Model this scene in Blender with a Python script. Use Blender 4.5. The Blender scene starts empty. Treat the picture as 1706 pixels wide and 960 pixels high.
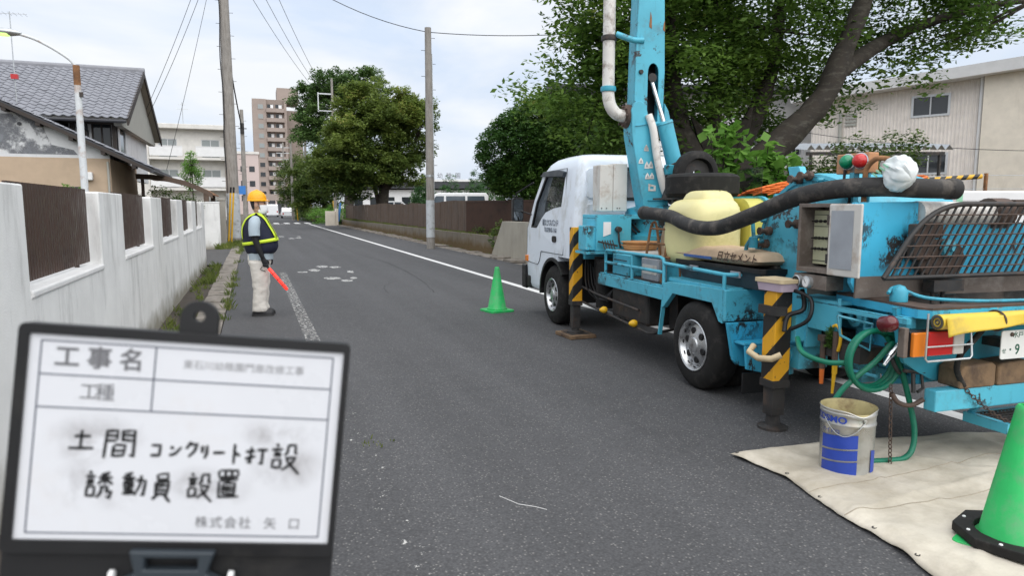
import bpy, bmesh, math, random
import numpy as np
from mathutils import Vector, Matrix
from mathutils.geometry import tessellate_polygon
sc = bpy.context.scene
COL = sc.collection
PI = math.pi
rad = math.radians
# ------------------------------------------------------------------ camera
PITCH = math.atan(134.5 / 1150.0)
YAW = math.atan(432.0 / 1150.0 * math.cos(PITCH))
cam_data = bpy.data.cameras.new('camera')
cam = bpy.data.objects.new('camera', cam_data)
COL.objects.link(cam)
cam.location = (0, 0, 1.52)
cam.rotation_euler = (PI / 2 - PITCH, 0, -YAW)
cam_data.sensor_width = 36.0
cam_data.lens = 36.0 * 1150.0 / 1706.0
cam_data.clip_start = 0.05
cam_data.clip_end = 3000
cam_data.dof.use_dof = True
cam_data.dof.focus_distance = 8.0
cam_data.dof.aperture_fstop = 6.0
sc.camera = cam
# ------------------------------------------------------------------ sky, sun, exposure
SUN_EL, SUN_AZ = rad(58), rad(172)          # azimuth clockwise from +Y
w = bpy.data.worlds.new('World'); sc.world = w; w.use_nodes = True
nt = w.node_tree; nt.nodes.clear()
N = nt.nodes.new; L = nt.links.new
out = N('ShaderNodeOutputWorld'); bg = N('ShaderNodeBackground')
sky = N('ShaderNodeTexSky'); sky.sky_type = 'NISHITA'; sky.sun_disc = False
sky.sun_elevation = SUN_EL; sky.sun_rotation = SUN_AZ
sky.air_density = 1.2; sky.dust_density = 2.0; sky.ozone_density = 1.2
tc = N('ShaderNodeTexCoord'); mp = N('ShaderNodeMapping'); mp.inputs['Scale'].default_value = (1.0, 1.0, 3.2)
nz = N('ShaderNodeTexNoise'); nz.inputs['Scale'].default_value = 2.3; nz.inputs['Detail'].default_value = 7; nz.inputs['Roughness'].default_value = .55
nz.inputs['Distortion'].default_value = .3
rp = N('ShaderNodeValToRGB'); rp.color_ramp.elements[0].position = .30; rp.color_ramp.elements[1].position = .62
rp.color_ramp.elements[0].color = (.82, .82, .82, 1); rp.color_ramp.elements[1].color = (1, 1, 1, 1)
nz2 = N('ShaderNodeTexNoise'); nz2.inputs['Scale'].default_value = 2.9; nz2.inputs['Detail'].default_value = 6; nz2.inputs['Distortion'].default_value = .4
cl = N('ShaderNodeValToRGB'); cl.color_ramp.elements[0].position = .34; cl.color_ramp.elements[1].position = .60
cl.color_ramp.elements[0].color = (6.0, 6.95, 8.45, 1); cl.color_ramp.elements[1].color = (8.3, 8.5, 8.8, 1)
mx = N('ShaderNodeMix'); mx.data_type = 'RGBA'
L(tc.outputs['Generated'], mp.inputs[0]); L(mp.outputs[0], nz.inputs['Vector']); L(mp.outputs[0], nz2.inputs['Vector'])
L(nz.outputs[0], rp.inputs[0]); L(nz2.outputs[0], cl.inputs[0])
L(rp.outputs[0], mx.inputs[0]); L(sky.outputs[0], mx.inputs[6]); L(cl.outputs[0], mx.inputs[7])
L(mx.outputs[2], bg.inputs[0]); bg.inputs[1].default_value = 0.0525; L(bg.outputs[0], out.inputs[0])
sun_d = bpy.data.lights.new('sun', 'SUN'); sun_d.energy = 1.5; sun_d.angle = rad(100); sun_d.color = (1, .97, .93)
sun = bpy.data.objects.new('sun', sun_d); COL.objects.link(sun)
sd = Vector((math.sin(SUN_AZ) * math.cos(SUN_EL), math.cos(SUN_AZ) * math.cos(SUN_EL), math.sin(SUN_EL)))
sun.rotation_euler = sd.to_track_quat('Z', 'Y').to_euler(); sun.location = (0, 0, 30)
sc.view_settings.view_transform = 'Standard'; sc.view_settings.look = 'None'
sc.view_settings.exposure = 1.18; sc.view_settings.gamma = 1.0; sc.view_settings.use_curve_mapping = False
sc.cycles.max_bounces = 6; sc.cycles.transparent_max_bounces = 12
sc.cycles.caustics_reflective = False; sc.cycles.caustics_refractive = False

# ------------------------------------------------------------------ materials
MATS = {}
def _nodes(name):
    m = bpy.data.materials.new(name); m.use_nodes = True
    t = m.node_tree; b = t.nodes['Principled BSDF']
    MATS[name] = m
    return m, t, b
def _coord(t, scale=(1, 1, 1), kind='Object'):
    c = t.nodes.new('ShaderNodeTexCoord'); p = t.nodes.new('ShaderNodeMapping')
    p.inputs['Scale'].default_value = scale
    t.links.new(c.outputs[kind], p.inputs[0]); return p.outputs[0]
def _world(t, scale=(1, 1, 1)):
    c = t.nodes.new('ShaderNodeNewGeometry'); p = t.nodes.new('ShaderNodeMapping')
    p.inputs['Scale'].default_value = scale
    t.links.new(c.outputs['Position'], p.inputs[0]); return p.outputs[0]
def _noise(t, vec, scale, detail=4, rough=.55, dist=0):
    n = t.nodes.new('ShaderNodeTexNoise'); n.inputs['Scale'].default_value = scale
    n.inputs['Detail'].default_value = detail; n.inputs['Roughness'].default_value = rough
    n.inputs['Distortion'].default_value = dist
    t.links.new(vec, n.inputs['Vector']); return n.outputs[0]
def _ramp(t, fac, a, b, ca=(0, 0, 0, 1), cb=(1, 1, 1, 1)):
    r = t.nodes.new('ShaderNodeValToRGB'); e = r.color_ramp.elements
    e[0].position = a; e[1].position = b; e[0].color = ca; e[1].color = cb
    t.links.new(fac, r.inputs[0]); return r.outputs[0]
def _mix(t, fac, a, b, mode='MIX'):
    m = t.nodes.new('ShaderNodeMix'); m.data_type = 'RGBA'; m.blend_type = mode
    for s, v in ((0, fac), (6, a), (7, b)):
        if hasattr(v, 'is_linked') or hasattr(v, 'links'): t.links.new(v, m.inputs[s])
        elif s == 0: m.inputs[0].default_value = v
        else: m.inputs[s].default_value = (*v[:3], 1)
    return m.outputs[2]
def _math(t, op, a, b=0.0):
    m = t.nodes.new('ShaderNodeMath'); m.operation = op
    for s, v in ((0, a), (1, b)):
        if hasattr(v, 'links'): t.links.new(v, m.inputs[s])
        else: m.inputs[s].default_value = v
    return m.outputs[0]
def _bump(t, b, h, strength=.3, dist=.01):
    n = t.nodes.new('ShaderNodeBump'); n.inputs['Strength'].default_value = strength; n.inputs['Distance'].default_value = dist
    t.links.new(h, n.inputs['Height']); t.links.new(n.outputs[0], b.inputs['Normal'])
def mat(name, col, rough=.6, var=.25, scale=6, metal=0, bump=0, bscale=60, dirt=None, damt=.5, dscale=3, spec=.4, dstretch=(1, 1, 1), rvar=.15, space='world'):
    """Base colour with patchy variation, grime with its own shape, fine relief."""
    m, t, b = _nodes(name)
    vec = _world(t) if space == 'world' else _coord(t)
    n1 = _noise(t, vec, scale, 6, .6)
    lo = tuple(c * (1 - var) for c in col); hi = tuple(min(1, c * (1 + var * .6)) for c in col)
    c = _ramp(t, n1, .3, .72, (*lo, 1), (*hi, 1))
    if dirt:
        vec2 = (_world(t, dstretch) if space == 'world' else _coord(t, dstretch))
        n2 = _noise(t, vec2, dscale, 8, .68, .2)
        f = _ramp(t, n2, .62 - .25 * damt, .74 - .1 * damt)
        c = _mix(t, f, c, dirt)
    t.links.new(c, b.inputs['Base Color'])
    r = _ramp(t, n1, .3, .7, (max(0.03, rough - rvar),) * 3 + (1,), (min(1, rough + rvar),) * 3 + (1,))
    t.links.new(r, b.inputs['Roughness'])
    b.inputs['Metallic'].default_value = metal; b.inputs['Specular IOR Level'].default_value = spec
    if bump:
        _bump(t, b, _noise(t, vec, bscale, 4), bump, .01)
    return m
def stripe_mat(name, c1, c2, period, chip=(.03, .03, .03)):
    m, t, b = _nodes(name)
    vec = _coord(t); s = t.nodes.new('ShaderNodeSeparateXYZ'); t.links.new(vec, s.inputs[0])
    a = _math(t, 'ADD', _math(t, 'SUBTRACT', s.outputs[2], s.outputs[0]), s.outputs[1])
    f = _math(t, 'GREATER_THAN', _math(t, 'FRACT', _math(t, 'DIVIDE', a, period)), .5)
    c = _mix(t, f, c1, c2)
    ch = _ramp(t, _noise(t, vec, 14, 8, .7), .60, .64)
    c = _mix(t, ch, c, chip)
    t.links.new(c, b.inputs['Base Color']); b.inputs['Roughness'].default_value = .5
    return m
def leaf_mat(name, ca, cb, cc=None, trans=.3):
    m, t, b = _nodes(name)
    at = t.nodes.new('ShaderNodeAttribute'); at.attribute_name = 'tone'
    c = _ramp(t, at.outputs['Fac'], .1, .9, (*ca, 1), (*cb, 1))
    if cc:
        f = _ramp(t, at.outputs['Fac'], .9, .97); c = _mix(t, f, c, cc)
    t.links.new(c, b.inputs['Base Color']); b.inputs['Roughness'].default_value = .55
    b.inputs['Specular IOR Level'].default_value = .35
    tr = t.nodes.new('ShaderNodeBsdfTranslucent'); t.links.new(c, tr.inputs[0])
    ms = t.nodes.new('ShaderNodeMixShader'); ms.inputs[0].default_value = trans
    o = t.nodes['Material Output']
    t.links.new(b.outputs[0], ms.inputs[1]); t.links.new(tr.outputs[0], ms.inputs[2]); t.links.new(ms.outputs[0], o.inputs[0])
    return m
def glass_mat(name, col=(.02, .025, .03), rough=.05, trans=0.0):
    m, t, b = _nodes(name)
    b.inputs['Base Color'].default_value = (*col, 1); b.inputs['Roughness'].default_value = rough
    b.inputs['Specular IOR Level'].default_value = .6
    b.inputs['Transmission Weight'].default_value = trans
    if trans: b.inputs['IOR'].default_value = 1.05
    return m
def emit_mat(name, col, e):
    m, t, b = _nodes(name)
    b.inputs['Base Color'].default_value = (*col, 1); b.inputs['Emission Color'].default_value = (*col, 1)
    b.inputs['Emission Strength'].default_value = e; b.inputs['Roughness'].default_value = .3
    return m

# ------------------------------------------------------------------ mesh builder
def frame_from(d):
    d = Vector(d).normalized()
    a = Vector((0, 0, 1)) if abs(d.z) < .95 else Vector((1, 0, 0))
    x = a.cross(d).normalized(); y = d.cross(x)
    return x, y, d
class MB:
    def __init__(s): s.v = []; s.f = []; s.m = []
    def add(s, vs, fs, mi=0):
        o = len(s.v); s.v += [tuple(p) for p in vs]
        for f in fs: s.f.append(tuple(i + o for i in f)); s.m.append(mi)
        return s
    def box(s, x0, x1, y0, y1, z0, z1, mi=0):
        x0, x1 = sorted((x0, x1)); y0, y1 = sorted((y0, y1)); z0, z1 = sorted((z0, z1))
        v = [(x, y, z) for z in (z0, z1) for y in (y0, y1) for x in (x0, x1)]
        return s.add(v, [(0, 2, 3, 1), (4, 5, 7, 6), (0, 1, 5, 4), (2, 6, 7, 3), (0, 4, 6, 2), (1, 3, 7, 5)], mi)
    def obox(s, c, size, rot=(0, 0, 0), mi=0):
        from mathutils import Euler
        R = Euler(rot).to_matrix(); c = Vector(c); h = Vector(size) / 2
        v = [c + R @ Vector((sx * h.x, sy * h.y, sz * h.z)) for sz in (-1, 1) for sy in (-1, 1) for sx in (-1, 1)]
        return s.add(v, [(0, 2, 3, 1), (4, 5, 7, 6), (0, 1, 5, 4), (2, 6, 7, 3), (0, 4, 6, 2), (1, 3, 7, 5)], mi)
    def bar(s, p0, p1, w, h, mi=0, up=(0, 0, 1)):
        p0 = Vector(p0); p1 = Vector(p1); d = (p1 - p0).normalized(); u = Vector(up)
        x = d.cross(u)
        if x.length < 1e-4: x = d.cross(Vector((1, 0, 0)))
        x.normalize(); y = x.cross(d)
        v = [p + x * sx * w / 2 + y * sy * h / 2 for p in (p0, p1) for sy in (-1, 1) for sx in (-1, 1)]
        return s.add(v, [(0, 2, 3, 1), (4, 5, 7, 6), (0, 1, 5, 4), (2, 6, 7, 3), (0, 4, 6, 2), (1, 3, 7, 5)], mi)
    def cyl(s, p0, p1, r0, r1=None, n=16, cap=True, mi=0):
        if r1 is None: r1 = r0
        return s.tube([p0, p1], [r0, r1], n, cap, mi)
    def tube(s, pts, r, n=8, cap=True, mi=0, closed=False):
        pts = [Vector(p) for p in pts]; k = len(pts)
        rs = r if isinstance(r, (list, tuple)) else [r] * k
        tang = []
        for i in range(k):
            if closed: a, b = pts[i - 1], pts[(i + 1) % k]
            else: a, b = pts[max(0, i - 1)], pts[min(k - 1, i + 1)]
            tang.append((b - a).normalized())
        x, y, _ = frame_from(tang[0]); vs = []
        for i in range(k):
            t = tang[i]; x = (x - t * x.dot(t)).normalized(); y = t.cross(x)
            vs += [pts[i] + (x * math.cos(2 * PI * j / n) + y * math.sin(2 * PI * j / n)) * rs[i] for j in range(n)]
        fs = []
        for i in range(k - 1 + (1 if closed else 0)):
            i2 = (i + 1) % k
            for j in range(n):
                j2 = (j + 1) % n
                fs.append((i * n + j, i * n + j2, i2 * n + j2, i2 * n + j))
        if cap and not closed:
            fs.append(tuple(reversed(range(n)))); fs.append(tuple((k - 1) * n + j for j in range(n)))
        return s.add(vs, fs, mi)
    def lathe(s, c, axis, prof, n=24, mi=0, closed=False):
        x, y, d = frame_from(axis); c = Vector(c); k = len(prof)
        vs = [c + d * h + (x * math.cos(2 * PI * j / n) + y * math.sin(2 * PI * j / n)) * r for r, h in prof for j in range(n)]
        fs = []
        for i in range(k - 1 + (1 if closed else 0)):
            i2 = (i + 1) % k
            for j in range(n):
                j2 = (j + 1) % n
                fs.append((i * n + j, i * n + j2, i2 * n + j2, i2 * n + j))
        return s.add(vs, fs, mi)
    def panel(s, loops, fn, t0, t1, mi=0):
        """Polygon with holes (2D loops, first is the outline) extruded between t0 and t1; fn(a, b, t) -> 3D."""
        flat = [p for l in loops for p in l]
        tri = tessellate_polygon([[Vector((p[0], p[1], 0)) for p in l] for l in loops])
        n = len(flat)
        vs = [fn(p[0], p[1], t0) for p in flat] + [fn(p[0], p[1], t1) for p in flat]
        fs = [tuple(t) for t in tri] + [tuple(i + n for i in reversed(t)) for t in tri]
        o = 0
        for l in loops:
            k = len(l)
            for i in range(k):
                a, b = o + i, o + (i + 1) % k
                fs.append((a, b, b + n, a + n))
            o += k
        return s.add(vs, fs, mi)
    def loft(s, rings, mi=0, cap=True):
        n = len(rings[0]); vs = [p for r in rings for p in r]; fs = []
        for i in range(len(rings) - 1):
            for j in range(n):
                j2 = (j + 1) % n
                fs.append((i * n + j, i * n + j2, (i + 1) * n + j2, (i + 1) * n + j))
        if cap:
            fs.append(tuple(reversed(range(n)))); fs.append(tuple((len(rings) - 1) * n + j for j in range(n)))
        return s.add(vs, fs, mi)
    def grid(s, fn, nu, nv, mi=0):
        vs = [fn(i / nu, j / nv) for j in range(nv + 1) for i in range(nu + 1)]
        fs = [(j * (nu + 1) + i, j * (nu + 1) + i + 1, (j + 1) * (nu + 1) + i + 1, (j + 1) * (nu + 1) + i) for j in range(nv) for i in range(nu)]
        return s.add(vs, fs, mi)
    def mesh(s, name, mats, smooth=None, fix=True):
        me = bpy.data.meshes.new(name); me.from_pydata(s.v, [], s.f)
        if not isinstance(mats, (list, tuple)): mats = [mats]
        for m in mats: me.materials.append(MATS[m] if isinstance(m, str) else m)
        if len(mats) > 1: me.polygons.foreach_set('material_index', s.m)
        me.update()
        if fix:
            b = bmesh.new(); b.from_mesh(me); bmesh.ops.recalc_face_normals(b, faces=b.faces[:]); b.to_mesh(me); b.free()
        if smooth:
            me.polygons.foreach_set('use_smooth', [True] * len(me.polygons))
            me.set_sharp_from_angle(angle=rad(smooth))
        return me
    def build(s, name, mats, parent=None, smooth=None, bevel=0, fix=True, seg=2, sub=0):
        me = s.mesh(name, mats, smooth, fix)
        return link(name, me, parent, bevel, seg, sub)
def link(name, me, parent=None, bevel=0, seg=2, sub=0):
    o = bpy.data.objects.new(name, me); COL.objects.link(o)
    if parent is not None: o.parent = parent
    if bevel:
        b = o.modifiers.new('bevel', 'BEVEL'); b.width = bevel; b.segments = seg; b.limit_method = 'ANGLE'; b.angle_limit = rad(35)
    if sub:
        b = o.modifiers.new('sub', 'SUBSURF'); b.levels = sub; b.render_levels = sub
    return o
def tag(o, label=None, cat=None, group=None, kind=None):
    if label: o['label'] = label
    if cat: o['category'] = cat
    if group: o['group'] = group
    if kind: o['kind'] = kind
    return o
def thing(name, label, cat, loc=(0, 0, 0), rz=0, group=None, rot=None):
    o = bpy.data.objects.new(name, None); COL.objects.link(o); o.empty_display_size = .2
    o.location = loc; o.rotation_euler = rot or (0, 0, rz)
    return tag(o, label, cat, group)
def copy_tree(o, parent=None):
    c = o.copy(); COL.objects.link(c); c.parent = parent
    for ch in list(o.children): copy_tree(ch, c)
    return c
def rrect(x0, x1, y0, y1, r, n=5):
    pts = []
    for cx, cy, a in ((x1 - r, y1 - r, 0), (x0 + r, y1 - r, 90), (x0 + r, y0 + r, 180), (x1 - r, y0 + r, 270)):
        for i in range(n + 1):
            t = rad(a + 90 * i / n); pts.append((cx + r * math.cos(t), cy + r * math.sin(t)))
    return pts
def circ(cx, cy, r, n=20, ry=None):
    return [(cx + r * math.cos(2 * PI * i / n), cy + (ry or r) * math.sin(2 * PI * i / n)) for i in range(n)]
def rc(x0, x1, y0, y1): return [(x0, y0), (x1, y0), (x1, y1), (x0, y1)]
def catmull(pts, k=6):
    P = [Vector(p) for p in pts]; o = []
    for i in range(len(P) - 1):
        a = P[max(0, i - 1)]; b = P[i]; c = P[i + 1]; d = P[min(len(P) - 1, i + 2)]
        for j in range(k):
            t = j / k
            o.append(.5 * ((2 * b) + (c - a) * t + (2 * a - 5 * b + 4 * c - d) * t * t + (3 * b - a - 3 * c + d) * t ** 3))
    o.append(P[-1]); return o
def text_mesh(name, body, size, m, parent, matrix, weight=0.0, align='CENTER', sx=1.0, extr=.0006, bold=0.0):
    c = bpy.data.curves.new(name, 'FONT'); c.body = body; c.size = size; c.align_x = align; c.align_y = 'CENTER'
    c.extrude = extr; c.offset = bold; c.resolution_u = 3
    t = bpy.data.objects.new(name + '_tmp', c); COL.objects.link(t)
    me = bpy.data.meshes.new_from_object(t.evaluated_get(bpy.context.evaluated_depsgraph_get()))
    bpy.data.objects.remove(t); bpy.data.curves.remove(c)
    me.materials.clear(); me.materials.append(MATS[m])
    me.transform(matrix @ Matrix.Diagonal((sx, 1, 1, 1)))
    return link(name, me, parent)
def mbasis(o, ex, ey):
    ex = Vector(ex).normalized(); ey = Vector(ey).normalized(); ez = ex.cross(ey)
    M = Matrix((ex, ey, ez)).transposed().to_4x4(); M.translation = Vector(o); return M
def boolean(o, cutters, op='DIFFERENCE'):
    for c in cutters:
        for q in (o, c):
            bm = bmesh.new(); bm.from_mesh(q.data); bmesh.ops.remove_doubles(bm, verts=bm.verts[:], dist=1e-5); bmesh.ops.triangulate(bm, faces=bm.faces[:]); bmesh.ops.recalc_face_normals(bm, faces=bm.faces[:]); bm.to_mesh(q.data); bm.free()
        par = o.parent; o.parent = None; bpy.context.view_layer.update()
        m = o.modifiers.new('b', 'BOOLEAN'); m.operation = op; m.object = c; m.solver = 'EXACT'
        dg = bpy.context.evaluated_depsgraph_get(); dg.update()
        me = bpy.data.meshes.new_from_object(o.evaluated_get(dg))
        o.modifiers.clear(); o.data = me; o.parent = par
        bpy.data.objects.remove(c)
    return o
# ------------------------------------------------------------------ material library
def asphalt(name, base, speck=.5):
    m, t, b = _nodes(name)
    v = _world(t)
    big = _noise(t, v, .35, 5, .6); mid = _noise(t, v, 3.0, 6, .65)
    c = _ramp(t, big, .3, .7, tuple(x * .82 for x in base) + (1,), tuple(x * 1.15 for x in base) + (1,))
    c = _mix(t, _ramp(t, mid, .35, .7), c, tuple(x * 1.12 for x in base))
    lane = _noise(t, _world(t, (1.1, .035, 1)), 1.6, 4, .5)                  # wheel-polished strips along the road
    c = _mix(t, _math(t, 'MULTIPLY', _ramp(t, lane, .42, .62), .55), c, tuple(x * 1.38 for x in base))
    oil = _ramp(t, _noise(t, v, .9, 6, .7), .66, .78)
    c = _mix(t, _math(t, 'MULTIPLY', oil, .55), c, tuple(x * .5 for x in base))
    vo = t.nodes.new('ShaderNodeTexVoronoi'); vo.inputs['Scale'].default_value = 80
    t.links.new(v, vo.inputs['Vector'])
    sep = t.nodes.new('ShaderNodeSeparateColor'); t.links.new(vo.outputs['Color'], sep.inputs[0])
    stone = _math(t, 'MULTIPLY', _ramp(t, sep.outputs[0], .80, .97), _ramp(t, vo.outputs['Distance'], .25, .55, (1, 1, 1, 1), (0, 0, 0, 1)))
    c = _mix(t, _math(t, 'MULTIPLY', stone, speck), c, (.42, .40, .37))
    dk = _ramp(t, vo.outputs['Distance'], .35, .75)
    c = _mix(t, _math(t, 'MULTIPLY', dk, .40), c, tuple(x * .35 for x in base))
    t.links.new(c, b.inputs['Base Color']); b.inputs['Roughness'].default_value = .82
    b.inputs['Specular IOR Level'].default_value = .35
    h = _math(t, 'ADD', _math(t, 'MULTIPLY', vo.outputs['Distance'], -.8), _math(t, 'MULTIPLY', mid, .4))
    _bump(t, b, h, .55, .006)
    return m
asphalt('asphalt', (.072, .072, .075), .36)
asphalt('asphalt_edge', (.074, .072, .071), .5)
def paint(name, col, thr, width=.06, scale=9, detail=12):
    m, t, b = _nodes(name)
    v = _world(t)
    n = _noise(t, v, scale, detail, .72)
    n2 = _noise(t, v, 70, 3)
    f = _ramp(t, _math(t, 'ADD', n, _math(t, 'MULTIPLY', n2, .25)), thr, thr + width)
    c = _mix(t, n2, tuple(x * .82 for x in col), col)
    t.links.new(c, b.inputs['Base Color']); b.inputs['Roughness'].default_value = .75
    t.links.new(f, b.inputs['Alpha'])
    _bump(t, b, n2, .3, .004)
    return m
paint('road_paint', (.74, .74, .73), .36)
paint('road_paint_worn', (.64, .63, .60), .640, .08, 22)
paint('road_paint_gone', (.64, .63, .60), .735, .06, 18)
paint('road_paint_patch', (.62, .62, .60), .57, .10, 9)
def stain_wall(name, base, stain, amt=.5, low=None):
    m, t, b = _nodes(name)
    v = _world(t); vs = _world(t, (1.9, 1.9, .38))
    n = _noise(t, v, 2.2, 7, .6)
    c = _ramp(t, n, .3, .7, tuple(x * .88 for x in base) + (1,), tuple(min(1, x * 1.04) for x in base) + (1,))
    st = _ramp(t, _noise(t, vs, 1.1, 10, .74), .57 - .08 * amt, .76)
    c = _mix(t, _math(t, 'MULTIPLY', st, amt), c, stain)
    if low:   # rusty moss growing along the foot, an irregular edge of its own
        g = t.nodes.new('ShaderNodeNewGeometry'); s = t.nodes.new('ShaderNodeSeparateXYZ'); t.links.new(g.outputs['Position'], s.inputs[0])
        k = _math(t, 'ADD', s.outputs[2], _math(t, 'MULTIPLY', _noise(t, v, 3, 6), .5))
        c = _mix(t, _ramp(t, k, low[1], low[1] + .25, (1, 1, 1, 1), (0, 0, 0, 1)), c, low[0])
    t.links.new(c, b.inputs['Base Color']); b.inputs['Roughness'].default_value = .85
    b.inputs['Specular IOR Level'].default_value = .25
    _bump(t, b, _math(t, 'ADD', _noise(t, v, 90, 3), _math(t, 'MULTIPLY', _noise(t, v, 14, 4), .6)), .28, .008)
    return m
stain_wall('white_stucco', (.85, .85, .835), (.20, .195, .18), .72, ((.33, .31, .26), .27))
stain_wall('white_cap', (.80, .80, .79), (.3, .29, .27), .4)
stain_wall('retaining_concrete', (.19, .165, .13), (.06, .05, .045), .8, ((.115, .078, .035), .42))
stain_wall('concrete', (.36, .34, .30), (.16, .14, .11), .5)
stain_wall('slab_concrete', (.37, .345, .29), (.2, .17, .13), .5)
stain_wall('house_white', (.70, .71, .72), (.12, .13, .15), .35)
stain_wall('house_beige', (.52, .40, .29), (.38, .28, .2), .3)
stain_wall('pale_siding', (.84, .78, .72), (.5, .43, .38), .3)
stain_wall('apartment_white', (.74, .72, .68), (.4, .38, .35), .35)
stain_wall('cream', (.78, .71, .60), (.4, .33, .25), .3)
mat('earth', (.12, .10, .075), .95, .35, 4, bump=.6, bscale=40, dirt=(.06, .07, .03), damt=.4, dscale=2)
mat('gutter_concrete', (.27, .24, .21), .9, .3, 5, bump=.4, bscale=70, dirt=(.09, .08, .06), damt=.7, dscale=4)
mat('gutter_dark', (.075, .062, .05), .95, .4, 8, bump=.6, bscale=60)
mat('pole_concrete', (.31, .29, .265), .85, .2, 3, bump=.2, bscale=80, dirt=(.17, .15, .13), damt=.5, dscale=5, dstretch=(4, 4, .4))
mat('pole_sleeve', (.50, .53, .55), .6, .12, 4, dirt=(.25, .25, .24), damt=.4, dscale=6)
mat('brown_metal', (.060, .032, .022), .45, .25, 8, dirt=(.035, .02, .015), damt=.4, dscale=3)
mat('brown_fence', (.115, .078, .056), .6, .22, 3, dirt=(.065, .046, .036), damt=.5, dscale=1.6, dstretch=(2, 2, .5))
mat('galv', (.55, .57, .58), .4, .2, 10, metal=.7)
mat('lamp_pole_paint', (.66, .69, .71), .5, .12, 6, dirt=(.33, .17, .08), damt=.45, dscale=2.6)
mat('rust', (.30, .15, .07), .85, .4, 14, bump=.3, bscale=90, dirt=(.12, .06, .03), damt=.5)
mat('roof_tile', (.225, .23, .255), .42, .22, 2.5, spec=.5)
mat('roof_dark', (.05, .052, .06), .5, .2, 3)
mat('dark_wood', (.045, .035, .03), .6, .3, 6)
mat('soffit', (.42, .42, .38), .8, .1, 3)
glass_mat('window_glass', (.035, .04, .045), .06)
glass_mat('window_curtain', (.30, .33, .33), .12)
mat('alu', (.62, .63, .64), .4, .1, 5, metal=.3)
mat('white_paint', (.80, .80, .80), .45, .06, 3)
mat('tower_brown', (.29, .235, .205), .8, .12, .4)
mat('tower_brown_light', (.37, .305, .27), .8, .1, .4)
mat('pink_wall', (.60, .50, .47), .8, .06, .3)
mat('black_plastic', (.010, .010, .011), .45, .3, 9, dirt=(.028, .026, .024), damt=.3, dscale=8)
mat('dark_metal', (.035, .033, .032), .55, .35, 9, dirt=(.09, .06, .045), damt=.4, dscale=7)
mat('rusty_steel', (.10, .065, .05), .7, .35, 12, dirt=(.05, .04, .035), damt=.5, dscale=6)
mat('hopper_steel', (.16, .13, .11), .75, .3, 6, dirt=(.30, .27, .24), damt=.35, dscale=3, bump=.3)
mat('chrome', (.72, .73, .74), .18, .08, 6, metal=1.0)
mat('rim_silver', (.55, .56, .57), .30, .15, 12, metal=.85, dirt=(.2, .18, .16), damt=.3, dscale=9)
mat('rubber', (.015, .0145, .014), .8, .25, 12, dirt=(.042, .038, .035), damt=.4, dscale=10, spec=.3)
mat('cab_white', (.74, .80, .87), .22, .05, 1.5, dirt=(.48, .49, .48), damt=.32, dscale=3, spec=.5, rvar=.05, dstretch=(1, 1, .5))
mat('pipe_white', (.72, .70, .66), .5, .1, 4, dirt=(.25, .20, .16), damt=.45, dscale=7)
mat('cabinet_grey', (.60, .58, .54), .5, .07, 4, dirt=(.40, .33, .27), damt=.4, dscale=6)
def truck_blue(name, base, chips, dscale=5, stretch=(1, 1, 1)):
    m, t, b = _nodes(name)
    v = _world(t); vs = _world(t, stretch)
    c = _ramp(t, _noise(t, v, 2.4, 6), .3, .7, tuple(x * .84 for x in base) + (1,), tuple(min(1, x * 1.1) for x in base) + (1,))
    gr = _ramp(t, _noise(t, vs, 3.3, 9, .7), .56, .78)
    c = _mix(t, _math(t, 'MULTIPLY', gr, .7), c, (.10, .11, .11))
    dr = _ramp(t, _noise(t, _world(t, (6, 6, .8)), 2.2, 8, .7), .60, .74)
    c = _mix(t, _math(t, 'MULTIPLY', dr, .6), c, tuple(x * .4 for x in base))
    sp_ = _math(t, 'MULTIPLY', _ramp(t, _noise(t, v, 17, 9, .75), .62, .66), _ramp(t, _noise(t, v, 1.3, 3, .5), .54, .64))
    c = _mix(t, _math(t, 'MULTIPLY', sp_, .8), c, (.42, .41, .39))
    n = _noise(t, vs, dscale, 12, .78)
    f = _math(t, 'MULTIPLY', _ramp(t, n, .64 - .13 * chips, .66 - .13 * chips), _ramp(t, _noise(t, v, 1.9, 3, .5), .50, .60))
    c = _mix(t, f, c, (.03, .026, .024))
    rr = _ramp(t, _noise(t, vs, dscale * .6, 10, .75), .66, .70)
    c = _mix(t, rr, c, (.16, .08, .045))
    bv = t.nodes.new('ShaderNodeBevel'); bv.samples = 4; bv.inputs['Radius'].default_value = .014; ng = t.nodes.new('ShaderNodeNewGeometry')
    dt = t.nodes.new('ShaderNodeVectorMath'); dt.operation = 'DOT_PRODUCT'; t.links.new(bv.outputs[0], dt.inputs[0]); t.links.new(ng.outputs['Normal'], dt.inputs[1])
    edge = _math(t, 'MULTIPLY', _ramp(t, dt.outputs['Value'], .80, .97, (1, 1, 1, 1), (0, 0, 0, 1)), _ramp(t, _noise(t, v, 8, 8, .7), .46, .56))   # paint knocked off along the edges
    c = _mix(t, edge, c, (.055, .038, .03))
    t.links.new(c, b.inputs['Base Color']); b.inputs['Roughness'].default_value = .42
    b.inputs['Specular IOR Level'].default_value = .45
    _bump(t, b, f, -.25, .002)
    return m
BLUE = (.085, .44, .58)
truck_blue('blue_clean', BLUE, .5, 4)
truck_blue('blue_worn', BLUE, .95, 7)
truck_blue('blue_chipped', (.05, .42, .64), .85, 5, (1, 1, .55))
truck_blue('blue_grimy', (.045, .34, .46), .95, 6)
mat('tank_yellow', (.72, .65, .32), .42, .12, 2, dirt=(.48, .44, .18), damt=.4, dscale=2.2, spec=.4)
mat('tank_yellow_deep', (.58, .53, .11), .42, .12, 2, dirt=(.38, .36, .08), damt=.4, dscale=2.2, spec=.4)
mat('paper_bag', (.50, .37, .25), .85, .14, 8, bump=.35, bscale=18, dirt=(.40, .28, .18), damt=.4, dscale=5)
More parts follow.
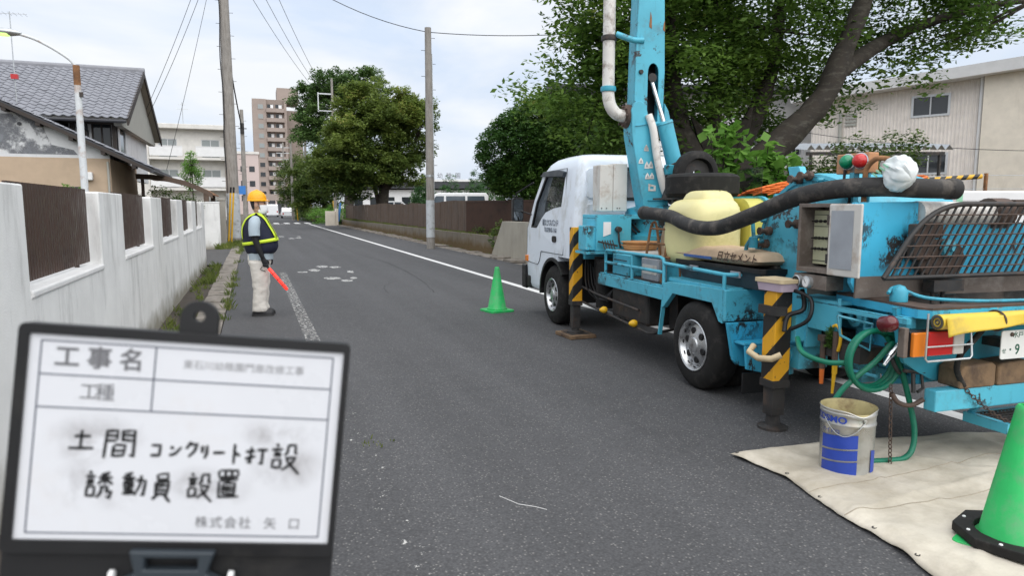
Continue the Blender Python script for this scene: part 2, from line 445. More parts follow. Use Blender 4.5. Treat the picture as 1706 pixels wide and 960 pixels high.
mat('ink_brown', (.06, .035, .025), .8, .1, 8)
mat('bag_blue', (.06, .13, .36), .6, .2, 8)
mat('orange_tub', (.58, .30, .12), .5, .15, 6, dirt=(.40, .22, .12), damt=.4, dscale=6)
mat('cone_green', (.025, .47, .12), .45, .16, 5, dirt=(.10, .36, .15), damt=.6, dscale=9, space='obj')
mat('tarp', (.60, .55, .46), .85, .22, 2.2, bump=.7, bscale=16, dirt=(.36, .32, .25), damt=.95, dscale=1.9)
mat('tarp_seam', (.33, .29, .23), .9, .2, 20)
mat('tin', (.50, .50, .48), .36, .15, 9, metal=.75, dirt=(.36, .33, .28), damt=.4, dscale=7)
mat('tin_inside', (.42, .36, .18), .6, .25, 9, dirt=(.2, .14, .07), damt=.5, dscale=10)
mat('tin_blue', (.03, .07, .40), .42, .12, 9)
mat('hose_green', (.008, .17, .10), .4, .2, 9, dirt=(.04, .13, .09), damt=.3)
mat('hose_black', (.030, .028, .027), .72, .35, 9, dirt=(.12, .105, .09), damt=.45, dscale=7, bump=.25, bscale=45)
mat('yellow_vinyl', (.70, .50, .055), .5, .12, 4, dirt=(.45, .33, .08), damt=.35, dscale=5)
mat('yellow_plastic', (.72, .42, .02), .45, .1, 6)
mat('wood_block', (.20, .13, .075), .85, .35, 7, bump=.4, bscale=50, dirt=(.06, .04, .03), damt=.6, dscale=5)
mat('orange_paint', (.72, .17, .03), .5, .15, 6)
glass_mat('lamp_red', (.50, .02, .02), .15); glass_mat('lamp_orange', (.70, .20, .02), .15); glass_mat('lamp_green', (.0, .22, .10), .15)
glass_mat('lamp_clear', (.55, .53, .50), .15); glass_mat('lamp_dark_red', (.10, .008, .012), .12)
mat('signal_orange', (.55, .27, .13), .7, .25, 12, dirt=(.28, .2, .15), damt=.5, dscale=12)
mat('bag_white', (.72, .76, .75), .3, .06, 8, spec=.5)
mat('bag_print', (.30, .62, .42), .4, .1, 8)
mat('plate_white', (.74, .75, .73), .45, .04, 8); mat('plate_green', (.02, .10, .06), .5, .1, 8)
mat('panel_cream', (.50, .50, .33), .5, .12, 12); mat('panel_line', (.06, .07, .06), .5, .1, 9)
mat('olive_disc', (.085, .083, .068), .6, .25, 6)
mat('beige_plastic', (.60, .48, .30), .5, .08, 8); mat('lilac_plastic', (.50, .40, .48), .5, .08, 8)
mat('grey_box', (.33, .35, .38), .5, .15, 6); mat('navy_box', (.035, .045, .055), .4, .2, 6)
stripe_mat('hazard', (.72, .36, .015), (.016, .015, .014), .30)
mat('door_ink', (.05, .07, .11), .5, .05, 8)
mat('bark', (.040, .033, .026), .92, .4, 5, bump=.9, bscale=22, dirt=(.085, .078, .062), damt=.45, dscale=4, dstretch=(1, 1, 2.5))
leaf_mat('leaf_cherry', (.058, .125, .022), (.22, .36, .065), (.38, .44, .10), .5)
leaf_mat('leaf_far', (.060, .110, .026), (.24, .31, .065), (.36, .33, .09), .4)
leaf_mat('leaf_far2', (.055, .115, .03), (.15, .25, .07), None, .25)
leaf_mat('leaf_hedge', (.036, .098, .022), (.15, .27, .05), (.25, .36, .08), .38)
leaf_mat('leaf_conifer', (.03, .09, .025), (.08, .19, .05), None, .2)
leaf_mat('leaf_broad', (.10, .24, .035), (.22, .42, .08), None, .45)
leaf_mat('leaf_shrub', (.035, .075, .012), (.12, .19, .03), (.2, .22, .05), .3)
leaf_mat('grass', (.075, .115, .022), (.20, .24, .055), (.34, .29, .13), .3)
mat('person_skin', (.48, .29, .20), .55, .08, 20)
mat('hair_dark', (.02, .018, .017), .6, .2, 30)
mat('helmet_yellow', (.82, .38, .008), .28, .05, 8); mat('mask_white', (.78, .79, .80), .8, .04, 20)
mat('vest_navy', (.012, .015, .035), .75, .2, 14, bump=.25, bscale=120); mat('tape_lime', (.62, .80, .04), .5, .06, 20)
mat('shirt_blue', (.36, .43, .48), .85, .1, 10, bump=.2, bscale=30); mat('sleeve_black', (.012, .012, .014), .7, .2, 12)
mat('trouser', (.66, .63, .58), .85, .09, 8, bump=.35, bscale=16); mat('shoe_black', (.018, .018, .020), .45, .2, 15); mat('sole', (.05, .05, .05), .7, .1, 10)
emit_mat('baton_red', (.95, .045, .03), .35)
mat('board_white', (.68, .69, .72), .32, .03, 9, dirt=(.66, .65, .66), damt=.25, dscale=9)
mat('board_smudge', (.50, .48, .47), .5, .2, 30)
mat('ink_black', (.012, .012, .013), .55, .1, 9); mat('ink_grey', (.16, .16, .17), .55, .1, 9); mat('line_navy', (.05, .06, .10), .5, .1, 9)
mat('ink_faint', (.34, .34, .35), .55, .1, 9)
mat('wire_black', (.02, .02, .022), .6, .1, 9)
glass_mat('car_glass', (.06, .08, .10), .05)
mat('car_white', (.78, .79, .80), .25, .03, 3)
mat('sign_blue', (.05, .22, .6), .4, .05, 8)
mat('slate_dark', (.06, .062, .07), .6, .2, 2)
# ------------------------------------------------------------------ the setting
rng = random.Random(7)
def sheet(name, pts, z, m, kind='structure'):
    b = MB(); b.add([(x, y, z) for x, y in pts], [tuple(range(len(pts)))])
    o = b.build(name, m, fix=False); tag(o, kind=kind); return o
sheet('ground', [(-900, -300), (900, -300), (900, 1500), (-900, 1500)], -.08, 'earth')
o = sheet('road', [(-.42, -14), (6.62, -14), (6.62, 420), (-.42, 420)], 0, 'asphalt')
sheet('road_shoulder', [(-9, 19.95), (-.42, 19.95), (-.42, 27.4), (-9, 27.4)], -.004, 'asphalt_edge')
# L-shaped gutter on the left: concrete lip, dark channel against the wall
def kerb_run(name, x0, x1, y0, y1, top):
    b = MB(); b.box(x0 + .01, x1 - .01, y0, y1, -.075, -.03); root = tag(b.build(name, 'gutter_concrete'), kind='structure')
    k = MB(); k.box(x0, x1, 0, .592, -.07, 0); me = k.mesh('kerb_block', 'gutter_concrete'); y = y0
    while y < y1:
        o = link('kerb_block', me, root, bevel=.008); o.location = (rng.uniform(-.004, .004), y, top + rng.uniform(-.005, .005)); o.rotation_euler = (0, rng.uniform(-.006, .006), 0); y += .6
kerb_run('gutter_kerb', -.80, -.43, -6, 64, .008)
b = MB(); b.grid(lambda u, v: (-1.35 + .56 * u, -6 + 70 * v, -.02 - .03 * math.sin(u * PI) + .012 * math.sin(v * 300) * u), 6, 160)
tag(b.build('gutter_channel', 'gutter_dark', fix=False), kind='structure')
# right hand gutter strip and raised bank behind the retaining wall
kerb_run('kerb_strip', 6.60, 7.16, 4, 62, .024)
b = MB(); b.grid(lambda u, v: (7.34 + 120 * u, 5.0 + 110 * v, .42 + .05 * math.sin(u * 900 + v * 70) * (1 if u > .001 else .3)), 60, 60)
tag(b.build('raised_bank', 'earth', fix=False), kind='structure')
b = MB(); b.box(7.2, 100, 4.6, 5.0, -.07, .40); tag(b.build('bank_edge', 'concrete'), kind='structure')
# road markings
def line(name, x0, x1, y0, y1, m, z=.004):
    b = MB(); n = max(1, int((y1 - y0) / 2))
    b.grid(lambda u, v: (x0 + (x1 - x0) * u, y0 + (y1 - y0) * v, z), 1, n)
    return tag(b.build(name, m, fix=False), kind='structure')
line('edge_line', 4.70, 4.85, -6, 66, 'road_paint')
line('faded_line', .51, .665, 6.4, 17, 'road_paint_worn'); line('worn_off_line', .51, .665, 1.5, 6.39, 'road_paint_gone')
for i in range(6):
    line('crosswalk_stripe', -.1 + i * .95, .38 + i * .95, 67.5, 72.0, 'road_paint')
line('stop_line', .7, 2.6, 65.2, 65.6, 'road_paint')
def blob(cx, cy, rx, ry, seed):
    r = random.Random(seed); b = MB(); n = 18
    pts = [(cx + rx * math.cos(2 * PI * i / n) * r.uniform(.7, 1.15), cy + ry * math.sin(2 * PI * i / n) * r.uniform(.7, 1.15), .004) for i in range(n)]
    b.add(pts, [tuple(range(n))]); return tag(b.build('worn_marking', 'road_paint_patch', fix=False), kind='structure')
for i, (x, y, rx, ry) in enumerate([(1.30, 17.3, .16, .45), (1.62, 18.3, .20, .5), (1.95, 18.0, .18, .35), (.95, 16.9, .16, .2), (1.55, 15.2, .22, .42), (1.80, 14.6, .16, .3), (2.05, 15.1, .1, .3), (2.2, 16.6, .10, .45), (1.30, 38, .25, .7), (1.75, 35.5, .2, .7), (2.15, 35.9, .2, .7), (2.3, 37.5, .12, .8)]):
    blob(1.6 + (x - 1.6) * .85, y, rx * .8, ry * .8, i)
# light scratch and hairline cracks in the asphalt near the camera
b = MB(); b.tube([(1.16, 3.30, .002), (1.22, 3.17, .002), (1.29, 3.11, .002), (1.33, 3.06, .002)], .0018, 4); tag(b.build('chalk_scratch', 'road_paint', fix=False), kind='structure')
mat('crack_dark', (.02, .02, .02), .9, .2, 9)
def crack(pts, seed, wd=.006):
    r = random.Random(seed); b = MB(); P = catmull([(x, y, .001) for x, y in pts], 10)
    P = [p + Vector((r.uniform(-.012, .012), r.uniform(-.012, .012), 0)) for p in P]
    vs = []; fs = []
    for i, p in enumerate(P):
        k = wd * r.uniform(.3, 1.0); vs += [(p.x - k, p.y, .0022), (p.x + k, p.y, .0022)]
        if i: fs.append((2 * i - 2, 2 * i - 1, 2 * i + 1, 2 * i))
    b.add(vs, fs); return tag(b.build('asphalt_crack', 'crack_dark', fix=False), kind='structure')
0 and crack([(.47, 1.6), (.46, 2.6), (.49, 4), (.46, 6), (.48, 9), (.47, 14)], 1, .0028)
0 and crack([(.72, 1.6), (.71, 3.2), (.74, 5), (.70, 8), (.72, 12)], 2, .002)
crack([(3.0, 12), (3.3, 15), (3.4, 19), (3.15, 24), (3.3, 31)], 3, .008)
0 and crack([(.6, 2.9), (.8, 2.85), (1.0, 2.93)], 4, .002)
crack([(2.6, 14), (2.3, 13.2), (2.2, 12.2)], 5, .006)

# ------------------------------------------------------------------ foliage helpers
def leaf_mesh(name, C, n_per, spread, size, mats, seed=0, flat=.35, tone=None, droop=0.0, aspect=.5):
    """C: (k,3) clump centres; n_per leaves around each; each leaf is a folded four-point blade."""
    r = np.random.default_rng(seed); k = len(C); n = k * n_per
    base = np.repeat(np.asarray(C, float), n_per, axis=0)
    off = r.normal(0, 1, (n, 3)); off /= np.maximum(1e-6, np.linalg.norm(off, axis=1, keepdims=True)); off *= (r.random((n, 1)) ** .45) * spread
    off[:, 2] *= .75
    p = base + off
    ax = r.normal(0, 1, (n, 3)); ax[:, 2] = ax[:, 2] * flat - droop; ax /= np.linalg.norm(ax, axis=1, keepdims=True)
    up = np.tile([0., 0., 1.], (n, 1)) + r.normal(0, .45, (n, 3))
    sd = np.cross(ax, up); sd /= np.maximum(1e-6, np.linalg.norm(sd, axis=1, keepdims=True))
    nrm = np.cross(sd, ax)
    s = size * r.uniform(.65, 1.3, (n, 1))
    v = np.empty((n, 4, 3)); v[:, 0] = p - ax * s * .5; v[:, 1] = p + sd * s * aspect * .5 - nrm * s * .06
    v[:, 2] = p + ax * s * .5; v[:, 3] = p - sd * s * aspect * .5 - nrm * s * .06
    me = bpy.data.meshes.new(name); me.vertices.add(n * 4); me.vertices.foreach_set('co', v.reshape(-1))
    me.loops.add(n * 4); me.loops.foreach_set('vertex_index', np.arange(n * 4, dtype=np.int32))
    me.polygons.add(n); me.polygons.foreach_set('loop_start', np.arange(0, n * 4, 4, dtype=np.int32)); me.polygons.foreach_set('loop_total', np.full(n, 4, dtype=np.int32))
    me.update(); me.validate()
    ct = r.random(k) if tone is None else np.asarray(tone, float)
    tn = np.clip(np.repeat(ct, n_per) * .62 + r.random(n) * .38, 0, 1)
    a = me.attributes.new('tone', 'FLOAT', 'FACE'); a.data.foreach_set('value', tn.astype(np.float32))
    me.materials.append(MATS[mats])
    return me
def shell_points(blobs, n, seed, inner=.35, power=.5):
    """Points through the volume of several ellipsoids, denser towards the outside."""
    r = np.random.default_rng(seed); w = np.array([(b[3] * b[4] * b[5]) ** .67 for b in blobs]); w /= w.sum()
    idx = r.choice(len(blobs), n, p=w); B = np.array(blobs)[idx]
    d = r.normal(0, 1, (n, 3)); d /= np.linalg.norm(d, axis=1, keepdims=True)
    q = inner + (1 - inner) * r.random((n, 1)) ** power
    return B[:, :3] + d * q * B[:, 3:6]
def lump_points(blobs, n_sub, r0, r1, n, seed, fill=.3):
    """Leaf clump centres gathered into many small boughs on the crown's outside, plus some fill inside; tone per bough."""
    r = np.random.default_rng(seed + 500); S = shell_points(blobs, n_sub, seed, .72, .8); R = r.uniform(r0, r1, n_sub); T = r.random(n_sub)
    nf = int(n * fill); idx = r.integers(0, n_sub, n - nf); d = r.normal(0, 1, (n - nf, 3)); d /= np.linalg.norm(d, axis=1, keepdims=True)
    q = r.random((n - nf, 1)) ** .5; P = S[idx] + d * q * R[idx][:, None] * np.array([1.25, 1.25, .7])
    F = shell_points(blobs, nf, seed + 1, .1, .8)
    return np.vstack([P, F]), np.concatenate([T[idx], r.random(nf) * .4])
def limb(b, pts, r0, r1, n=9, k=5, seed=0):
    P = catmull(pts, k); m = len(P); rr = random.Random(seed)
    b.tube(P, [(r0 + (r1 - r0) * (i / (m - 1)) ** .8) * rr.uniform(.93, 1.07) for i in range(m)], n)
def grass_tufts(spots, name, seed, blades=26, h=.16, spread=.12, m='grass'):
    r = np.random.default_rng(seed); V = []; F = []; T = []
    for (x, y, z, s) in spots:
        tt = r.random()
        for _ in range(int(blades * s)):
            bx, by = x + r.normal(0, spread * .5 * s), y + r.normal(0, spread * s)
            a = r.uniform(0, 6.28); l = h * s * r.uniform(.5, 1.35); wd = .006 + .004 * r.random(); bend = r.uniform(.15, .9) * l
            dx, dy = math.cos(a), math.sin(a); o = len(V)
            V += [(bx - dy * wd, by + dx * wd, z - .01), (bx + dy * wd, by - dx * wd, z - .01), (bx + dx * bend * .4, by + dy * bend * .4, z + l * .62), (bx + dx * bend, by + dy * bend, z + l)]
            F += [(o, o + 1, o + 2), (o, o + 2, o + 3)]; q = min(1, max(0, tt * .6 + .4 * r.random())); T += [q, q]
    me = bpy.data.meshes.new(name); me.from_pydata(V, [], F); me.materials.append(MATS[m])
    a = me.attributes.new('tone', 'FLOAT', 'FACE'); a.data.foreach_set('value', np.array(T, np.float32))
    return link(name, me)

# ------------------------------------------------------------------ white boundary wall with brown slat panels
WX = -1.20
wall = thing('boundary_wall', 'long white stucco wall with square pillars and brown slat panels in its openings', 'wall', (WX, 10, 0))
opens = [(1.5, 3.55), (4.61, 6.65), (7.75, 9.80), (10.86, 12.95), (13.95, 16.02), (17.02, 18.75)]
prof = [(-6 - 10, -.05), (19.9 - 10, -.05), (19.9 - 10, 1.65)]
for a, c in reversed(opens): prof += [(c - 10, 1.65), (c - 10, 1.02), (a - 10, 1.02), (a - 10, 1.65)]
prof += [(-6 - 10, 1.65)]
b = MB(); b.panel([prof], lambda p, q, t: (t, p, q), 0, -.21); b.build('wall_body', 'white_stucco', wall, bevel=.014)
slat = MB(); slat.panel([[(-.028, 0), (-.022, .014), (.022, .014), (.028, 0)]], lambda p, q, t: (q, p, t), 0, .60); slat_me = slat.mesh('slat', 'brown_metal')
for a, c in opens:
    a -= 10; c -= 10
    s = MB(); s.box(.012, -.225, a + .002, c - .002, 1.0, 1.045); s.build('sill', 'white_cap', wall, bevel=.012)
    pn = MB(); pn.box(-.135, -.105, a + .02, c - .02, 1.58, 1.625); pn.box(-.135, -.105, a + .02, c - .02, 1.12, 1.15)
    for yy in (a + .3, c - .3): pn.box(-.145, -.115, yy - .02, yy + .02, 1.03, 1.60)
    po = pn.build('slat_panel', 'brown_metal', wall, bevel=.003)
    n = int((c - a - .04) / .060); st = (c - a - .04) / n
    for i in range(n):
        so = link('slat', slat_me, po); so.location = (-.104, a + .02 + st * (i + .5), 1.09 - .02)
# gatepost wall beyond the driveway
gw = thing('gatepost_wall', 'plain white end wall beyond the driveway, beside the yellow guy guard', 'wall', (-1.5, 28.3, 0))
b = MB(); b.box(-.36, .33, -.12, .12, -.05, 1.69); b.build('wall_body', 'white_stucco', gw, bevel=.015)
b = MB(); b.box(-.37, .34, -.135, .135, 1.69, 1.73); b.build('coping', 'white_cap', gw, bevel=.01)
gp = thing('grey_post', 'weathered grey concrete post behind the white end wall', 'post', (-1.12, 29.2, 0))
b = MB(); b.box(-.13, .13, -.14, .14, -.05, 1.78); b.build('shaft', 'concrete', gp, bevel=.012); b = MB(); b.box(-.15, .15, -.16, .16, 1.78, 1.84); b.build('cap', 'concrete', gp, bevel=.012)
# grass along the gutter
r = random.Random(3); sp = []
for i in range(170):
    y = r.uniform(3, 33); f = math.sin(y * 1.3) + math.sin(y * .47 + 1)
    if f + r.uniform(-.9, .9) < .1: continue
    sp.append((r.gauss(-.44, .035), y, 0, r.uniform(.25, .75)))
for i in range(45): sp.append((r.uniform(-1.12, -.85), r.uniform(9, 20), -.02, r.uniform(.25, .6)))
for i in range(90): sp.append((r.uniform(-1.3, -.35), r.uniform(27.3, 33.5), -.01, r.uniform(.5, 1.3)))
for i in range(22): sp.append((r.gauss(-.95, .1), r.uniform(15, 19.5), -.02, r.uniform(.5, 1.0)))
tag(grass_tufts(sp, 'roadside_grass', 5), 'green and straw coloured grass tufts growing along the concrete gutter', 'grass', kind='stuff')
g2 = grass_tufts([(.70, 4.35, 0, .45), (.80, 4.38, 0, .3), (.62, 4.37, 0, .4)], 'dry_weed', 9, 14, .07, .10)
tag(g2, 'small dry weed growing from a crack in the asphalt', 'weed')

# ------------------------------------------------------------------ right side: retaining wall, fence, wing wall
rw = thing('retaining_wall', 'low mossy concrete retaining wall stained brown along the road', 'wall', (7.16, 20.7, 0))
for i in range(14):
    y0 = i * 2.9; y1 = y0 + 2.885
    h = lambda y: .60 - .0032 * y
    b = MB(); b.panel([[(y0, -.05), (y1, -.05), (y1, h(y1)), (y0, h(y0))]], lambda p, q, t: (t + (.6 - q) * -.02, p, q), 0, .20); b.build('wall_panel', 'retaining_concrete', rw, bevel=.012)
wing = thing('wing_wall', 'sloping ended tan concrete wing wall behind the truck cab', 'wall', (7.05, 12, 0))
b = MB(); b.panel([[(-1, -.05), (8.85, -.05), (7.75, 1.10), (-1, 1.13)]], lambda p, q, t: (t, p, q), 0, .25); b.build('wall_body', 'slab_concrete', wing, bevel=.015)
fence = thing('board_fence', 'long brown metal board fence on top of the mossy retaining wall', 'fence', (7.5, 25, .45))
bm_ = MB(); bm_.panel([[(-.146, 0), (-.14, .012), (-.05, .012), (-.045, 0), (.045, 0), (.05, .012), (.14, .012), (.146, 0), (.146, -.01), (-.146, -.01)]], lambda p, q, t: (-q, p, t), 0, 1.0)
board_me = bm_.mesh('board', 'brown_fence')
r = random.Random(11); y = 0
while y < 36:
    z1 = 1.33 - .002 * y + .03 * math.sin(y * .8) + .02 * math.sin(y * .31 + 2) - (.06 if 10 < y < 11.5 else 0)
    o = link('board', board_me, fence); o.location = (r.uniform(-.012, .012), y + .15, -.03); o.scale = (1, 1, z1 + r.uniform(-.008, .008)); o.rotation_euler = (0, r.uniform(-.012, .012), 0)
    y += .296
b = MB(); b.box(.02, .06, 0, 36, 1.05, 1.10); b.box(.02, .06, 0, 36, .25, .30); b.build('rail', 'brown_metal', fence)
for i in range(19):
    b = MB(); b.box(.03, .09, i * 2 - .03 + .02, i * 2 + .05, -.1, 1.27); b.build('post', 'brown_metal', fence)
gate = thing('slat_gate', 'dark brown slatted gate angled away from the end of the board fence', 'gate', (7.5, 25, .42))
d = Vector((1.25, -4.55, 0)); Ln = d.length; d.normalize()
b = MB(); b.bar((0, 0, 1.32), d * Ln + Vector((0, 0, 1.32)), .05, .06); b.bar((0, 0, .12), d * Ln + Vector((0, 0, .12)), .05, .05); b.build('rail', 'brown_metal', gate)
sm = MB(); sm.box(-.05, .05, -.009, .009, 0, 1.30); sme = sm.mesh('slat', 'brown_metal')
n = 40
for i in range(n):
    o = link('slat', sme, gate); o.location = d * (Ln * (i + .5) / n); o.rotation_euler = (0, 0, math.atan2(d.y, d.x) + .15)
bf = thing('bar_fence', 'black steel bar fence under the clipped evergreen tree', 'fence', (8.75, 20.4, .42))
d2 = Vector((1.5, -3.6, 0)); L2 = d2.length; d2.normalize()
b = MB(); b.bar((0, 0, 1.30), d2 * L2 + Vector((0, 0, 1.30)), .04, .04); b.bar((0, 0, .2), d2 * L2 + Vector((0, 0, .2)), .04, .04); b.box(-.04, .04, -.04, .04, -.1, 1.33); b.build('rail', 'dark_metal', bf)
sm = MB(); sm.cyl((0, 0, 0), (0, 0, 1.38), .011, n=6); sme = sm.mesh('bar', 'dark_metal')
for i in range(24):
    o = link('bar', sme, bf); o.location = d2 * (L2 * (i + .5) / 24)
r = random.Random(4)
sp = [(7.42 + r.gauss(0, .05), 21 + 40 * r.random() ** 1.6, .45, r.uniform(.5, 1.1)) for _ in range(420)] + [(7.12 + r.gauss(0, .02), r.uniform(20.8, 50), .02, r.uniform(.2, .5)) for _ in range(60)]
tag(grass_tufts(sp, 'bank_grass', 6), 'thin line of grass along the top of the retaining wall', 'grass', kind='stuff')
def shrub(name, label, loc, blobs, n, per, size, m, seed, spread=.14, stems=5, group=None, droop=0):
    t = thing(name, label, 'shrub', loc, 0, group)
    C = shell_points(blobs, n, seed, .2)
    link('foliage', leaf_mesh('foliage', C, per, spread, size, m, seed, droop=droop), t)
    b = MB(); rr = random.Random(seed)
    for i in range(stems):
        e = C[rr.randrange(len(C))]
        b.tube([(0, 0, -.05), (e[0] * .4, e[1] * .4, e[2] * .5), tuple(e)], [.02, .014, .006], 5)
    b.build('stem', 'bark', t); return t
shrub('leafy_weed', 'leafy green weed spilling over the end of the retaining wall', (7.18, 20.75, .3), [(0, 0, .15, .18, .3, .35), (.3, .2, .45, .4, .5, .4)], 60, 12, .07, 'leaf_shrub', 21, .1)
shrub('leafy_weed', 'weed clump on the bank right of the concrete pole', (7.55, 23.6, .45), [(0, 0, .2, .2, .5, .28)], 30, 10, .06, 'leaf_shrub', 22, .1)
shrub('leafy_weed', 'weed clump at the foot of the dark slatted gate', (7.75, 22.1, .45), [(0, 0, .22, .25, .5, .32)], 36, 10, .06, 'leaf_shrub', 23, .1)
shrub('bank_shrub', 'green shrub between the black bar fence and the wing wall', (8.6, 18.6, .45), [(0, 0, .55, .5, .9, .55), (.2, .9, .4, .4, .6, .4)], 110, 14, .07, 'leaf_shrub', 24, .14)
# ------------------------------------------------------------------ trees
def tree(name, label, loc, limbs, blobs, n, per, size, m, seed, spread, inner=.35, group=None, aspect=.5, tonefn=None, cat='tree', droop=0.1, lump=None):
    t = thing(name, label, cat, loc, 0, group)
    b = MB()
    for i, (pts, r0, r1) in enumerate(limbs): limb(b, pts, r0, r1, 9, 5, seed + i)
    C, tl = lump_points(blobs, *lump, n, seed) if lump else (shell_points(blobs, n, seed, inner), None)
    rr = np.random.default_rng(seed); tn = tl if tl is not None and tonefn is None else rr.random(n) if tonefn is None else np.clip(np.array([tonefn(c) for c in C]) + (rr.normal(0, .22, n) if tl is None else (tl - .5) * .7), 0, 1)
    for i in rr.choice(n, min(n, 60), replace=False):          # twigs reaching into the clumps
        j = min(range(len(limbs)), key=lambda q: (Vector(limbs[q][0][-1]) - Vector(C[i])).length)
        e = Vector(limbs[j][0][-1]); c = Vector(C[i]); b.tube([e, e.lerp(c, .5) + Vector((0, 0, -.1)), c], [limbs[j][2], limbs[j][2] * .6, .008], 5, False)
    b.build('trunk', 'bark', t, smooth=60)
    link('crown', leaf_mesh('crown', C, per, spread, size, m, seed, tone=tn, aspect=aspect, droop=droop), t)
    return t
# big dark cherry behind the truck
cl_ = [([(0, 0, -.1), (.1, .1, 1.0), (.5, .1, 2.0)], .52, .36),
       ([(.0, -.2, .8), (.13, -1.0, 1.75), (.86, -1.35, 2.55), (1.6, -1.55, 3.35), (1.99, -1.6, 4.2), (2.5, -1.63, 5.4), (3.1, -1.8, 7.5), (3.6, -1.8, 9)], .38, .13),
       ([(.4, .1, 1.8), (1.5, .3, 3.4), (2.2, .6, 5.0), (2.6, 1.0, 7.2)], .30, .10),
       ([(.1, .1, 1.5), (-.6, .3, 2.8), (-.8, .5, 4.4), (-.7, .8, 6.6)], .36, .10),
       ([(-.4, .2, 2.4), (-1.3, .3, 3.2), (-2.0, .2, 3.9), (-2.5, .1, 4.5)], .20, .05),
       ([(1.9, -1.55, 3.9), (4.2, -1.0, 5.0), (5.9, -1.6, 5.6), (7.2, -2.0, 5.8)], .20, .04),
       ([(-.7, .6, 4.0), (-1.4, -.4, 5.2), (-1.6, -1.2, 6.6)], .16, .04),
       ([(.2, .1, 2.0), (.5, .6, 3.6), (.8, .9, 5.6)], .22, .08)]
blobs = [(-2.3, .2, 5.0, 1.5, 1.6, 1.3), (-1.2, .6, 4.2, 1.8, 1.6, 1.5), (.4, .4, 5.6, 2.2, 2.0, 1.9), (-.6, .6, 7.0, 2.6, 2.2, 1.6), (2.0, .9, 5.9, 2.0, 1.8, 1.8), (4.3, -.8, 6.4, 2.4, 1.8, 1.5),
         (6.3, -1.7, 6.1, 1.7, 1.4, .9), (3.2, .3, 4.5, 1.2, 1.0, .7), (-2.6, -.2, 6.4, 1.4, 1.5, 1.1), (1.0, 1.0, 3.9, 1.5, 1.3, 1.0), (2.0, -1.0, 8.0, 3.0, 2.2, 1.3), (5.6, -1.2, 7.4, 2.2, 1.8, 1.0), (-1.6, 1.2, 3.3, 1.0, .9, .7), (-2.4, .7, 3.9, 1.5, 1.0, .85), (.1, .6, 4.6, 1.8, 1.0, 1.1), (1.6, .6, 5.3, 1.6, .9, 1.0), (3.9, -.6, 5.1, 1.2, .8, .8), (.3, -1.9, 6.6, 1.5, .9, 1.0), (-2.7, .2, 4.5, 1.1, 1.0, .9)]
tree('cherry_tree', 'big spreading cherry tree with dark leaning trunk behind the truck', (9.7, 13.2, .42), cl_, [(x, y, z - .42, a, c_, d_) for x, y, z, a, c_, d_ in blobs], 1800, 46, .145, 'leaf_cherry', 31, .46, .3, lump=(190, .45, .85))
# clipped round evergreen
tree('round_evergreen', 'clipped round dark evergreen tree behind the truck cab', (9.35, 22.4, .4),
     [([(0, 0, -.1), (.05, 0, 1.0), (.1, 0, 2.2)], .13, .09), ([(.05, 0, 1.0), (.6, .2, 2.0)], .08, .04), ([(.05, 0, 1.1), (-.6, -.1, 2.1)], .08, .04)],
     [(-.95, .15, 2.9, 1.2, 1.1, 1.35), (.0, 0, 3.5, 1.4, 1.2, 1.4), (1.0, -.2, 3.3, 1.35, 1.1, 1.45), (.5, .1, 2.2, 1.5, 1.1, .85), (-.6, .1, 2.1, 1.2, 1.0, .8), (.3, 0, 4.15, 1.05, .95, .85), (1.75, -.6, 3.1, 1.2, 1.0, 1.5), (1.2, -.4, 4.2, 1.0, .85, .8), (2.3, -.9, 2.7, 1.0, .9, 1.3)], 3300, 40, .115, 'leaf_hedge', 32, .22, .66, cat='tree')
# far trees up the road
far_l = [([(0, 0, -.1), (.2, 0, 2.4), (.6, 0, 4.6)], .5, .25), ([(.2, 0, 2.2), (1.8, 0, 4.4), (2.8, 0, 6.2)], .25, .07), ([(.2, 0, 2.4), (-1.6, 0, 4.2), (-2.9, -.3, 5.6)], .22, .06), ([(.4, 0, 4), (.6, .2, 7.5)], .2, .06),
         ([(0, 0, -.1), (-.3, .2, 2), (-1.4, -.8, 4.4)], .3, .06)]
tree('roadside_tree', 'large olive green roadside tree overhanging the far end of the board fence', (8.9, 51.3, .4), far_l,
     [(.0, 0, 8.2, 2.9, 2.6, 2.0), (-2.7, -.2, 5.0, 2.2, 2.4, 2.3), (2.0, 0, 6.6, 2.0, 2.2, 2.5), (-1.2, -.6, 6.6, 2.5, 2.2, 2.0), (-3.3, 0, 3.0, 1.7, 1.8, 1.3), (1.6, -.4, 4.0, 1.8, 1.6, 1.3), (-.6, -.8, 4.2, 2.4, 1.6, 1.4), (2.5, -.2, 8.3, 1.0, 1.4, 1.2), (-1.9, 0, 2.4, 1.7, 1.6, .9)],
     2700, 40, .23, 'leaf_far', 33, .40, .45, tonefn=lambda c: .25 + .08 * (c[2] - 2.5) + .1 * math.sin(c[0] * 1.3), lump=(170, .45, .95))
tree('roadside_tree', 'dark green roadside tree low behind the grey far poles', (7.4, 79, 0), [([(0, 0, -.1), (0, 0, 3)], .35, .22), ([(0, 0, 2.5), (-1.2, 0, 5)], .15, .05), ([(0, 0, 2.5), (1.2, 0, 6)], .15, .05)],
     [(-1.2, 0, 4.4, 2.2, 2, 2.6), (1.0, 0, 6.0, 2.4, 2, 2.8), (-.8, 0, 2.4, 2.4, 1.6, 1.6)], 900, 34, .26, 'leaf_far', 57, .45, .45, tonefn=lambda c: .18, lump=(80, .5, 1.0))
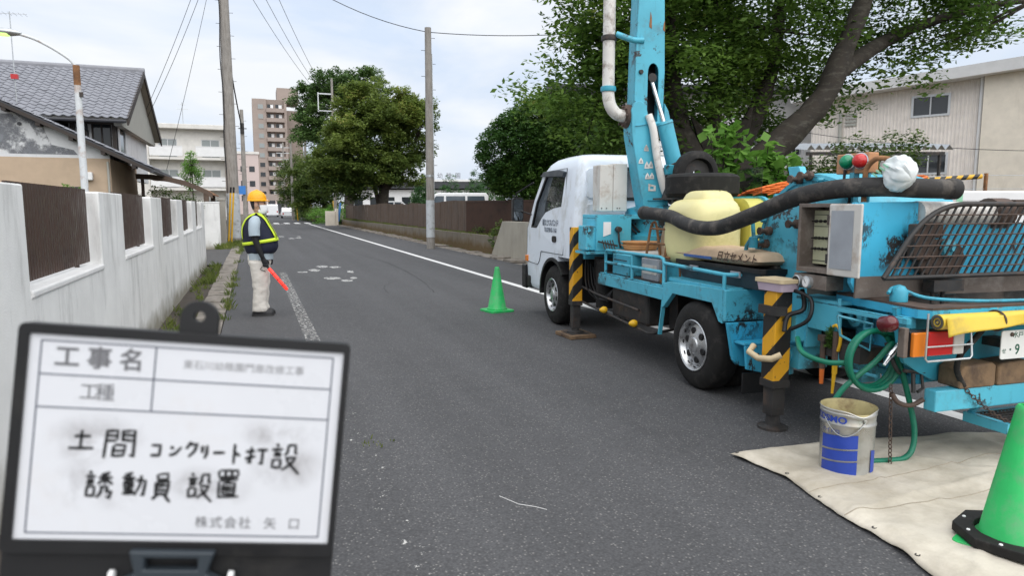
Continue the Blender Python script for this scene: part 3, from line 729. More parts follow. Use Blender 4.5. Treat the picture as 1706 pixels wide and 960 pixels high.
tree('zelkova_tree', 'tall flat topped tree rising behind the olive green roadside tree', (8.8, 70, 0),
     [([(0, 0, -.1), (.2, 0, 4), (0, 0, 7)], .55, .3), ([(0, 0, 6), (-2.4, 0, 9), (-3.6, 0, 11)], .25, .06), ([(0, 0, 6), (2, 0, 10), (3, 0, 12.6)], .25, .06)],
     [(-3.0, 0, 11.2, 2.3, 2.4, 1.9), (-.9, 0, 13.0, 3.0, 2.6, 1.6), (1.9, 0, 13.4, 2.6, 2.4, 1.5), (-2.9, 0, 8.6, 1.6, 1.8, 1.2)], 900, 40, .26, 'leaf_far2', 34, .45, .4, lump=(75, .5, 1.0))
tree('roadside_tree', 'lower dark tree left of the olive tree, beside the far poles', (5.5, 96, 0), [([(0, 0, -.1), (0, 0, 3)], .3, .2), ([(0, 0, 2.5), (-.6, 0, 5)], .15, .05), ([(0, 0, 2.5), (.7, 0, 5)], .15, .05)],
     [(-.6, 0, 5.0, 2.2, 2, 2.8), (1.0, 0, 6.2, 2.4, 2, 2.8), (-.3, 0, 2.9, 2.0, 1.6, 1.6)], 420, 30, .26, 'leaf_far', 35, .6, .45, tonefn=lambda c: .2)
shrub('road_hedge', 'bright green hedge at the far end of the brown fence', (7.2, 63, 0), [(0, 0, .9, 1.6, 1.2, .95), (-1.4, 3, .7, 1.3, 1.5, .8)], 220, 26, .12, 'leaf_broad', 36, .25)
shrub('road_hedge', 'unkempt brown green roadside hedge beneath the dark trees', (5.9, 72, 0), [(0, 0, .8, .9, 3.0, .9), (-.3, 7, .9, .9, 3.5, 1.0), (-.5, 14, .8, .9, 4, 1.0)], 300, 26, .16, 'leaf_shrub', 37, .3)
k = 0
for (x, y, h, wd, lab) in [(13.5, 57.5, 3.8, 1.25, 'rounded conifer just right of the olive tree trunk'), (16.0, 68.7, 4.1, 1.35, 'rounded conifer left of the concrete pole'), (18.7, 67.8, 4.5, 1.5, 'rounded bright conifer right of the concrete pole'),
                           (21.2, 67.2, 5.0, 1.3, 'pointed conifer in front of the lettered building'), (16.6, 49.8, 3.7, 1.6, 'bluish bushy conifer next to the round evergreen')]:
    t = thing('garden_conifer', lab, 'tree', (x, y, .4), 0, 'conifers behind the brown fence')
    bl = [(0, 0, h * .28, wd, wd, h * .3), (0, 0, h * .52, wd * .86, wd * .86, h * .28), (0, 0, h * .78, wd * .5, wd * .5, h * .22)]
    C = shell_points(bl, 200, 50 + k, .7); link('crown', leaf_mesh('crown', C, 30, .28, .15, 'leaf_conifer', 60 + k), t)
    b = MB(); b.tube([(0, 0, -.1), (0, 0, h * .6)], [.12, .04], 7); b.build('trunk', 'bark', t); k += 1
shrub('garden_shrub', 'bright green shrub under the round evergreen', (13.2, 32.5, .4), [(0, 0, 1.0, 1.0, .8, 1.0), (.6, 0, .8, .9, .8, .8)], 160, 24, .11, 'leaf_broad', 38, .22)
shrub('garden_shrub', 'dark shrub right of the round evergreen trunk', (11.6, 26.0, .4), [(0, 0, .9, .7, .6, .9)], 120, 24, .10, 'leaf_hedge', 39, .22)
# plants between the truck and the pale building
def broad_plant(loc, label, h, seed, n=9):
    t = thing('broad_leaf_plant', label, 'plant', loc, 0, 'broad leaved plants behind the truck')
    rr = random.Random(seed); b = MB(); C = []
    for i in range(n):
        a = rr.uniform(0, 6.28); s = rr.uniform(.1, .5); top = (s * math.cos(a), s * math.sin(a), h * rr.uniform(.55, 1.0))
        b.tube([(0, 0, -.05), (top[0] * .3, top[1] * .3, top[2] * .6), top], [.025, .018, .008], 6)
        for q in np.linspace(.45, 1, 5): C.append((top[0] * q ** 1.6, top[1] * q ** 1.6, top[2] * q))
    b.build('stem', 'bark', t)
    link('leaves', leaf_mesh('leaves', np.array(C), 8, .20, .22, 'leaf_broad', seed, flat=.5, droop=.35, aspect=.85), t); return t
broad_plant((8.0, 10.6, .42), 'tall light green broad leaved plant above the spare tyre', 2.75, 41, 12)
broad_plant((8.6, 10.2, .42), 'light green broad leaved plant between the spare tyre and the signal lamps', 2.45, 42, 12)
broad_plant((9.2, 9.9, .42), 'small broad leaved plant above the orange barriers', 2.0, 43, 8)
shrub('site_shrub', 'bamboo like dark shrub behind the orange barriers', (10.6, 11.2, .42), [(0, 0, 1.0, 1.3, .7, 1.0), (1.2, -.4, 1.4, 1.1, .6, .8), (-1.3, .3, .8, 1.0, .6, .8)], 300, 18, .12, 'leaf_shrub', 44, .22, 16)
shrub('site_shrub', 'reddish green shrub against the pale siding, over the corrugated canopy', (16.3, 15.2, .42), [(0, 0, 2.3, 1.3, .8, .9), (1.0, -.4, 2.7, .9, .6, .6), (-1.0, .2, 1.9, 1.0, .6, .8)], 260, 16, .13, 'leaf_shrub', 45, .26, 10)
shrub('site_shrub', 'low dark shrub left of the big cherry trunk', (8.3, 12.2, .42), [(0, 0, .8, .9, .6, .8)], 130, 18, .12, 'leaf_cherry', 46, .22)

# ------------------------------------------------------------------ tiled house on the left
house = thing('tiled_house', 'two storey white and beige house with grey pantile roof', 'house', (-4.3, 26, 0))
HX, HY = -4.3, 26.0
def H(x, y, z): return (x - HX, y - HY, z)
def xz(y0): return lambda a, c, t: (a - HX, y0 + t - HY, c)
b = MB(); b.box(-13 - HX, 0, 0, 5.5, -.1, 3.10); b.build('lower_wall', 'house_beige', house)
b = MB(); b.panel([[(-13, 3.1), (-4.31, 3.1), (-4.31, 3.28), (-10, 5.9), (-13, 5.9)]], xz(26.003), 0, .15); b.build('gable_wall', 'house_white', house)
b = MB(); b.panel([[(-13, 4.42), (-6.0, 4.42), (-6.1, 4.05), (-6.0, 3.75), (-5.9, 3.5), (-5.3, 3.35), (-5.2, 3.2), (-13, 3.2)]], xz(25.996), 0, .004)
m_, t_, b_ = _nodes('soot'); v_ = _world(t_); f_ = _ramp(t_, _noise(t_, v_, 1.3, 8, .7), .42, .62); b_.inputs['Base Color'].default_value = (.22, .23, .25, 1); t_.links.new(f_, b_.inputs['Alpha']); b_.inputs['Roughness'].default_value = .9
b.build('weather_stain', 'soot', house, fix=False)
b = MB(); b.panel([circ(-6.72, 4.12, .06, 12)], xz(25.97), 0, .04); b.build('vent_hole', 'roof_dark', house)
# lower roof: rake running down to the right, tiled
def rake(x): return 2.80 + (-3.15 - x) * .49
b = MB(); b.panel([[(-11, rake(-11) - .12), (-3.1, rake(-3.1) - .12), (-3.1, rake(-3.1)), (-11, rake(-11))]], xz(25.55), 0, .06); b.build('barge_board', 'dark_wood', house)
b = MB(); b.panel([[(-11, rake(-11) - .05), (-3.05, rake(-3.05) - .05), (-3.05, rake(-3.05) + .05), (-11, rake(-11) + .05)]], xz(25.62), 0, 5.6); b.build('lower_roof', 'roof_dark', house)
for i in range(5):
    xx = -7.0 + i * .86; b = MB(); b.box(xx - HX - .06, xx - HX + .06, -.42, 0, rake(xx) - .22, rake(xx) - .10); b.build('rafter', 'dark_wood', house)
def tiles(o0, ux, uy, nu, nv, tw, tl, name, parent, m='roof_tile', amp=.035):
    """Rows of S-shaped pantiles: each tile its own curved piece overlapping the one below."""
    o0 = Vector(o0); ux = Vector(ux).normalized(); uy = Vector(uy).normalized(); nn = ux.cross(uy)
    b = MB(); K = 6; rr = random.Random(2)
    for j in range(nv):
        for i in range(nu):
            jit = rr.uniform(-.004, .004)
            top = []; bot = []
            for k in range(K + 1):
                s = k / K; hgt = amp * math.sin(s * 2 * PI) * (1 if s < .5 else .6) + .012
                top.append(o0 + ux * (tw * (i + s * 1.06)) + uy * (tl * j - .02) + nn * (hgt + .028 + jit))
                bot.append(o0 + ux * (tw * (i + s * 1.06)) + uy * (tl * (j + 1) + .02) + nn * (hgt + jit))
            low = [p - nn * .028 for p in top]
            vs = top + bot + low
            fs = [(k, k + 1, K + 2 + k, K + 1 + k) for k in range(K)] + [(2 * K + 2 + k, 2 * K + 3 + k, k + 1, k) for k in range(K)]
            b.add(vs, fs)
    o = b.build(name, m, parent, smooth=40, fix=False); o['kind'] = 'stuff'; return o
tiles(H(-3.05, 25.6, rake(-3.05) + .05), (0, 1, 0), (-1, 0, .49), 8, 20, .29, .30, 'rake_tiles', house)
# upper storey
b = MB(); b.panel([rc(-13, -4.45, 2.6, 4.62), rc(-9.4, -7.7, 3.0, 4.2), rc(-6.6, -5.95, 3.35, 4.5), rc(-5.25, -4.62, 3.5, 4.55)], xz(28.6), 0, .15); b.build('upper_wall', 'house_white', house)
b = MB(); b.panel([[(28.6, 2.6), (36, 2.6), (36, 4.7), (32.5, 6.6), (28.6, 4.62)], rc(29.2, 30.4, 3.5, 4.5)], lambda a, c, t: (t - HX, a - HY, c), -4.45, -4.6); b.build('gable_end_wall', 'house_white', house)
for (x0, x1, z0, z1) in ((-9.4, -7.7, 3.0, 4.2), (-6.6, -5.95, 3.35, 4.5), (-5.25, -4.62, 3.5, 4.55)):
    b = MB(); b.panel([rc(x0, x1, z0, z1), rc(x0 + .05, (x0 + x1) / 2 - .025, z0 + .05, z1 - .05), rc((x0 + x1) / 2 + .025, x1 - .05, z0 + .05, z1 - .05)], xz(28.62), 0, .06); wf = b.build('window', 'dark_wood', house)
    b = MB(); b.box(x0 + .04 - HX, x1 - .04 - HX, 28.66 - HY, 28.67 - HY, z0 + .04, z1 - .04); b.build('pane', 'window_glass', wf)
b = MB(); b.box(-4.52 - HX, -4.49 - HX, 3.2, 4.4, 3.5, 4.5); b.build('pane', 'window_glass', house)
# bay with timber posts under the eave
for xx in (-6.75, -5.8, -5.42, -4.52):
    b = MB(); b.box(xx - HX - .06, xx - HX + .06, 28.42 - HY, 28.6 - HY, 2.7, 4.62); b.build('timber_post', 'dark_wood', house)
b = MB(); b.box(-6.7 - HX, -4.5 - HX, 28.36 - HY, 28.46 - HY, 3.36, 3.46); b.box(-6.7 - HX, -4.5 - HX, 28.36 - HY, 28.42 - HY, 4.44, 4.55); b.build('timber_rail', 'dark_wood', house)
E0, RD = (27.75, 4.60), (32.5, 7.0)
b = MB(); b.panel([[(27.75, 4.52), (27.75, 4.62), (32.5, 7.0), (37.2, 4.66), (37.2, 4.56), (32.5, 6.88)]], lambda a, c, t: (t - HX, a - HY, c), -14, -3.98); up_roof = b.build('upper_roof', 'soffit', house)
tiles(H(-13.9, 27.68, 4.60), (1, 0, 0), (0, 4.75, 2.40), 35, 17, .284, .31, 'roof_tiles', house)
b = MB(); b.panel([circ(32.5, 7.04, .13, 10, .14)], lambda a, c, t: (t - HX, a - HY, c), -14, -3.92); b.panel([rc(32.33, 32.67, 6.9, 7.06)], lambda a, c, t: (t - HX, a - HY, c), -13.9, -3.96); b.build('ridge', 'roof_tile', house, smooth=40)
b = MB(); b.panel([[(27.7, 4.36), (27.7, 4.64), (32.5, 7.06), (37.25, 4.70), (37.25, 4.42), (32.5, 6.80)]], lambda a, c, t: (t - HX, a - HY, c), -3.985, -3.93); b.build('barge_board', 'dark_wood', house)
b = MB(); b.panel([[(28.0, 4.5), (32.5, 6.82), (37.0, 4.5), (37.0, 4.38), (28.0, 4.38)]], lambda a, c, t: (t - HX, a - HY, c), -4.44, -4.2); b.build('gable_soffit', 'soffit', house)
b = MB(); b.cyl(H(-14, 27.68, 4.50), H(-4.0, 27.68, 4.50), .06, n=8); b.cyl(H(-5.35, 27.7, 4.5), H(-5.35, 28.5, 4.2), .04, n=8); b.cyl(H(-5.35, 28.5, 4.2), H(-5.35, 28.5, 2.7), .035, n=8); b.build('eave_gutter', 'roof_dark', house)
b = MB(); b.cyl(H(-3.05, 25.6, 2.70), H(-3.05, 31.2, 2.70), .07, n=8); b.build('eave_gutter', 'roof_dark', house)
b = MB(); b.cyl(H(-4.36, 25.94, 3.0), H(-4.36, 25.94, 0), .035, n=8); b.build('downpipe', 'soffit', house)
b = MB(); b.obox(H(-4.95, 25.9, 2.52), (.30, .2, .26)); b.build('vent_hood', 'white_paint', house, bevel=.03)
b = MB(); b.box(-8.9 - HX, -5.2 - HX, -.03, 0, 1.6, 2.18); b.build('window_strip', 'window_glass', house)
an = thing('roof_antenna', 'thin television antenna with red clamp on the tiled roof', 'antenna', H(-7.42, 28.3, 4.78) and (-7.42, 28.6, 5.0))
b = MB(); b.cyl((0, 0, -.2), (0, 0, 3.1), .018, n=6); b.cyl((-.5, 0, 3.0), (.5, 0, 3.05), .01, n=5)
for i in range(7): b.cyl((-.45 + i * .15, -.25, 3.02), (-.45 + i * .15, .25, 3.02), .006, n=4)
b.build('mast', 'galv', an); b = MB(); b.obox((0, 0, .95), (.2, .14, .16)); b.build('clamp', 'lamp_red', an)
# carport roof between house and wall
cp = thing('carport', 'low arched brown carport roof between the house and the white end wall', 'carport', (-2.9, 29, 0))
arc = [(-1.05, 2.72), (-.5, 2.70), (0, 2.63), (.6, 2.48), (1.1, 2.27), (1.5, 2.03)]
b = MB(); b.panel([arc + [(x, z - .05) for x, z in reversed(arc)]], lambda a, c, t: (a, t, c), -.3, 5); b.build('roof_sheet', 'rust', cp)
b = MB(); b.panel([[(x, z + .02) for x, z in arc] + [(x, z - .17) for x, z in reversed(arc)]], lambda a, c, t: (a, t, c), -.38, -.305); b.build('edge_beam', 'brown_fence', cp)
b = MB(); b.box(1.18, 1.36, -.36, -.2, -.05, 2.1); b.build('post', 'brown_fence', cp); b = MB(); b.box(1.18, 1.36, 4.4, 4.56, -.05, 2.1); b.build('post', 'brown_fence', cp); b = MB(); b.box(-.9, -.8, -.3, -.2, -.05, 2.6); b.build('post', 'brown_metal', cp)
shrub('garden_bush', 'green garden bush peeking over the white wall by the house', (-5.4, 24.6, 0), [(0, 0, 1.75, .9, .5, .45)], 90, 20, .09, 'leaf_broad', 71, .2)
shrub('garden_bush', 'green bush under the arched carport', (-3.1, 27.6, 0), [(0, 0, 1.75, .9, .5, .5), (.8, .3, 1.6, .6, .5, .4)], 110, 20, .09, 'leaf_shrub', 72, .2)
tree('garden_tree', 'slim young tree rising in front of the white apartment block', (-4.2, 58, 0), [([(0, 0, -.1), (0, 0, 2), (0, 0, 4.6)], .08, .03)], [(0, 0, 3.9, .8, .7, 1.1), (0, 0, 4.9, .5, .5, .8)], 110, 24, .16, 'leaf_broad', 73, .3)
# ------------------------------------------------------------------ white three storey apartment block
ap = thing('apartment_block', 'white three storey apartment block with balconies behind the carport', 'building', (-5, 68, 0))
wins = [(-7.5, 5.9), (-4.05, 5.9), (-7.5, 3.25), (-4.05, 3.25), (-7.5, .6), (-4.05, .6)]
loops = [rc(-13, -1.75, -.1, 8.3)] + [rc(x, x + 1.5, z, z + 1.6) for x, z in wins]
b = MB(); b.panel(loops, lambda a, c, t: (a + 5, t, c), 0, .3); b.box(-8, 3.25, .301, 9, -.1, 8.3); b.build('wall', 'apartment_white', ap)
b = MB(); b.box(-8.3, 3.0, -.9, 9.3, 8.32, 8.72); b.build('roof', 'apartment_white', ap, bevel=.03)
b = MB(); b.box(2.9, 3.3, -1.1, .0, -.1, 8.31); b.build('end_pier', 'apartment_white', ap); b = MB(); b.box(-8.3, -3.15, -.9, -.002, -.1, 8.31); b.build('stair_tower', 'apartment_white', ap)
for x, z in wins:
    b = MB(); b.panel([rc(x, x + 1.5, z, z + 1.6), rc(x + .06, x + .72, z + .06, z + 1.54), rc(x + .78, x + 1.44, z + .06, z + 1.54)], lambda a, c, t: (a + 5, t, c), .05, .12); wo = b.build('window', 'alu', ap)
    b = MB(); b.box(x + .05 + 5, x + 1.45 + 5, .09, .10, z + .05, z + 1.55); b.build('pane', 'window_curtain', wo)
for z in (5.65, 3.0, .4):
    b = MB(); b.box(-3.1, 2.88, -1.15, -.003, z, z + .2); b.build('balcony_slab', 'apartment_white', ap)
    for x0, x1 in ((-3.08, -.5), (.55, 2.85)):
        b = MB()
        b.box(x0, x1, -1.13, -1.09, z + .3, z + 1.12); b.box(x0, x1, -1.15, -1.07, z + 1.12, z + 1.17); b.build('balcony_screen', 'white_paint', ap)
    b = MB(); b.box(-.45, .5, -1.12, -1.10, z + .2, z + 1.05); b.build('balcony_rail', 'apartment_white', ap)
an2 = thing('roof_antenna', 'thin antenna on the roof of the white apartment block', 'antenna', (-5.5, 69, 8.7)); b = MB(); b.cyl((0, 0, -.1), (0, 0, 2.1), .03, n=5); b.cyl((-.5, 0, 1.5), (.5, 0, 1.5), .02, n=4); b.cyl((-.3, 0, 1.9), (.3, 0, 1.9), .02, n=4); b.build('mast', 'galv', an2)
# ------------------------------------------------------------------ brown tower
tw = thing('brown_tower', 'tall brown eleven storey apartment tower far up the road', 'building', (6, 220, 0))
FH = 2.82
b = MB(); b.box(-5.0, 4.6, .8, 14, -.1, 33.2); b.build('wall', 'tower_brown', tw)
b = MB(); b.box(2.2, 8.4, 5, 14, 33.0, 37.4); b.build('stair_head', 'tower_brown_light', tw)
b = MB(); b.box(4.6, 9.2, 3.0, 30, -.1, 30.5); b.build('side_wing', 'tower_brown', tw)
b = MB(); b.box(-5.0, -1.1, 0, .798, -.1, 33.2); fr = b.build('front_pier', 'tower_brown_light', tw); b = MB(); b.box(3.9, 4.6, 0, .798, -.1, 33.2); b.build('front_pier', 'tower_brown_light', tw)
for f in range(11):
    z = 1.2 + FH * f
    b = MB(); b.box(-1.1, 3.9, -.7, .797, z, z + 1.15); b.build('balcony', 'tower_brown_light', tw)
    for x0, x1 in ((-.8, 1.0), (1.5, 3.4)):
        b = MB(); b.box(x0, x1, .74, .795, z + 1.2, z + 2.4); wo = b.build('window', 'window_glass', tw); b = MB(); b.box(x0 + .9, x1 - .1, .72, .738, z + 1.3, z + 2.3); b.build('curtain', 'white_paint', wo)
    b = MB(); b.box(-3.4, -2.0, -.05, -.002, z + .95, z + 2.2); wo = b.build('window', 'window_glass' if f < 5 else 'window_curtain', tw)
    b = MB(); b.box(-3.5, -1.9, -.09, -.003, z + .80, z + .93); b.build('sill', 'tower_brown_light', wo)
    for yy in (6, 12, 18, 24):
        b = MB(); b.box(9.21, 9.26, yy, yy + 2.4, z + 1.0, z + 2.3); b.build('window', 'window_glass', tw)
b = MB(); b.box(-5.6, 9.6, -3.0, -.75, -.1, 3.4); b.build('entrance_block', 'pink_wall', tw)
pk = thing('pink_building', 'pale pink low building left of the brown tower', 'building', (-3.5, 175, 0)); b = MB(); b.box(-4, 5.2, 0, 12, -.1, 13.9); b.build('wall', 'pink_wall', pk)
b = MB(); b.box(-4.2, 5.4, -.2, 12.2, 13.9, 14.5); b.build('roof', 'apartment_white', pk)
for i in range(4):
    for zz in (3, 6.4, 9.8):
        b = MB(); b.box(-2.6 + i * 1.9, -1.4 + i * 1.9, -.05, -.002, zz, zz + 1.3); b.build('window', 'window_glass', pk)
sh = thing('roadside_shop', 'dark fronted low shop with pale columns at the foot of the tower', 'building', (7.5, 150, 0)); b = MB(); b.box(-5, 4, 0, 8, -.1, 4.2); b.build('wall', 'tower_brown_light', sh); b = MB(); b.box(-4.6, 3.6, -.06, -.002, .3, 2.9); b.build('shop_window', 'roof_dark', sh)
for i in range(6): b = MB(); b.box(-4.8 + i * 1.7, -4.5 + i * 1.7, -.25, -.07, 0, 3.2); b.build('column', 'pink_wall', sh)
# ------------------------------------------------------------------ lettered building beyond the car park
lb = thing('lettered_building', 'low white building with roof letters beyond the car park', 'building', (28, 112, 0), -.32)
b = MB(); b.box(-14, 12, 0, 12, -.1, 4.4); b.build('wall', 'white_paint', lb); b = MB(); b.box(-14.4, 12.4, -1, 12.4, 4.6, 5.7); b.build('fascia', 'slate_dark', lb)
b = MB(); b.box(-14.5, 12.5, -1.1, 12.5, 5.7, 6.05); b.build('roof_edge', 'white_paint', lb)
for i in range(10): b = MB(); b.box(-13 + i * 2.6, -11.6 + i * 2.6, -.05, -.002, 1.0, 3.2); b.build('window', 'window_glass', lb)
for i, ch in enumerate('東石川幼稚園'): text_mesh('roof_letter', ch, .95, 'ink_grey', lb, mbasis((-3.2 + i * 1.45, -1.0, 6.6), (1, 0, 0), (0, 0, 1)), extr=.05)
# ------------------------------------------------------------------ pale corrugated building on the right
B0 = Vector((26.6, 26.0, .4)); B1 = Vector((28.95, 20.85, .4)); bd = (B1 - B0).normalized(); bn = Vector((bd.y, -bd.x, 0))
if bn.dot(-B0) < 0: bn = -bn
pb = thing('siding_building', 'two storey pale building with ribbed siding and sloping white eaves', 'building', tuple(B0))
def BW(s, h, t=0): p = bd * s + bn * t; return (p.x, p.y, h)
LW = (B1 - B0).length; wz = [(2.95, 4.35, 5.15, 5.98), (3.0, 4.4, 2.62, 3.45)]
loops = [[(-1.5, 0), (LW, 0), (LW, 6.75), (-1.5, 6.2)]] + [rc(a, c, e, f) for a, c, e, f in wz]
b = MB(); b.panel(loops, lambda a, c, t: BW(a, c, t), 0, -.2); b.build('wall', 'pale_siding', pb)
rb = MB(); rb.add([(-.035, 0, 0), (.035, 0, 0), (.02, .03, 0), (-.02, .03, 0), (-.035, 0, 1), (.035, 0, 1), (.02, .03, 1), (-.02, .03, 1)], [(0, 1, 5, 4), (1, 2, 6, 5), (2, 3, 7, 6), (3, 0, 4, 7), (4, 5, 6, 7)])
rme = rb.mesh('siding_rib', 'pale_siding'); ang = math.atan2(bd.y, bd.x)
s = -1.4
while s < LW - .05:
    segs = [(.02, 6.15 + .08 * (s + 1.5))]
    for a, c, e, f in wz:
        if a - .1 < s < c + .1: segs = [(.02, wz[1][2] - .06), (wz[1][3] + .06, wz[0][2] - .06), (wz[0][3] + .06, segs[-1][1])]; break
    for z0, z1 in segs:
        o = link('siding_rib', rme, pb); o.location = BW(s, z0, .001); o.rotation_euler = (0, 0, ang if bn.dot(Vector((-bd.y, bd.x, 0))) > 0 else ang + PI); o.scale = (1, 1, z1 - z0)
    s += .145
for a, c, e, f in wz:
    mid = (a + c) / 2
    b = MB(); b.panel([rc(a - .06, c + .06, e - .06, f + .06), rc(a + .03, mid - .025, e + .03, f - .03), rc(mid + .025, c - .03, e + .03, f - .03)], lambda p, q, t: BW(p, q, t), .05, -.06); wo = b.build('window', 'alu', pb)
    b = MB(); b.panel([rc(a + .02, c - .02, e + .02, f - .02)], lambda p, q, t: BW(p, q, t), -.02, -.03); b.build('pane', 'window_glass', wo)
b = MB(); b.panel([[(-2.2, 6.2), (LW + 9, 6.95), (LW + 9, 7.35), (-2.2, 6.55)]], lambda a, c, t: BW(a, c, t), .9, .82); b.build('fascia', 'pale_siding', pb)
b = MB(); b.add([BW(-2.2, 6.18, .9), BW(LW + 9, 6.93, .9), BW(LW + 9, 6.93, -5), BW(-2.2, 6.18, -5), BW(-2.3, 6.6, 1.0), BW(LW + 9, 7.40, 1.0), BW(LW + 9, 8.2, -5), BW(-2.3, 7.3, -5)], [(0, 1, 2, 3), (4, 5, 6, 7), (0, 1, 5, 4), (1, 2, 6, 5), (2, 3, 7, 6), (3, 0, 4, 7)]); b.build('roof', 'white_paint', pb)
b = MB(); b.panel([rc(LW, LW + 9, 0, 6.9)], lambda a, c, t: BW(a, c, t), .35, -.2); b.build('plain_wall', 'cream', pb)
b = MB(); b.cyl(BW(LW - .12, 0, .12), BW(LW - .12, 6.7, .12), .07, n=10); b.build('downpipe', 'white_paint', pb)
b = MB(); b.cyl(BW(-.1, 2.2, .1), BW(-.1, 5.6, .1), .08, n=8); b.build('duct', 'soffit', pb); b = MB(); 
for i in range(4): b.obox(BW(.35, 5.0 + i * .16, .05), (.5, .06, .1), (0, 0, ang))
b.build('vent_louvre', 'soffit', pb)
# balconied wing behind the cherry
bw = thing('balcony_wing', 'white framed building wing with dark windows behind the cherry tree', 'building', (21.5, 31.5, .4), -.33)
b = MB(); b.panel([rc(-7, 7, 0, 7)] + [rc(-6.6 + i * 1.9, -5.2 + i * 1.9, z, z + 1.5) for i in range(7) for z in (.6, 3.9)], lambda a, c, t: (a, t, c), 0, .2); b.build('wall', 'white_paint', bw)
for i in range(7):
    for z in (.6, 3.9):
        b = MB(); b.box(-6.65 + i * 1.9, -5.15 + i * 1.9, .1, .12, z - .02, z + 1.52); wo = b.build('window', 'window_glass', bw); b = MB(); b.box(-5.93 + i * 1.9, -5.87 + i * 1.9, .05, .098, z, z + 1.5); b.build('frame', 'white_paint', wo)
b = MB(); b.box(-7, 7, -1.1, -.003, 3.1, 3.3); b.build('balcony_slab', 'white_paint', bw); b = MB()
for i in range(70): b.cyl((-6.95 + i * .2, -1.05, 3.3), (-6.95 + i * .2, -1.05, 4.2), .012, n=4)
b.box(-7, 7, -1.08, -1.02, 4.2, 4.26); b.build('balcony_rail', 'galv', bw); b = MB(); b.box(-7.4, 7.4, -1.5, 8, 7.0, 7.25); b.build('roof', 'slate_dark', bw); b = MB(); b.box(-7, 7, .6, 8, -.1, 6.9); b.build('core', 'house_beige', bw)
# corrugated canopy in front of the pale building
cc = thing('corrugated_canopy', 'grey corrugated canopy roof with zigzag edge below the pale siding', 'canopy', (19.2, 19.6, .42))
dv = Vector((.93, -.36, 0)); nv_ = Vector((.36, .93, 0)); b = MB(); n = 36; pts = []
for i in range(n + 1): pts.append((i * .145 - .6, 3.22 + (.10 if i % 2 else -.08)))
vs = []; fs = []
for i, (s, z) in enumerate(pts):
    for q, zz in ((0, z), (2.2, z + .25)):
        p = dv * s + nv_ * q; vs.append((p.x, p.y, zz))
    if i: fs.append((2 * i - 2, 2 * i - 1, 2 * i + 1, 2 * i))
b.add(vs, fs); o = b.build('roof_sheet', 'galv', cc, fix=False); md = o.modifiers.new('s', 'SOLIDIFY'); md.thickness = .01
b = MB(); p = dv * 4.4; b.bar((-.5, .3, 3.02), (p.x, p.y + .1, 3.02), .06, .12)
for s in (-.4, 1.9, 4.2): q = dv * s + nv_ * .1; b.box(q.x - .04, q.x + .04, q.y - .04, q.y + .04, -.1, 3.0)
b.build('frame', 'dark_metal', cc)
# ------------------------------------------------------------------ poles, lamp, wires
def pole(name, label, x, y, h, r0, r1, sleeve=None, steps=True, base=0):
    t = thing(name, label, 'pole', (x, y, base))
    b = MB(); n = 14; pts = [(0, 0, -.3 + (h + .3) * i / n) for i in range(n + 1)]
    b.tube(pts, [r0 + (r1 - r0) * i / n for i in range(n + 1)], 20); b.build('shaft', 'pole_concrete', t, smooth=40)
    if sleeve:
        z0, z1 = sleeve; ra = r0 + (r1 - r0) * (z0 / h) + .008; rb = r0 + (r1 - r0) * (z1 / h) + .008
        b = MB(); b.tube([(0, 0, z0), (0, 0, z1)], [ra, rb], 20); b.build('sleeve', 'pole_sleeve', t, smooth=40)
    if steps:
        z = 2.6; k = 0
        while z < h - .3:
            b = MB(); s = 1 if k % 2 else -1; r = r0 + (r1 - r0) * z / h; b.cyl((s * r * .9, 0, z), (s * (r + .14), 0, z), .009, n=5); b.build('step_bolt', 'dark_metal', t); z += .45; k += 1
    return t
pl_ = pole('utility_pole', 'tall leaning grey concrete utility pole by the yellow guy guard', -.76, 31.2, 14.2, .27, .15, (.25, 2.1))
b = MB(); P = [(-.2 + .03 * math.sin(i * .9), -.16, 1.5 + i * .5) for i in range(25)]; b.tube(P, .022, 6); b.build('riser_cable', 'wire_black', pl_)
b = MB(); b.bar((-.9, 0, 13.4), (.9, 0, 13.4), .09, .09); b.bar((-.8, 0, 12.3), (.8, 0, 12.3), .08, .08); b.build('crossarm', 'galv', pl_)
pr = pole('utility_pole', 'slim flat topped concrete pole with pale sleeve at the right road edge', 6.12, 25.0, 7.9, .155, .115, (.42, 1.78))
b = MB(); b.cyl((0, 0, 2.62), (0, 0, 2.70), .152, n=16); b.build('band', 'galv', pr); b = MB(); b.tube([(.145, -.02, 1.8), (.14, -.02, 4), (.13, 0, 7)], .02, 6); b.build('conduit', 'pole_sleeve', pr)
p2 = pole('utility_pole', 'thinner utility pole just right of the tall one', -.40, 45, 7.3, .16, .10)
b = MB(); b.cyl((0, -.12, 5.9), (0, -.12, 6.5), .12, n=10); b.cyl((-.2, 0, 6.2), (.25, 0, 6.2), .03, n=6); b.build('junction_box', 'dark_metal', p2)
b = MB(); b.box(-.35, .05, -.2, -.16, 2.3, 2.8); b.build('road_sign', 'sign_blue', p2)
for i, (x, y, h, lab) in enumerate([(5.65, 80, 11.2, 'pale far pole in front of the dark trees'), (4.35, 84, 9.2, 'grey far pole at the edge of the crosswalk'), (5.0, 120, 12, 'distant pole with transformers in front of the tower')]):
    fp = pole('utility_pole', lab, x, y, h, .17, .11, None, False)
    if i == 2:
        for zz in (7.2, 8.2, 9.3, 10.3, 11.2): b = MB(); b.bar((-1.1, 0, zz), (1.0, 0, zz), .1, .1); b.build('crossarm', 'galv', fp)
        b = MB(); b.cyl((.5, -.3, 6.4), (.5, -.3, 7.4), .3, n=12); b.build('transformer', 'galv', fp)
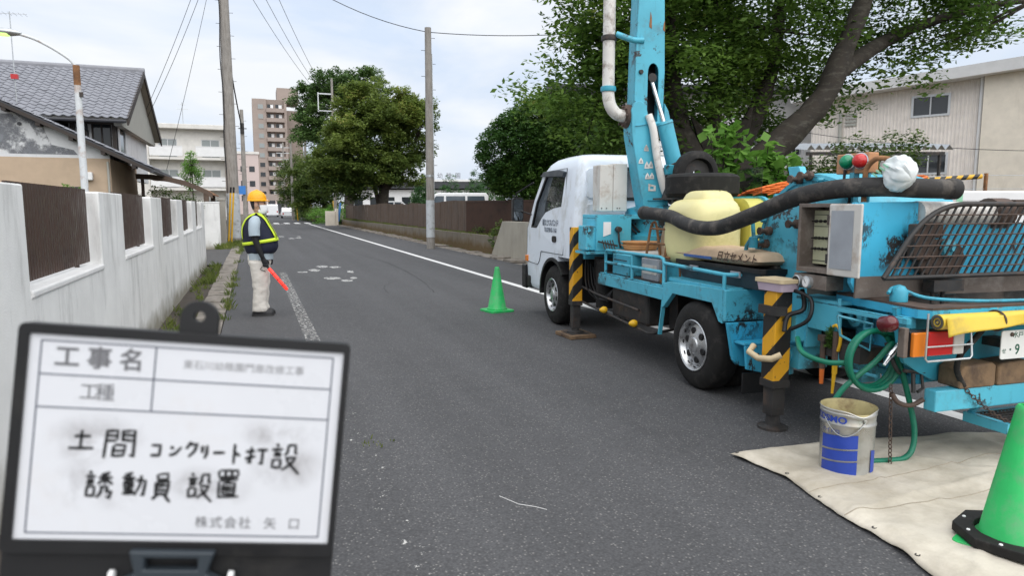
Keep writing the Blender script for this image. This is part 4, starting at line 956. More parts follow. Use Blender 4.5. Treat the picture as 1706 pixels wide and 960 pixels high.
hp = thing('h_frame_pole', 'slender pole with square H bracket beside the tall far tree', 'pole', (5.6, 61.2, 0)); b = MB(); b.tube([(1.05, 0, -.2), (1.05, 0, 12.3)], [.15, .09], 10); b.build('shaft', 'pole_concrete', hp)
b = MB(); b.bar((-.15, 0, 11.0), (1.1, 0, 11.0), .1, .1); b.bar((-.15, 0, 9.6), (1.1, 0, 9.6), .08, .08); b.bar((-.1, 0, 9.5), (-.1, 0, 11.1), .08, .08); b.build('bracket', 'galv', hp)
for dx, lab in ((0, 'left of the two yellow guy wire guards by the tall pole'), (.11, 'right of the two yellow guy wire guards by the tall pole')):
    t = thing('guy_guard', lab, 'guard', (-.98 + dx, 30.2, 0), 0, 'yellow guy wire guards')
    b = MB(); b.tube([(0, 0, -.05), (.17, 0, 2.1)], .035, 8); b.build('sleeve', 'yellow_plastic', t, smooth=40); b = MB(); b.tube([(.17, 0, 2.1), (.19, 0, 2.33)], .037, 8); b.build('tip', 'black_plastic', t)
for x, y, lab in ((4.75, 82, 'yellow guard at the foot of the grey far pole'), (6.1, 79, 'leaning orange guard at the foot of the pale far pole'), (6.9, 64, 'yellow guard among the bright hedge')):
    t = thing('guy_guard', lab, 'guard', (x, y, 0), 0, 'yellow guy wire guards'); b = MB(); b.tube([(0, 0, -.05), (-.12, 0, 2.1)], .06, 7); b.build('sleeve', 'yellow_plastic', t)
lp = thing('street_lamp', 'pale street lamp with rusty arm behind the white wall', 'street lamp', (-3.12, 16, 0))
b = MB(); b.tube([(0, 0, -.1), (0, 0, 1.5), (0, 0, 3.9)], [.072, .068, .060], 14); b.build('pole', 'lamp_pole_paint', lp, smooth=40)
b = MB(); b.tube([(0, 0, 3.9), (0, 0, 4.28)], [.062, .06], 14); b.build('pole_top', 'rust', lp, smooth=40)
b = MB(); b.tube(catmull([(0, 0, 4.24), (-.10, 0, 4.38), (-.35, 0, 4.56), (-.65, 0, 4.72), (-.92, 0, 4.80)], 5), .028, 8); b.build('arm', 'lamp_pole_paint', lp, smooth=40)
b = MB(); b.loft([[(-.86 - .46 * s, .10 * w_ * math.cos(a), 4.81 + .012 * s + .06 * w_ * math.sin(a)) for a in [2 * PI * i / 12 for i in range(12)]] for s, w_ in ((0, .3), (.12, .75), (.4, 1.15), (.75, 1.1), (1, .5))]); b.build('lamp_head', 'galv', lp, smooth=50)
b = MB(); b.loft([[(-.98 - .28 * s, .085 * w_ * math.cos(a), 4.79 + .05 * w_ * math.sin(a)) for a in [PI + PI * i / 8 for i in range(9)]] for s, w_ in ((0, .4), (.4, 1.15), (.8, 1.1), (1, .5))]); emit_mat('lamp_glow', (.55, .95, .25), .6); b.build('lamp_bowl', 'lamp_glow', lp, smooth=50)
b = MB(); b.obox((.06, -.03, 3.72), (.06, .06, .09)); b.build('sensor', 'dark_metal', lp)
def wire(label, p0, p1, sag, r, group='overhead wires'):
    p0 = Vector(p0); p1 = Vector(p1); b = MB(); n = 16
    b.tube([p0.lerp(p1, i / n) - Vector((0, 0, sag * 4 * (i / n) * (1 - i / n))) for i in range(n + 1)], r, 5)
    o = b.build('overhead_wire', 'wire_black', smooth=60); tag(o, label, 'wire', group); return o
wire('upper wire from the tall pole down to the house gable', (-.9, 31.1, 12.6), (-4.0, 33.0, 5.6), .25, .010)
wire('lower wire from the tall pole down to the house gable', (-.8, 31.1, 12.1), (-4.0, 33.2, 5.3), .3, .010)
wire('service wire from the tall pole down to the carport', (-.85, 31.1, 12.0), (-2.95, 28.9, 2.9), .2, .009)
for i, (dx, lab) in enumerate(((-.8, 'left'), (0, 'middle'), (.8, 'right'))):
    wire(lab + ' of the three wires from the tall pole to the H bracket pole', (-.76 + dx, 31.2, 13.4), (5.6 + dx * .5, 61.2, 11.4), .5, .014)
wire('wire from the slim concrete pole across the road to the tall pole', (6.1, 25, 7.75), (-.6, 31.1, 12.8), .7, .014)
wire('wire from the slim concrete pole towards the cherry tree', (6.1, 25, 7.75), (16, 19.5, 8.2), .45, .014)
wire('thick cable sagging from the tall pole to the thinner pole', (-.95, 31.1, 10.4), (-.40, 44.9, 6.2), .5, .035)
wire('wire between the two far poles', (5.65, 80, 10.9), (5.0, 120, 11.2), .4, .02)
wire('thin wire across the pale siding', (19, 24.5, 5.2), (27.5, 17.5, 3.6), .3, .012)

# ------------------------------------------------------------------ parked cars
def car(name, label, loc, rz, L_, W_, H_, prof, glass, colour='car_white', parts=True, cat='car'):
    t = thing(name, label, cat, loc, rz, 'parked white vehicles')
    b = MB(); b.panel([[(x * L_, z * H_) for x, z in prof]], lambda a, c, s: (a, s * (1 - .10 * max(0, (c / H_ - .5)) * 2), c), -W_ / 2, W_ / 2); b.build('body', colour, t, bevel=.06, seg=3)
    for g in glass:
        for s in (-1, 1):
            b = MB(); b.panel([[(x * L_, z * H_) for x, z in g]], lambda a, c, q: (a, s * (W_ / 2 * (1 - .10 * max(0, (c / H_ - .5)) * 2) + q), c), -.02, .012); b.build('window', 'car_glass', t)
    for sx in (-.31, .31):
        for s in (-1, 1):
            b = MB(); b.lathe((sx * L_, s * (W_ / 2 - .16), .32), (0, s, 0), [(.02, .17), (.18, .17), (.2, .15), (.31, .16), (.32, .12), (.32, 0), (.02, 0)], 20); b.build('wheel', 'rubber', t, smooth=40)
    for s in (-1, 1):
        b = MB(); b.obox((L_ / 2 - .01, s * W_ * .36, .42 * H_), (.06, .22, .14)); b.build('headlight', 'lamp_clear', t); b = MB(); b.obox((-L_ / 2 + .01, s * W_ * .4, .42 * H_), (.06, .16, .24)); b.build('tail_light', 'lamp_red', t)
    return t
van_p = [(-.5, .14), (.49, .14), (.5, .42), (.46, .52), (.38, .60), (.26, .96), (.2, 1), (-.47, 1), (-.5, .9)]
van_g = [[(-.46, .62), (-.20, .62), (-.20, .90), (-.44, .90)], [(-.17, .62), (.10, .62), (.10, .90), (-.17, .90)], [(.13, .62), (.34, .60), (.24, .90), (.13, .90)]]
car_p = [(-.5, .22), (.49, .18), (.5, .45), (.44, .56), (.22, .62), (.06, .97), (-.02, 1), (-.25, 1), (-.38, .70), (-.49, .64)]
car_g = [[(-.30, .66), (-.11, .66), (-.11, .93), (-.22, .93)], [(-.08, .66), (.16, .66), (.04, .93), (-.08, .93)]]
car('parked_van', 'white van parked behind the brown fence, right of the concrete pole', (11.9, 42.6, .42), PI - .25, 4.4, 1.7, 2.0, van_p, van_g, cat='van')
car('parked_car', 'white car roof showing over the dip in the brown fence', (10.7, 58.4, .42), PI - .1, 4.2, 1.7, 1.62, car_p, car_g)
car('parked_van', 'distant white van behind the guard at the road end', (2.9, 118, 0), PI / 2, 4.6, 1.8, 2.0, van_p, van_g, cat='van')
car('parked_car', 'small distant white car beside the roadside hedge', (4.6, 104, 0), PI / 2, 4.0, 1.65, 1.5, car_p, car_g)
car('parked_car', 'white car glimpsed through the black bar fence', (13.4, 27, .42), -.5, 4.2, 1.7, 1.5, car_p, car_g)
cgp = thing('cream_gatepost', 'cream gatepost block at the far end of the retaining wall', 'gatepost', (6.15, 60.2, 0)); b = MB(); b.box(-.45, .35, -.2, .2, -.1, 1.2); b.build('block', 'cream', cgp, bevel=.02); b = MB(); b.box(.36, .6, -.15, .2, -.1, 1.42); b.build('pillar', 'cream', cgp, bevel=.02)
fb = MB(); fb.obox((0, 0, .75), (.08, .9, 1.6), (0, .12, 0)); o = fb.build('blue_panel', 'sign_blue'); o.location = (7.0, 61.5, .35); tag(o, 'narrow blue panel leaning at the far end of the brown fence', 'panel')

# ------------------------------------------------------------------ fence, barriers and box behind the truck
sf = thing('wire_fence', 'rusty red post and wire fence with a striped pole cover', 'fence', (11.7, 9.67, .42))
for x, y in ((0, 0), (1.27, -.46), (2.6, -.92), (-1.3, .46)):
    b = MB(); b.box(x - .025, x + .025, y - .025, y + .025, -.1, 1.74); b.build('post', 'rust', sf)
b = MB()
for z in (1.70, 1.45, 1.2, .95): b.tube([(-1.3, .46, z - .05), (0, 0, z - .03), (1.27, -.46, z), (2.6, -.92, z)], .006, 5)
for i in range(60): x = -1.3 + i * .065; b.tube([(x, -.36 * x, .5), (x, -.36 * x, 1.4)], .0025, 3)
b.build('wire_mesh', 'galv', sf)
stripe_mat('hazard_tube', (.72, .40, .03), (.02, .02, .02), .26)
b = MB(); b.tube([(-.22, .06, 1.60), (.4, -.17, 1.62), (.9, -.34, 1.66), (1.18, -.43, 1.68)], .048, 10); b.build('pole_cover', 'hazard_tube', sf, smooth=50)
def barrier(loc, rz, label, tilt=0):
    t = thing('pipe_barrier', label, 'barrier', loc, rz, 'orange pipe barriers stacked behind the truck')
    b = MB(); b.tube([(-.6, 0, 0), (-.6, 0, .75), (-.5, 0, .85), (.5, 0, .85), (.6, 0, .75), (.6, 0, 0)], .017, 8); b.build('frame', 'orange_paint', t, smooth=50)
    for z in (.2, .42, .64):
        b = MB(); b.cyl((-.6, 0, z), (.6, 0, z), .012, n=6); b.build('crossbar', 'orange_paint', t)
    for s in (-.3, 0, .3): b = MB(); b.cyl((s, 0, .02), (s, 0, .85), .010, n=6); b.build('upright', 'orange_paint', t)
    t.rotation_euler = (tilt, 0, rz); return t
rk = thing('pallet_rack', 'low steel rack carrying the orange barriers', 'rack', (7.35, 7.5, .42)); b = MB()
for x, y in ((-.5, -1.2), (.5, -1.2), (-.5, 1.2), (.5, 1.2)): b.box(x - .03, x + .03, y - .03, y + .03, -.05, 1.2)
b.box(-.55, .55, -1.25, 1.6, 1.17, 1.21); b.build('frame', 'dark_metal', rk)
for i in range(6):
    barrier((7.1 + .03 * i, 8.3 - 1.22 * (i % 2) - .02 * i, 1.70 + .03 * (i // 2)), rad(-86 + .8 * i), ['lowest', 'second lowest', 'third lowest', 'fourth lowest', 'second highest', 'highest'][i] + ' of the orange pipe barriers lying behind the truck', rad(-79))
wb = thing('storage_box', 'long white storage box with green label beyond the hopper', 'box', (12.0, 8.5, .42), -.34); b = MB(); b.box(-.9, .62, -.3, .3, -.05, 1.18); b.build('body', 'white_paint', wb, bevel=.03); b = MB(); b.box(-.92, .64, -.32, .32, 1.19, 1.38); b.build('lid', 'white_paint', wb, bevel=.03)
b = MB(); b.box(-.72, -.62, -.326, -.305, 1.0, 1.39); b.build('green_label', 'bag_print', wb)

# ------------------------------------------------------------------ cones, tarp, tin
def cone(label, loc, rz, weight):
    t = thing('traffic_cone', label, 'cone', loc, rz, 'green traffic cones')
    b = MB(); b.lathe((0, 0, 0), (0, 0, 1), [(.150, .030), (.148, .05), (.132, .065), (.036, .625), (.034, .643), (.026, .655), (.020, .655), (.018, .63), (.12, .05)], 32); b.build('cone_body', 'cone_green', t, smooth=40)
    b = MB(); b.panel([rrect(-.19, .19, -.19, .19, .03, 4), circ(0, 0, .125, 24)], lambda a, c, s: (a, c, s), .0, .03); b.build('base_plate', 'cone_green', t, bevel=.008)
    if weight:
        oct_ = [(.235 * math.cos(rad(22.5 + 45 * i)), .235 * math.sin(rad(22.5 + 45 * i))) for i in range(8)]
        b = MB(); b.panel([oct_, circ(0, 0, .152, 28)], lambda a, c, s: (a, c, s), .034, .078); wo = b.build('weight_ring', 'rubber', t, bevel=.012)
        for i in range(8):
            a = rad(45 * i); b = MB(); b.lathe((.195 * math.cos(a), .195 * math.sin(a), .076), (0, 0, 1), [(.009, 0), (.007, .006), (0, .007)], 8); b.build('stud', 'white_paint', wo)
    return t
cone('green traffic cone standing on the road beside the truck cab', (3.31, 9.5, 0), .2, False)
cone('large foreground green cone with black rubber weight on the tarp', (3.11, 1.955, .012), .35, True)
tp = thing('ground_sheet', 'off white canvas tarp spread on the asphalt under the tin', 'tarp', (3.8, 1.6, 0))
L_e = catmull([(2.685, 3.36, 0), (2.74, 2.98, 0), (2.69, 2.70, 0), (2.645, 2.45, 0), (2.63, 2.2, 0), (2.60, 2.05, 0), (2.54, 1.8, 0), (2.5, 1.2, 0), (2.52, .5, 0), (2.5, -.4, 0)], 8)
R_e = catmull([(4.78, 2.98, 0), (4.9, 2.6, 0), (4.95, 2, 0), (5, 1.2, 0), (4.95, .4, 0), (5, -.4, 0)], 14)
def samp(C, v): q = v * (len(C) - 1); i = min(int(q), len(C) - 2); return C[i].lerp(C[i + 1], q - i)
from mathutils import noise as mnoise
def tarp(u, v):
    a = samp(L_e, v); c = samp(R_e, v); p = a.lerp(c, u)
    top = .10 * math.sin(u * PI) * (1 - v) ** 6
    z = .010 + .016 * (1 + mnoise.noise(Vector((p.x * 3.1, p.y * 4.5, 0)))) + .008 * (1 + mnoise.noise(Vector((p.x * 9, p.y * 8, 3)))) + .012 * max(0, 1 - abs(mnoise.noise(Vector((p.x * 1.7 + p.y * .6, p.y * 2.6, 7)))) * 9)
    fold = abs((p.y - (2.45 + .06 * (p.x - 2.6))) ); z += .007 * max(0, 1 - fold / .035)
    fold = abs((p.y - (2.95 + .03 * (p.x - 2.6))) ); z += .006 * max(0, 1 - fold / .03)
    e = min(u, 1 - u, v * 1.2); k = min(1, e / .03); z = z * (.35 + .65 * k) + (.022 * max(0, mnoise.noise(Vector((p.x * 2.3, p.y * 6.0, 9)))) * (1 - k))
    return (p.x - 3.8, p.y - 1.6 + top, z)
b = MB(); b.grid(tarp, 90, 150); o = b.build('canvas', 'tarp', tp, smooth=60, fix=False); md = o.modifiers.new('s', 'SOLIDIFY'); md.thickness = .003
for vv in (.205, .33):
    b = MB(); b.tube([(q[0], q[1], q[2] + .003) for q in [tarp(u_, vv + .012 * math.sin(u_ * 7) - .03 * u_) for u_ in np.linspace(.004, .996, 70)]], .0035, 5); b.build('stitched_seam', 'tarp_seam', tp, smooth=60)
for u, v in ((.012, .01), (.012, .115), (.012, .235), (.012, .40), (.012, .56)):
    p = tarp(u, v); b = MB(); b.lathe((p[0], p[1], p[2] + .002), (0, 0, 1), [(.006, .002), (.011, .003), (.012, 0)], 12); b.build('grommet', 'dark_metal', tp, smooth=40)
tin = thing('pail_tin', 'dented silver pail tin with blue print standing on the tarp', 'tin', (3.13, 2.91, .028), rad(-8))
def dent(a, z, r): return r * (1 - .035 * max(0, math.cos(a - rad(250))) ** 8 * (1 if z > .3 else .1))
def ringz(r, z, n=48, dz=0): return [((dent(2 * PI * i / n, z, r)) * math.cos(2 * PI * i / n), dent(2 * PI * i / n, z, r) * math.sin(2 * PI * i / n), z - dz * max(0, math.cos(2 * PI * i / n - rad(262))) ** 12) for i in range(n)]
prof = [(.138, 0), (.142, .004), (.140, .012), (.141, .10), (.142, .20), (.143, .275), (.147, .281), (.147, .291), (.143, .297), (.144, .335), (.148, .340), (.148, .352), (.145, .357), (.149, .366), (.152, .370), (.150, .375)]
b = MB(); b.loft([ringz(r, z, dz=.03 if z > .36 else (.012 if z > .33 else 0)) for r, z in prof], cap=False); b.build('shell', 'tin', tin, smooth=40, fix=False)
b = MB(); b.loft([ringz(r, z, dz=.03 if z > .36 else 0) for r, z in [(.148, .374), (.140, .355), (.138, .2), (.136, .01)]], cap=False); b.add([(.136 * math.cos(2 * PI * i / 32), .136 * math.sin(2 * PI * i / 32), .06) for i in range(32)], [tuple(range(32))]); b.build('inner_lining', 'tin_inside', tin, smooth=40, fix=False)
def wrap(a0, a1, z0f, z1f, name, n=14, r=.1432):
    b = MB(); b.grid(lambda u, v: ((r + .001) * math.cos(a0 + (a1 - a0) * u), (r + .001) * math.sin(a0 + (a1 - a0) * u), z0f(u) + (z1f(u) - z0f(u)) * v), n, 3); return b.build(name, 'tin_blue', tin, fix=False, smooth=60)
A0, A1 = rad(172), rad(254)
for zb, zh in ((.012, .052), (.075, .056), (.142, .075)):
    wrap(A0, A1, lambda u, z=zb: z + .022 * u * (1 if z > .02 else .1), lambda u, z=zb, h=zh: z + h + .024 * u - (.0 if z > .02 else 0), 'blue_band')
wrap(rad(290), rad(312), lambda u: .02, lambda u: .15 - .012 * u, 'blue_band')
def curved_text(body, a_mid, z, size, m, sx=1.0, bold=0.0):
    o = text_mesh('print_text', body, size, m, tin, Matrix.Identity(4), sx=sx, extr=0, bold=bold)
    for v in o.data.vertices:
        a = a_mid + v.co.x / .1435; v.co = (.1446 * math.cos(a), .1446 * math.sin(a), z + v.co.y)
    o.data.update(); return o
curved_text('COSMO', rad(187), .316, .052, 'tin_blue', 1.15, .0016); curved_text('ハイドロ', rad(194), .248, .028, 'tin_blue')
b = MB(); b.lathe((.1435 * math.cos(rad(268)), .1435 * math.sin(rad(268)), .318), (math.cos(rad(268)), math.sin(rad(268)), 0), [(.013, 0), (.012, .006), (.006, .008), (0, .008)], 12); b.build('handle_ear', 'tin', tin, smooth=40)
hp_ = [(.15 * math.cos(a), .15 * math.sin(a), .318 - .16 * math.sin((a - rad(180)) / rad(88) * PI) ** 1.0 * .55 - .0) for a in [rad(268 - 88 * i / 16) for i in range(17)]]
b = MB(); b.tube(hp_, .0022, 6); b.build('wire_handle', 'galv', tin)
# ------------------------------------------------------------------ traffic guard
guard = thing('person', 'traffic guard in yellow helmet, white mask and navy reflective vest at the road edge', 'person', (.06, 10.32, 0), rad(-8))
def ring(cx, cy, z, rx, ry, n=20, tx=0.0, ty=0.0, p=2.0):
    o = []
    for i in range(n):
        a = 2 * PI * i / n; c, s = math.cos(a), math.sin(a)
        c_ = math.copysign(abs(c) ** (2 / p), c); s_ = math.copysign(abs(s) ** (2 / p), s)
        o.append((cx + rx * c_, cy + ry * s_, z + tx * c_ + ty * s_))
    return o
def limb_loft(b, pts, radii, n=14):
    P = [Vector(p) for p in pts]; b.tube(P, radii, n)
body = MB()
# head and neck (x forward, y left, z up), face towards +x
body.loft([ring(.012, 0, 1.36, .058, .055), ring(.012, 0, 1.42, .056, .054), ring(.02, 0, 1.455, .060, .056)])
body.loft([ring(.045, 0, 1.425, .045, .035), ring(.040, 0, 1.44, .068, .055), ring(.030, 0, 1.475, .088, .066), ring(.022, 0, 1.52, .098, .073), ring(.016, 0, 1.56, .102, .076), ring(.008, 0, 1.60, .103, .078), ring(.0, 0, 1.65, .095, .073), ring(0, 0, 1.685, .068, .055), ring(0, 0, 1.70, .03, .025)])
body.loft([ring(.110, 0, 1.500, .020, .018, 8), ring(.118, 0, 1.515, .022, .016, 8), ring(.108, 0, 1.545, .014, .011, 8), ring(.100, 0, 1.565, .010, .009, 8)])     # nose
for s in (-1, 1):
    body.loft([ring(-.005, s * .080, 1.515, .014, .010, 8), ring(-.008, s * .085, 1.54, .020, .010, 8), ring(-.008, s * .084, 1.57, .020, .010, 8), ring(-.005, s * .080, 1.585, .012, .008, 8)])   # ears
# trunk
body.loft([ring(.0, 0, .78, .115, .155), ring(.01, 0, .88, .135, .165), ring(.02, 0, 1.0, .14, .16), ring(.01, 0, 1.15, .125, .165), ring(-.005, 0, 1.28, .115, .175), ring(-.005, 0, 1.36, .09, .14), ring(.005, 0, 1.40, .06, .08)])
# legs
for s in (-1, 1):
    limb_loft(body, [(0, s * .085, .84), (.01, s * .09, .62), (.015, s * .092, .48), (.0, s * .092, .30), (-.015, s * .09, .12), (-.015, s * .09, .06)], [.088, .080, .060, .058, .042, .045])
    body.loft([ring(.035, s * .09, .015, .105, .038), ring(.035, s * .09, .04, .105, .040), ring(.005, s * .09, .075, .065, .038)])
# arms: near (right) hangs to the baton, far (left) hangs by the side
SH, EL, WR = (-.015, -.205, 1.335), (-.005, -.245, 1.06), (.075, -.235, .83)
limb_loft(body, [(-.01, -.13, 1.34), SH, (-.02, -.235, 1.22), EL, (.03, -.245, .95), WR], [.055, .058, .050, .043, .040, .029])
limb_loft(body, [(-.01, .13, 1.34), (-.015, .205, 1.335), (-.02, .235, 1.22), (-.005, .25, 1.06), (.04, .245, .94), (.08, .235, .83)], [.055, .058, .050, .043, .040, .029])
for s in (-1, 1):
    hx, hy = .095, s * .235
    body.loft([ring(.075, hy, .835, .030, .020, 10), ring(.088, hy, .80, .040, .020, 10), ring(.100, hy, .765, .042, .019, 10), ring(.104, hy, .745, .036, .016, 10)])
    for k, (dx, ln) in enumerate(((.034, .050), (.012, .056), (-.010, .052), (-.030, .042))):    # four fingers curling in
        b0 = Vector((.104 + dx, hy, .752)); limb_loft(body, [b0, b0 + Vector((.004, s * .010, -ln * .6)), b0 + Vector((.0, -s * .012, -ln * .95)), b0 + Vector((-.004, -s * .028, -ln * .7))], [.010, .0095, .009, .007], 8)
    limb_loft(body, [(.112, hy, .80), (.142, hy - s * .010, .785), (.150, hy - s * .020, .757), (.140, hy - s * .026, .735)], [.012, .011, .010, .008], 8)   # thumb
o = body.build('body', ['person_skin', 'sleeve_black', 'hair_dark'], guard)
rm = o.modifiers.new('r', 'REMESH'); rm.mode = 'VOXEL'; rm.voxel_size = .0065; rm.use_smooth_shade = True
sm_ = o.modifiers.new('s', 'SMOOTH'); sm_.factor = .5; sm_.iterations = 3
dg = bpy.context.evaluated_depsgraph_get(); dg.update(); me = bpy.data.meshes.new_from_object(o.evaluated_get(dg)); o.modifiers.clear(); o.data = me
if not me.materials: 
    for q in ('person_skin', 'sleeve_black', 'hair_dark'): me.materials.append(MATS[q])
for p in me.polygons:
    c = p.center; p.use_smooth = True
    p.material_index = 1 if (abs(c.y) > .17 and c.z < 1.2 and c.z > .5) else (2 if (c.z > 1.49 and c.x < -.03) or c.z > 1.63 else 0)
for s in (-1, 1):   # eyes and brows
    b = MB(); b.lathe((.096, s * .034, 1.575), (1, s * .25, 0), [(0, .012), (.008, .010), (.012, .004), (.013, 0)], 10); b.build('eye', 'hair_dark', guard, smooth=40)
b = MB(); b.loft([ring(.040, 0, 1.425, .060, .052, 24), ring(.042, 0, 1.45, .088, .068, 24), ring(.040, 0, 1.485, .101, .074, 24), ring(.040, 0, 1.525, .098, .074, 24), ring(.034, 0, 1.553, .094, .074, 24)], cap=False)
# keep only the front of the mask
mk = MB(); keep = [f for f in b.f if sum(b.v[i][0] for i in f) / len(f) > .028]; mk.add(b.v, keep); mo = mk.build('face_mask', 'mask_white', guard, smooth=60, fix=False, sub=1); md = mo.modifiers.new('s', 'SOLIDIFY'); md.thickness = .004; md.offset = 1
for s in (-1, 1):
    b = MB(); b.tube([(.04, s * .076, 1.54), (.0, s * .090, 1.565), (-.01, s * .092, 1.55)], .002, 4); b.build('mask_loop', 'mask_white', guard)
# helmet
h = MB()
h.loft([ring(.0, 0, 1.615, .128, .108, 28), ring(.0, 0, 1.65, .127, .107, 28), ring(0, 0, 1.69, .116, .098, 28), ring(-.002, 0, 1.725, .090, .078, 28), ring(-.004, 0, 1.747, .055, .048, 28), ring(-.004, 0, 1.756, .015, .013, 28)], cap=True)
ho = h.build('helmet', 'helmet_yellow', guard, smooth=60)
b = MB(); b.loft([ring(.016, 0, 1.606, .150, .116, 28), ring(.016, 0, 1.614, .152, .118, 28), ring(.004, 0, 1.622, .130, .109, 28)]); b.build('brim', 'helmet_yellow', ho, smooth=60)
b = MB(); b.tube([(.12, 0, 1.665), (.06, 0, 1.735), (0, 0, 1.760), (-.06, 0, 1.738), (-.12, 0, 1.66)], .009, 8); b.build('crown_ridge', 'helmet_yellow', ho, smooth=60)
for s in (-1, 1):
    b = MB(); b.tube([(.02, s * .100, 1.61), (.045, s * .082, 1.50), (.055, s * .045, 1.432), (.058, 0, 1.422)], .004, 5); b.build('chin_strap', 'sleeve_black', ho)
# vest: puffed navy waistcoat
v = MB(); VR = [(.015, .865, .170, .185), (.030, .90, .205, .205), (.035, .97, .232, .215), (.025, 1.06, .232, .218), (.0, 1.16, .215, .215), (-.02, 1.26, .180, .205), (-.02, 1.33, .145, .180), (-.012, 1.385, .105, .135), (.0, 1.42, .080, .085), (.008, 1.445, .074, .074)]
v.loft([ring(cx, 0, z, rx, ry, 32) for cx, z, rx, ry in VR]); vo = v.build('vest', 'vest_navy', guard, smooth=60, sub=1)
dm = vo.modifiers.new('d', 'DISPLACE'); tx = bpy.data.textures.new('folds', 'CLOUDS'); tx.noise_scale = .10; dm.texture = tx; dm.strength = .018
def vest_r(z):
    for (c0, z0, a0, b0), (c1, z1, a1, b1) in zip(VR, VR[1:]):
        if z0 <= z <= z1: t = (z - z0) / (z1 - z0); return c0 + (c1 - c0) * t, a0 + (a1 - a0) * t, b0 + (b1 - b0) * t
    return VR[-1][0], VR[-1][2], VR[-1][3]
def tape(fn, w0, name, n=48, closed=True):
    """Strip that follows the vest surface: fn(u) -> (angle, z)."""
    b = MB(); vs = []; fs = []
    for i in range(n + 1):
        a, z = fn(i / n)
        for q in (-1, 1):
            zz = z + q * w0; cx, rx, ry = vest_r(zz); vs.append((cx + (rx + .012) * math.cos(a), (ry + .012) * math.sin(a), zz))
        if i: fs.append((2 * i - 2, 2 * i - 1, 2 * i + 1, 2 * i))
    b.add(vs, fs); o = b.build(name, 'tape_lime', vo, smooth=60, fix=False); md = o.modifiers.new('s', 'SOLIDIFY'); md.thickness = .004; return o
tape(lambda u: (2 * PI * u, 1.045 + .035 * math.cos(2 * PI * u)), .022, 'waist_tape')
def strap(y0, name):
    b = MB(); vs = []; fs = []; n = 30
    for i in range(n + 1):
        t = i / n; ang = PI * t                       # over the shoulder, front to back
        z = 1.07 + .36 * math.sin(ang) ** .75
        cx, rx, ry = vest_r(min(z, 1.44))
        for q in (-1, 1):
            y = y0 * (1 - .25 * abs(math.cos(ang))) + q * .024; k = max(0, 1 - (y / ry) ** 2) ** .5 if ry > abs(y) else .05
            x = cx + math.copysign((rx * k + .013), math.cos(ang)) if abs(math.cos(ang)) > .12 else cx + .10 * math.cos(ang)
            vs.append((x, y, z + .016))
        if i: fs.append((2 * i - 2, 2 * i - 1, 2 * i + 1, 2 * i))
    b.add(vs, fs); o = b.build(name, 'tape_lime', vo, smooth=80, fix=False); md = o.modifiers.new('s', 'SOLIDIFY'); md.thickness = .004
strap(-.105, 'shoulder_tape'); strap(.105, 'shoulder_tape')
# t-shirt sleeves and hem
for s in (-1, 1):
    b = MB(); b.tube([(-.012, s * .150, 1.352), (-.014, s * .205, 1.325), (-.022, s * .238, 1.24), (-.018, s * .250, 1.13)], [.062, .078, .076, .074], 18); so = b.build('shirt_sleeve', 'shirt_blue', guard, smooth=60)
b = MB(); b.loft([ring(.012, 0, .795, .172, .186, 28), ring(.014, 0, .84, .172, .184, 28), ring(.016, 0, .90, .168, .182, 28)]); b.build('shirt_hem', 'shirt_blue', guard, smooth=60)
# trousers
tr = MB(); tr.loft([ring(0, 0, .885, .150, .172, 28), ring(0, 0, .80, .158, .180, 28), ring(0, 0, .73, .150, .182, 28), ring(0, 0, .70, .12, .17, 28)])
rr = random.Random(5)
for s in (-1, 1):
    R_ = [(0, .76, .128, .098), (.005, .66, .122, .096), (.012, .55, .112, .09), (.014, .46, .106, .086), (.008, .38, .102, .083), (-.004, .30, .098, .080), (-.008, .22, .096, .080), (-.01, .15, .095, .080), (-.002, .10, .105, .084), (-.01, .065, .098, .080)]
    tr.loft([ring(cx + rr.uniform(-.006, .006), s * .092, z, rx + rr.uniform(-.004, .004), ry, 24) for cx, z, rx, ry in R_])
to = tr.build('trousers', 'trouser', guard, smooth=70)
rm = to.modifiers.new('r', 'REMESH'); rm.mode = 'VOXEL'; rm.voxel_size = .009; rm.use_smooth_shade = True
d1 = to.modifiers.new('d', 'DISPLACE'); t1 = bpy.data.textures.new('creases', 'CLOUDS'); t1.noise_scale = .10; d1.texture = t1; d1.strength = .020
b = MB(); b.tube([(.055, -.197, .70), (.03, -.200, .67), (-.05 + .11, -.198, .655), (.10, -.188, .635)], .005, 5); b.build('pocket_trim', 'sleeve_black', to)
# shoes
for s in (-1, 1):
    t = MB(); t.loft([ring(.03, s * .092, .022, .145, .050, 20, p=2.4), ring(.03, s * .092, .045, .145, .050, 20, p=2.4), ring(.025, s * .092, .075, .125, .047, 20), ring(-.02, s * .092, .105, .070, .044, 20), ring(-.03, s * .092, .125, .058, .042, 20)]); so = t.build('shoe', 'shoe_black', guard, smooth=60)
    t = MB(); t.loft([ring(.03, s * .092, .0, .148, .052, 20, p=2.4), ring(.03, s * .092, .022, .150, .053, 20, p=2.4)]); t.build('sole', 'sole', so, smooth=60)
bt = thing('guide_baton', 'glowing red guide baton held low by the traffic guard', 'baton', (0, 0, 0)); Mg = Matrix.Translation((.06, 10.32, 0)) @ Matrix.Rotation(rad(-8), 4, 'Z')
bt.matrix_world = Mg @ Matrix.Translation((.105, -.222, .735))
dB = Vector((.62, -.10, -.78)).normalized()
b = MB(); b.tube([-dB * .07, dB * .07], [.016, .017], 12); b.build('handle', 'black_plastic', bt, smooth=40)
b = MB(); b.tube([dB * .07, dB * .09, dB * .44, dB * .455], [.022, .024, .023, .012], 14); b.build('light_tube', 'baton_red', bt, smooth=40)
for k in (.16, .26, .36): b = MB(); b.tube([dB * k, dB * (k + .012)], [.0255, .0255], 14); b.build('ring', 'lamp_red', bt)

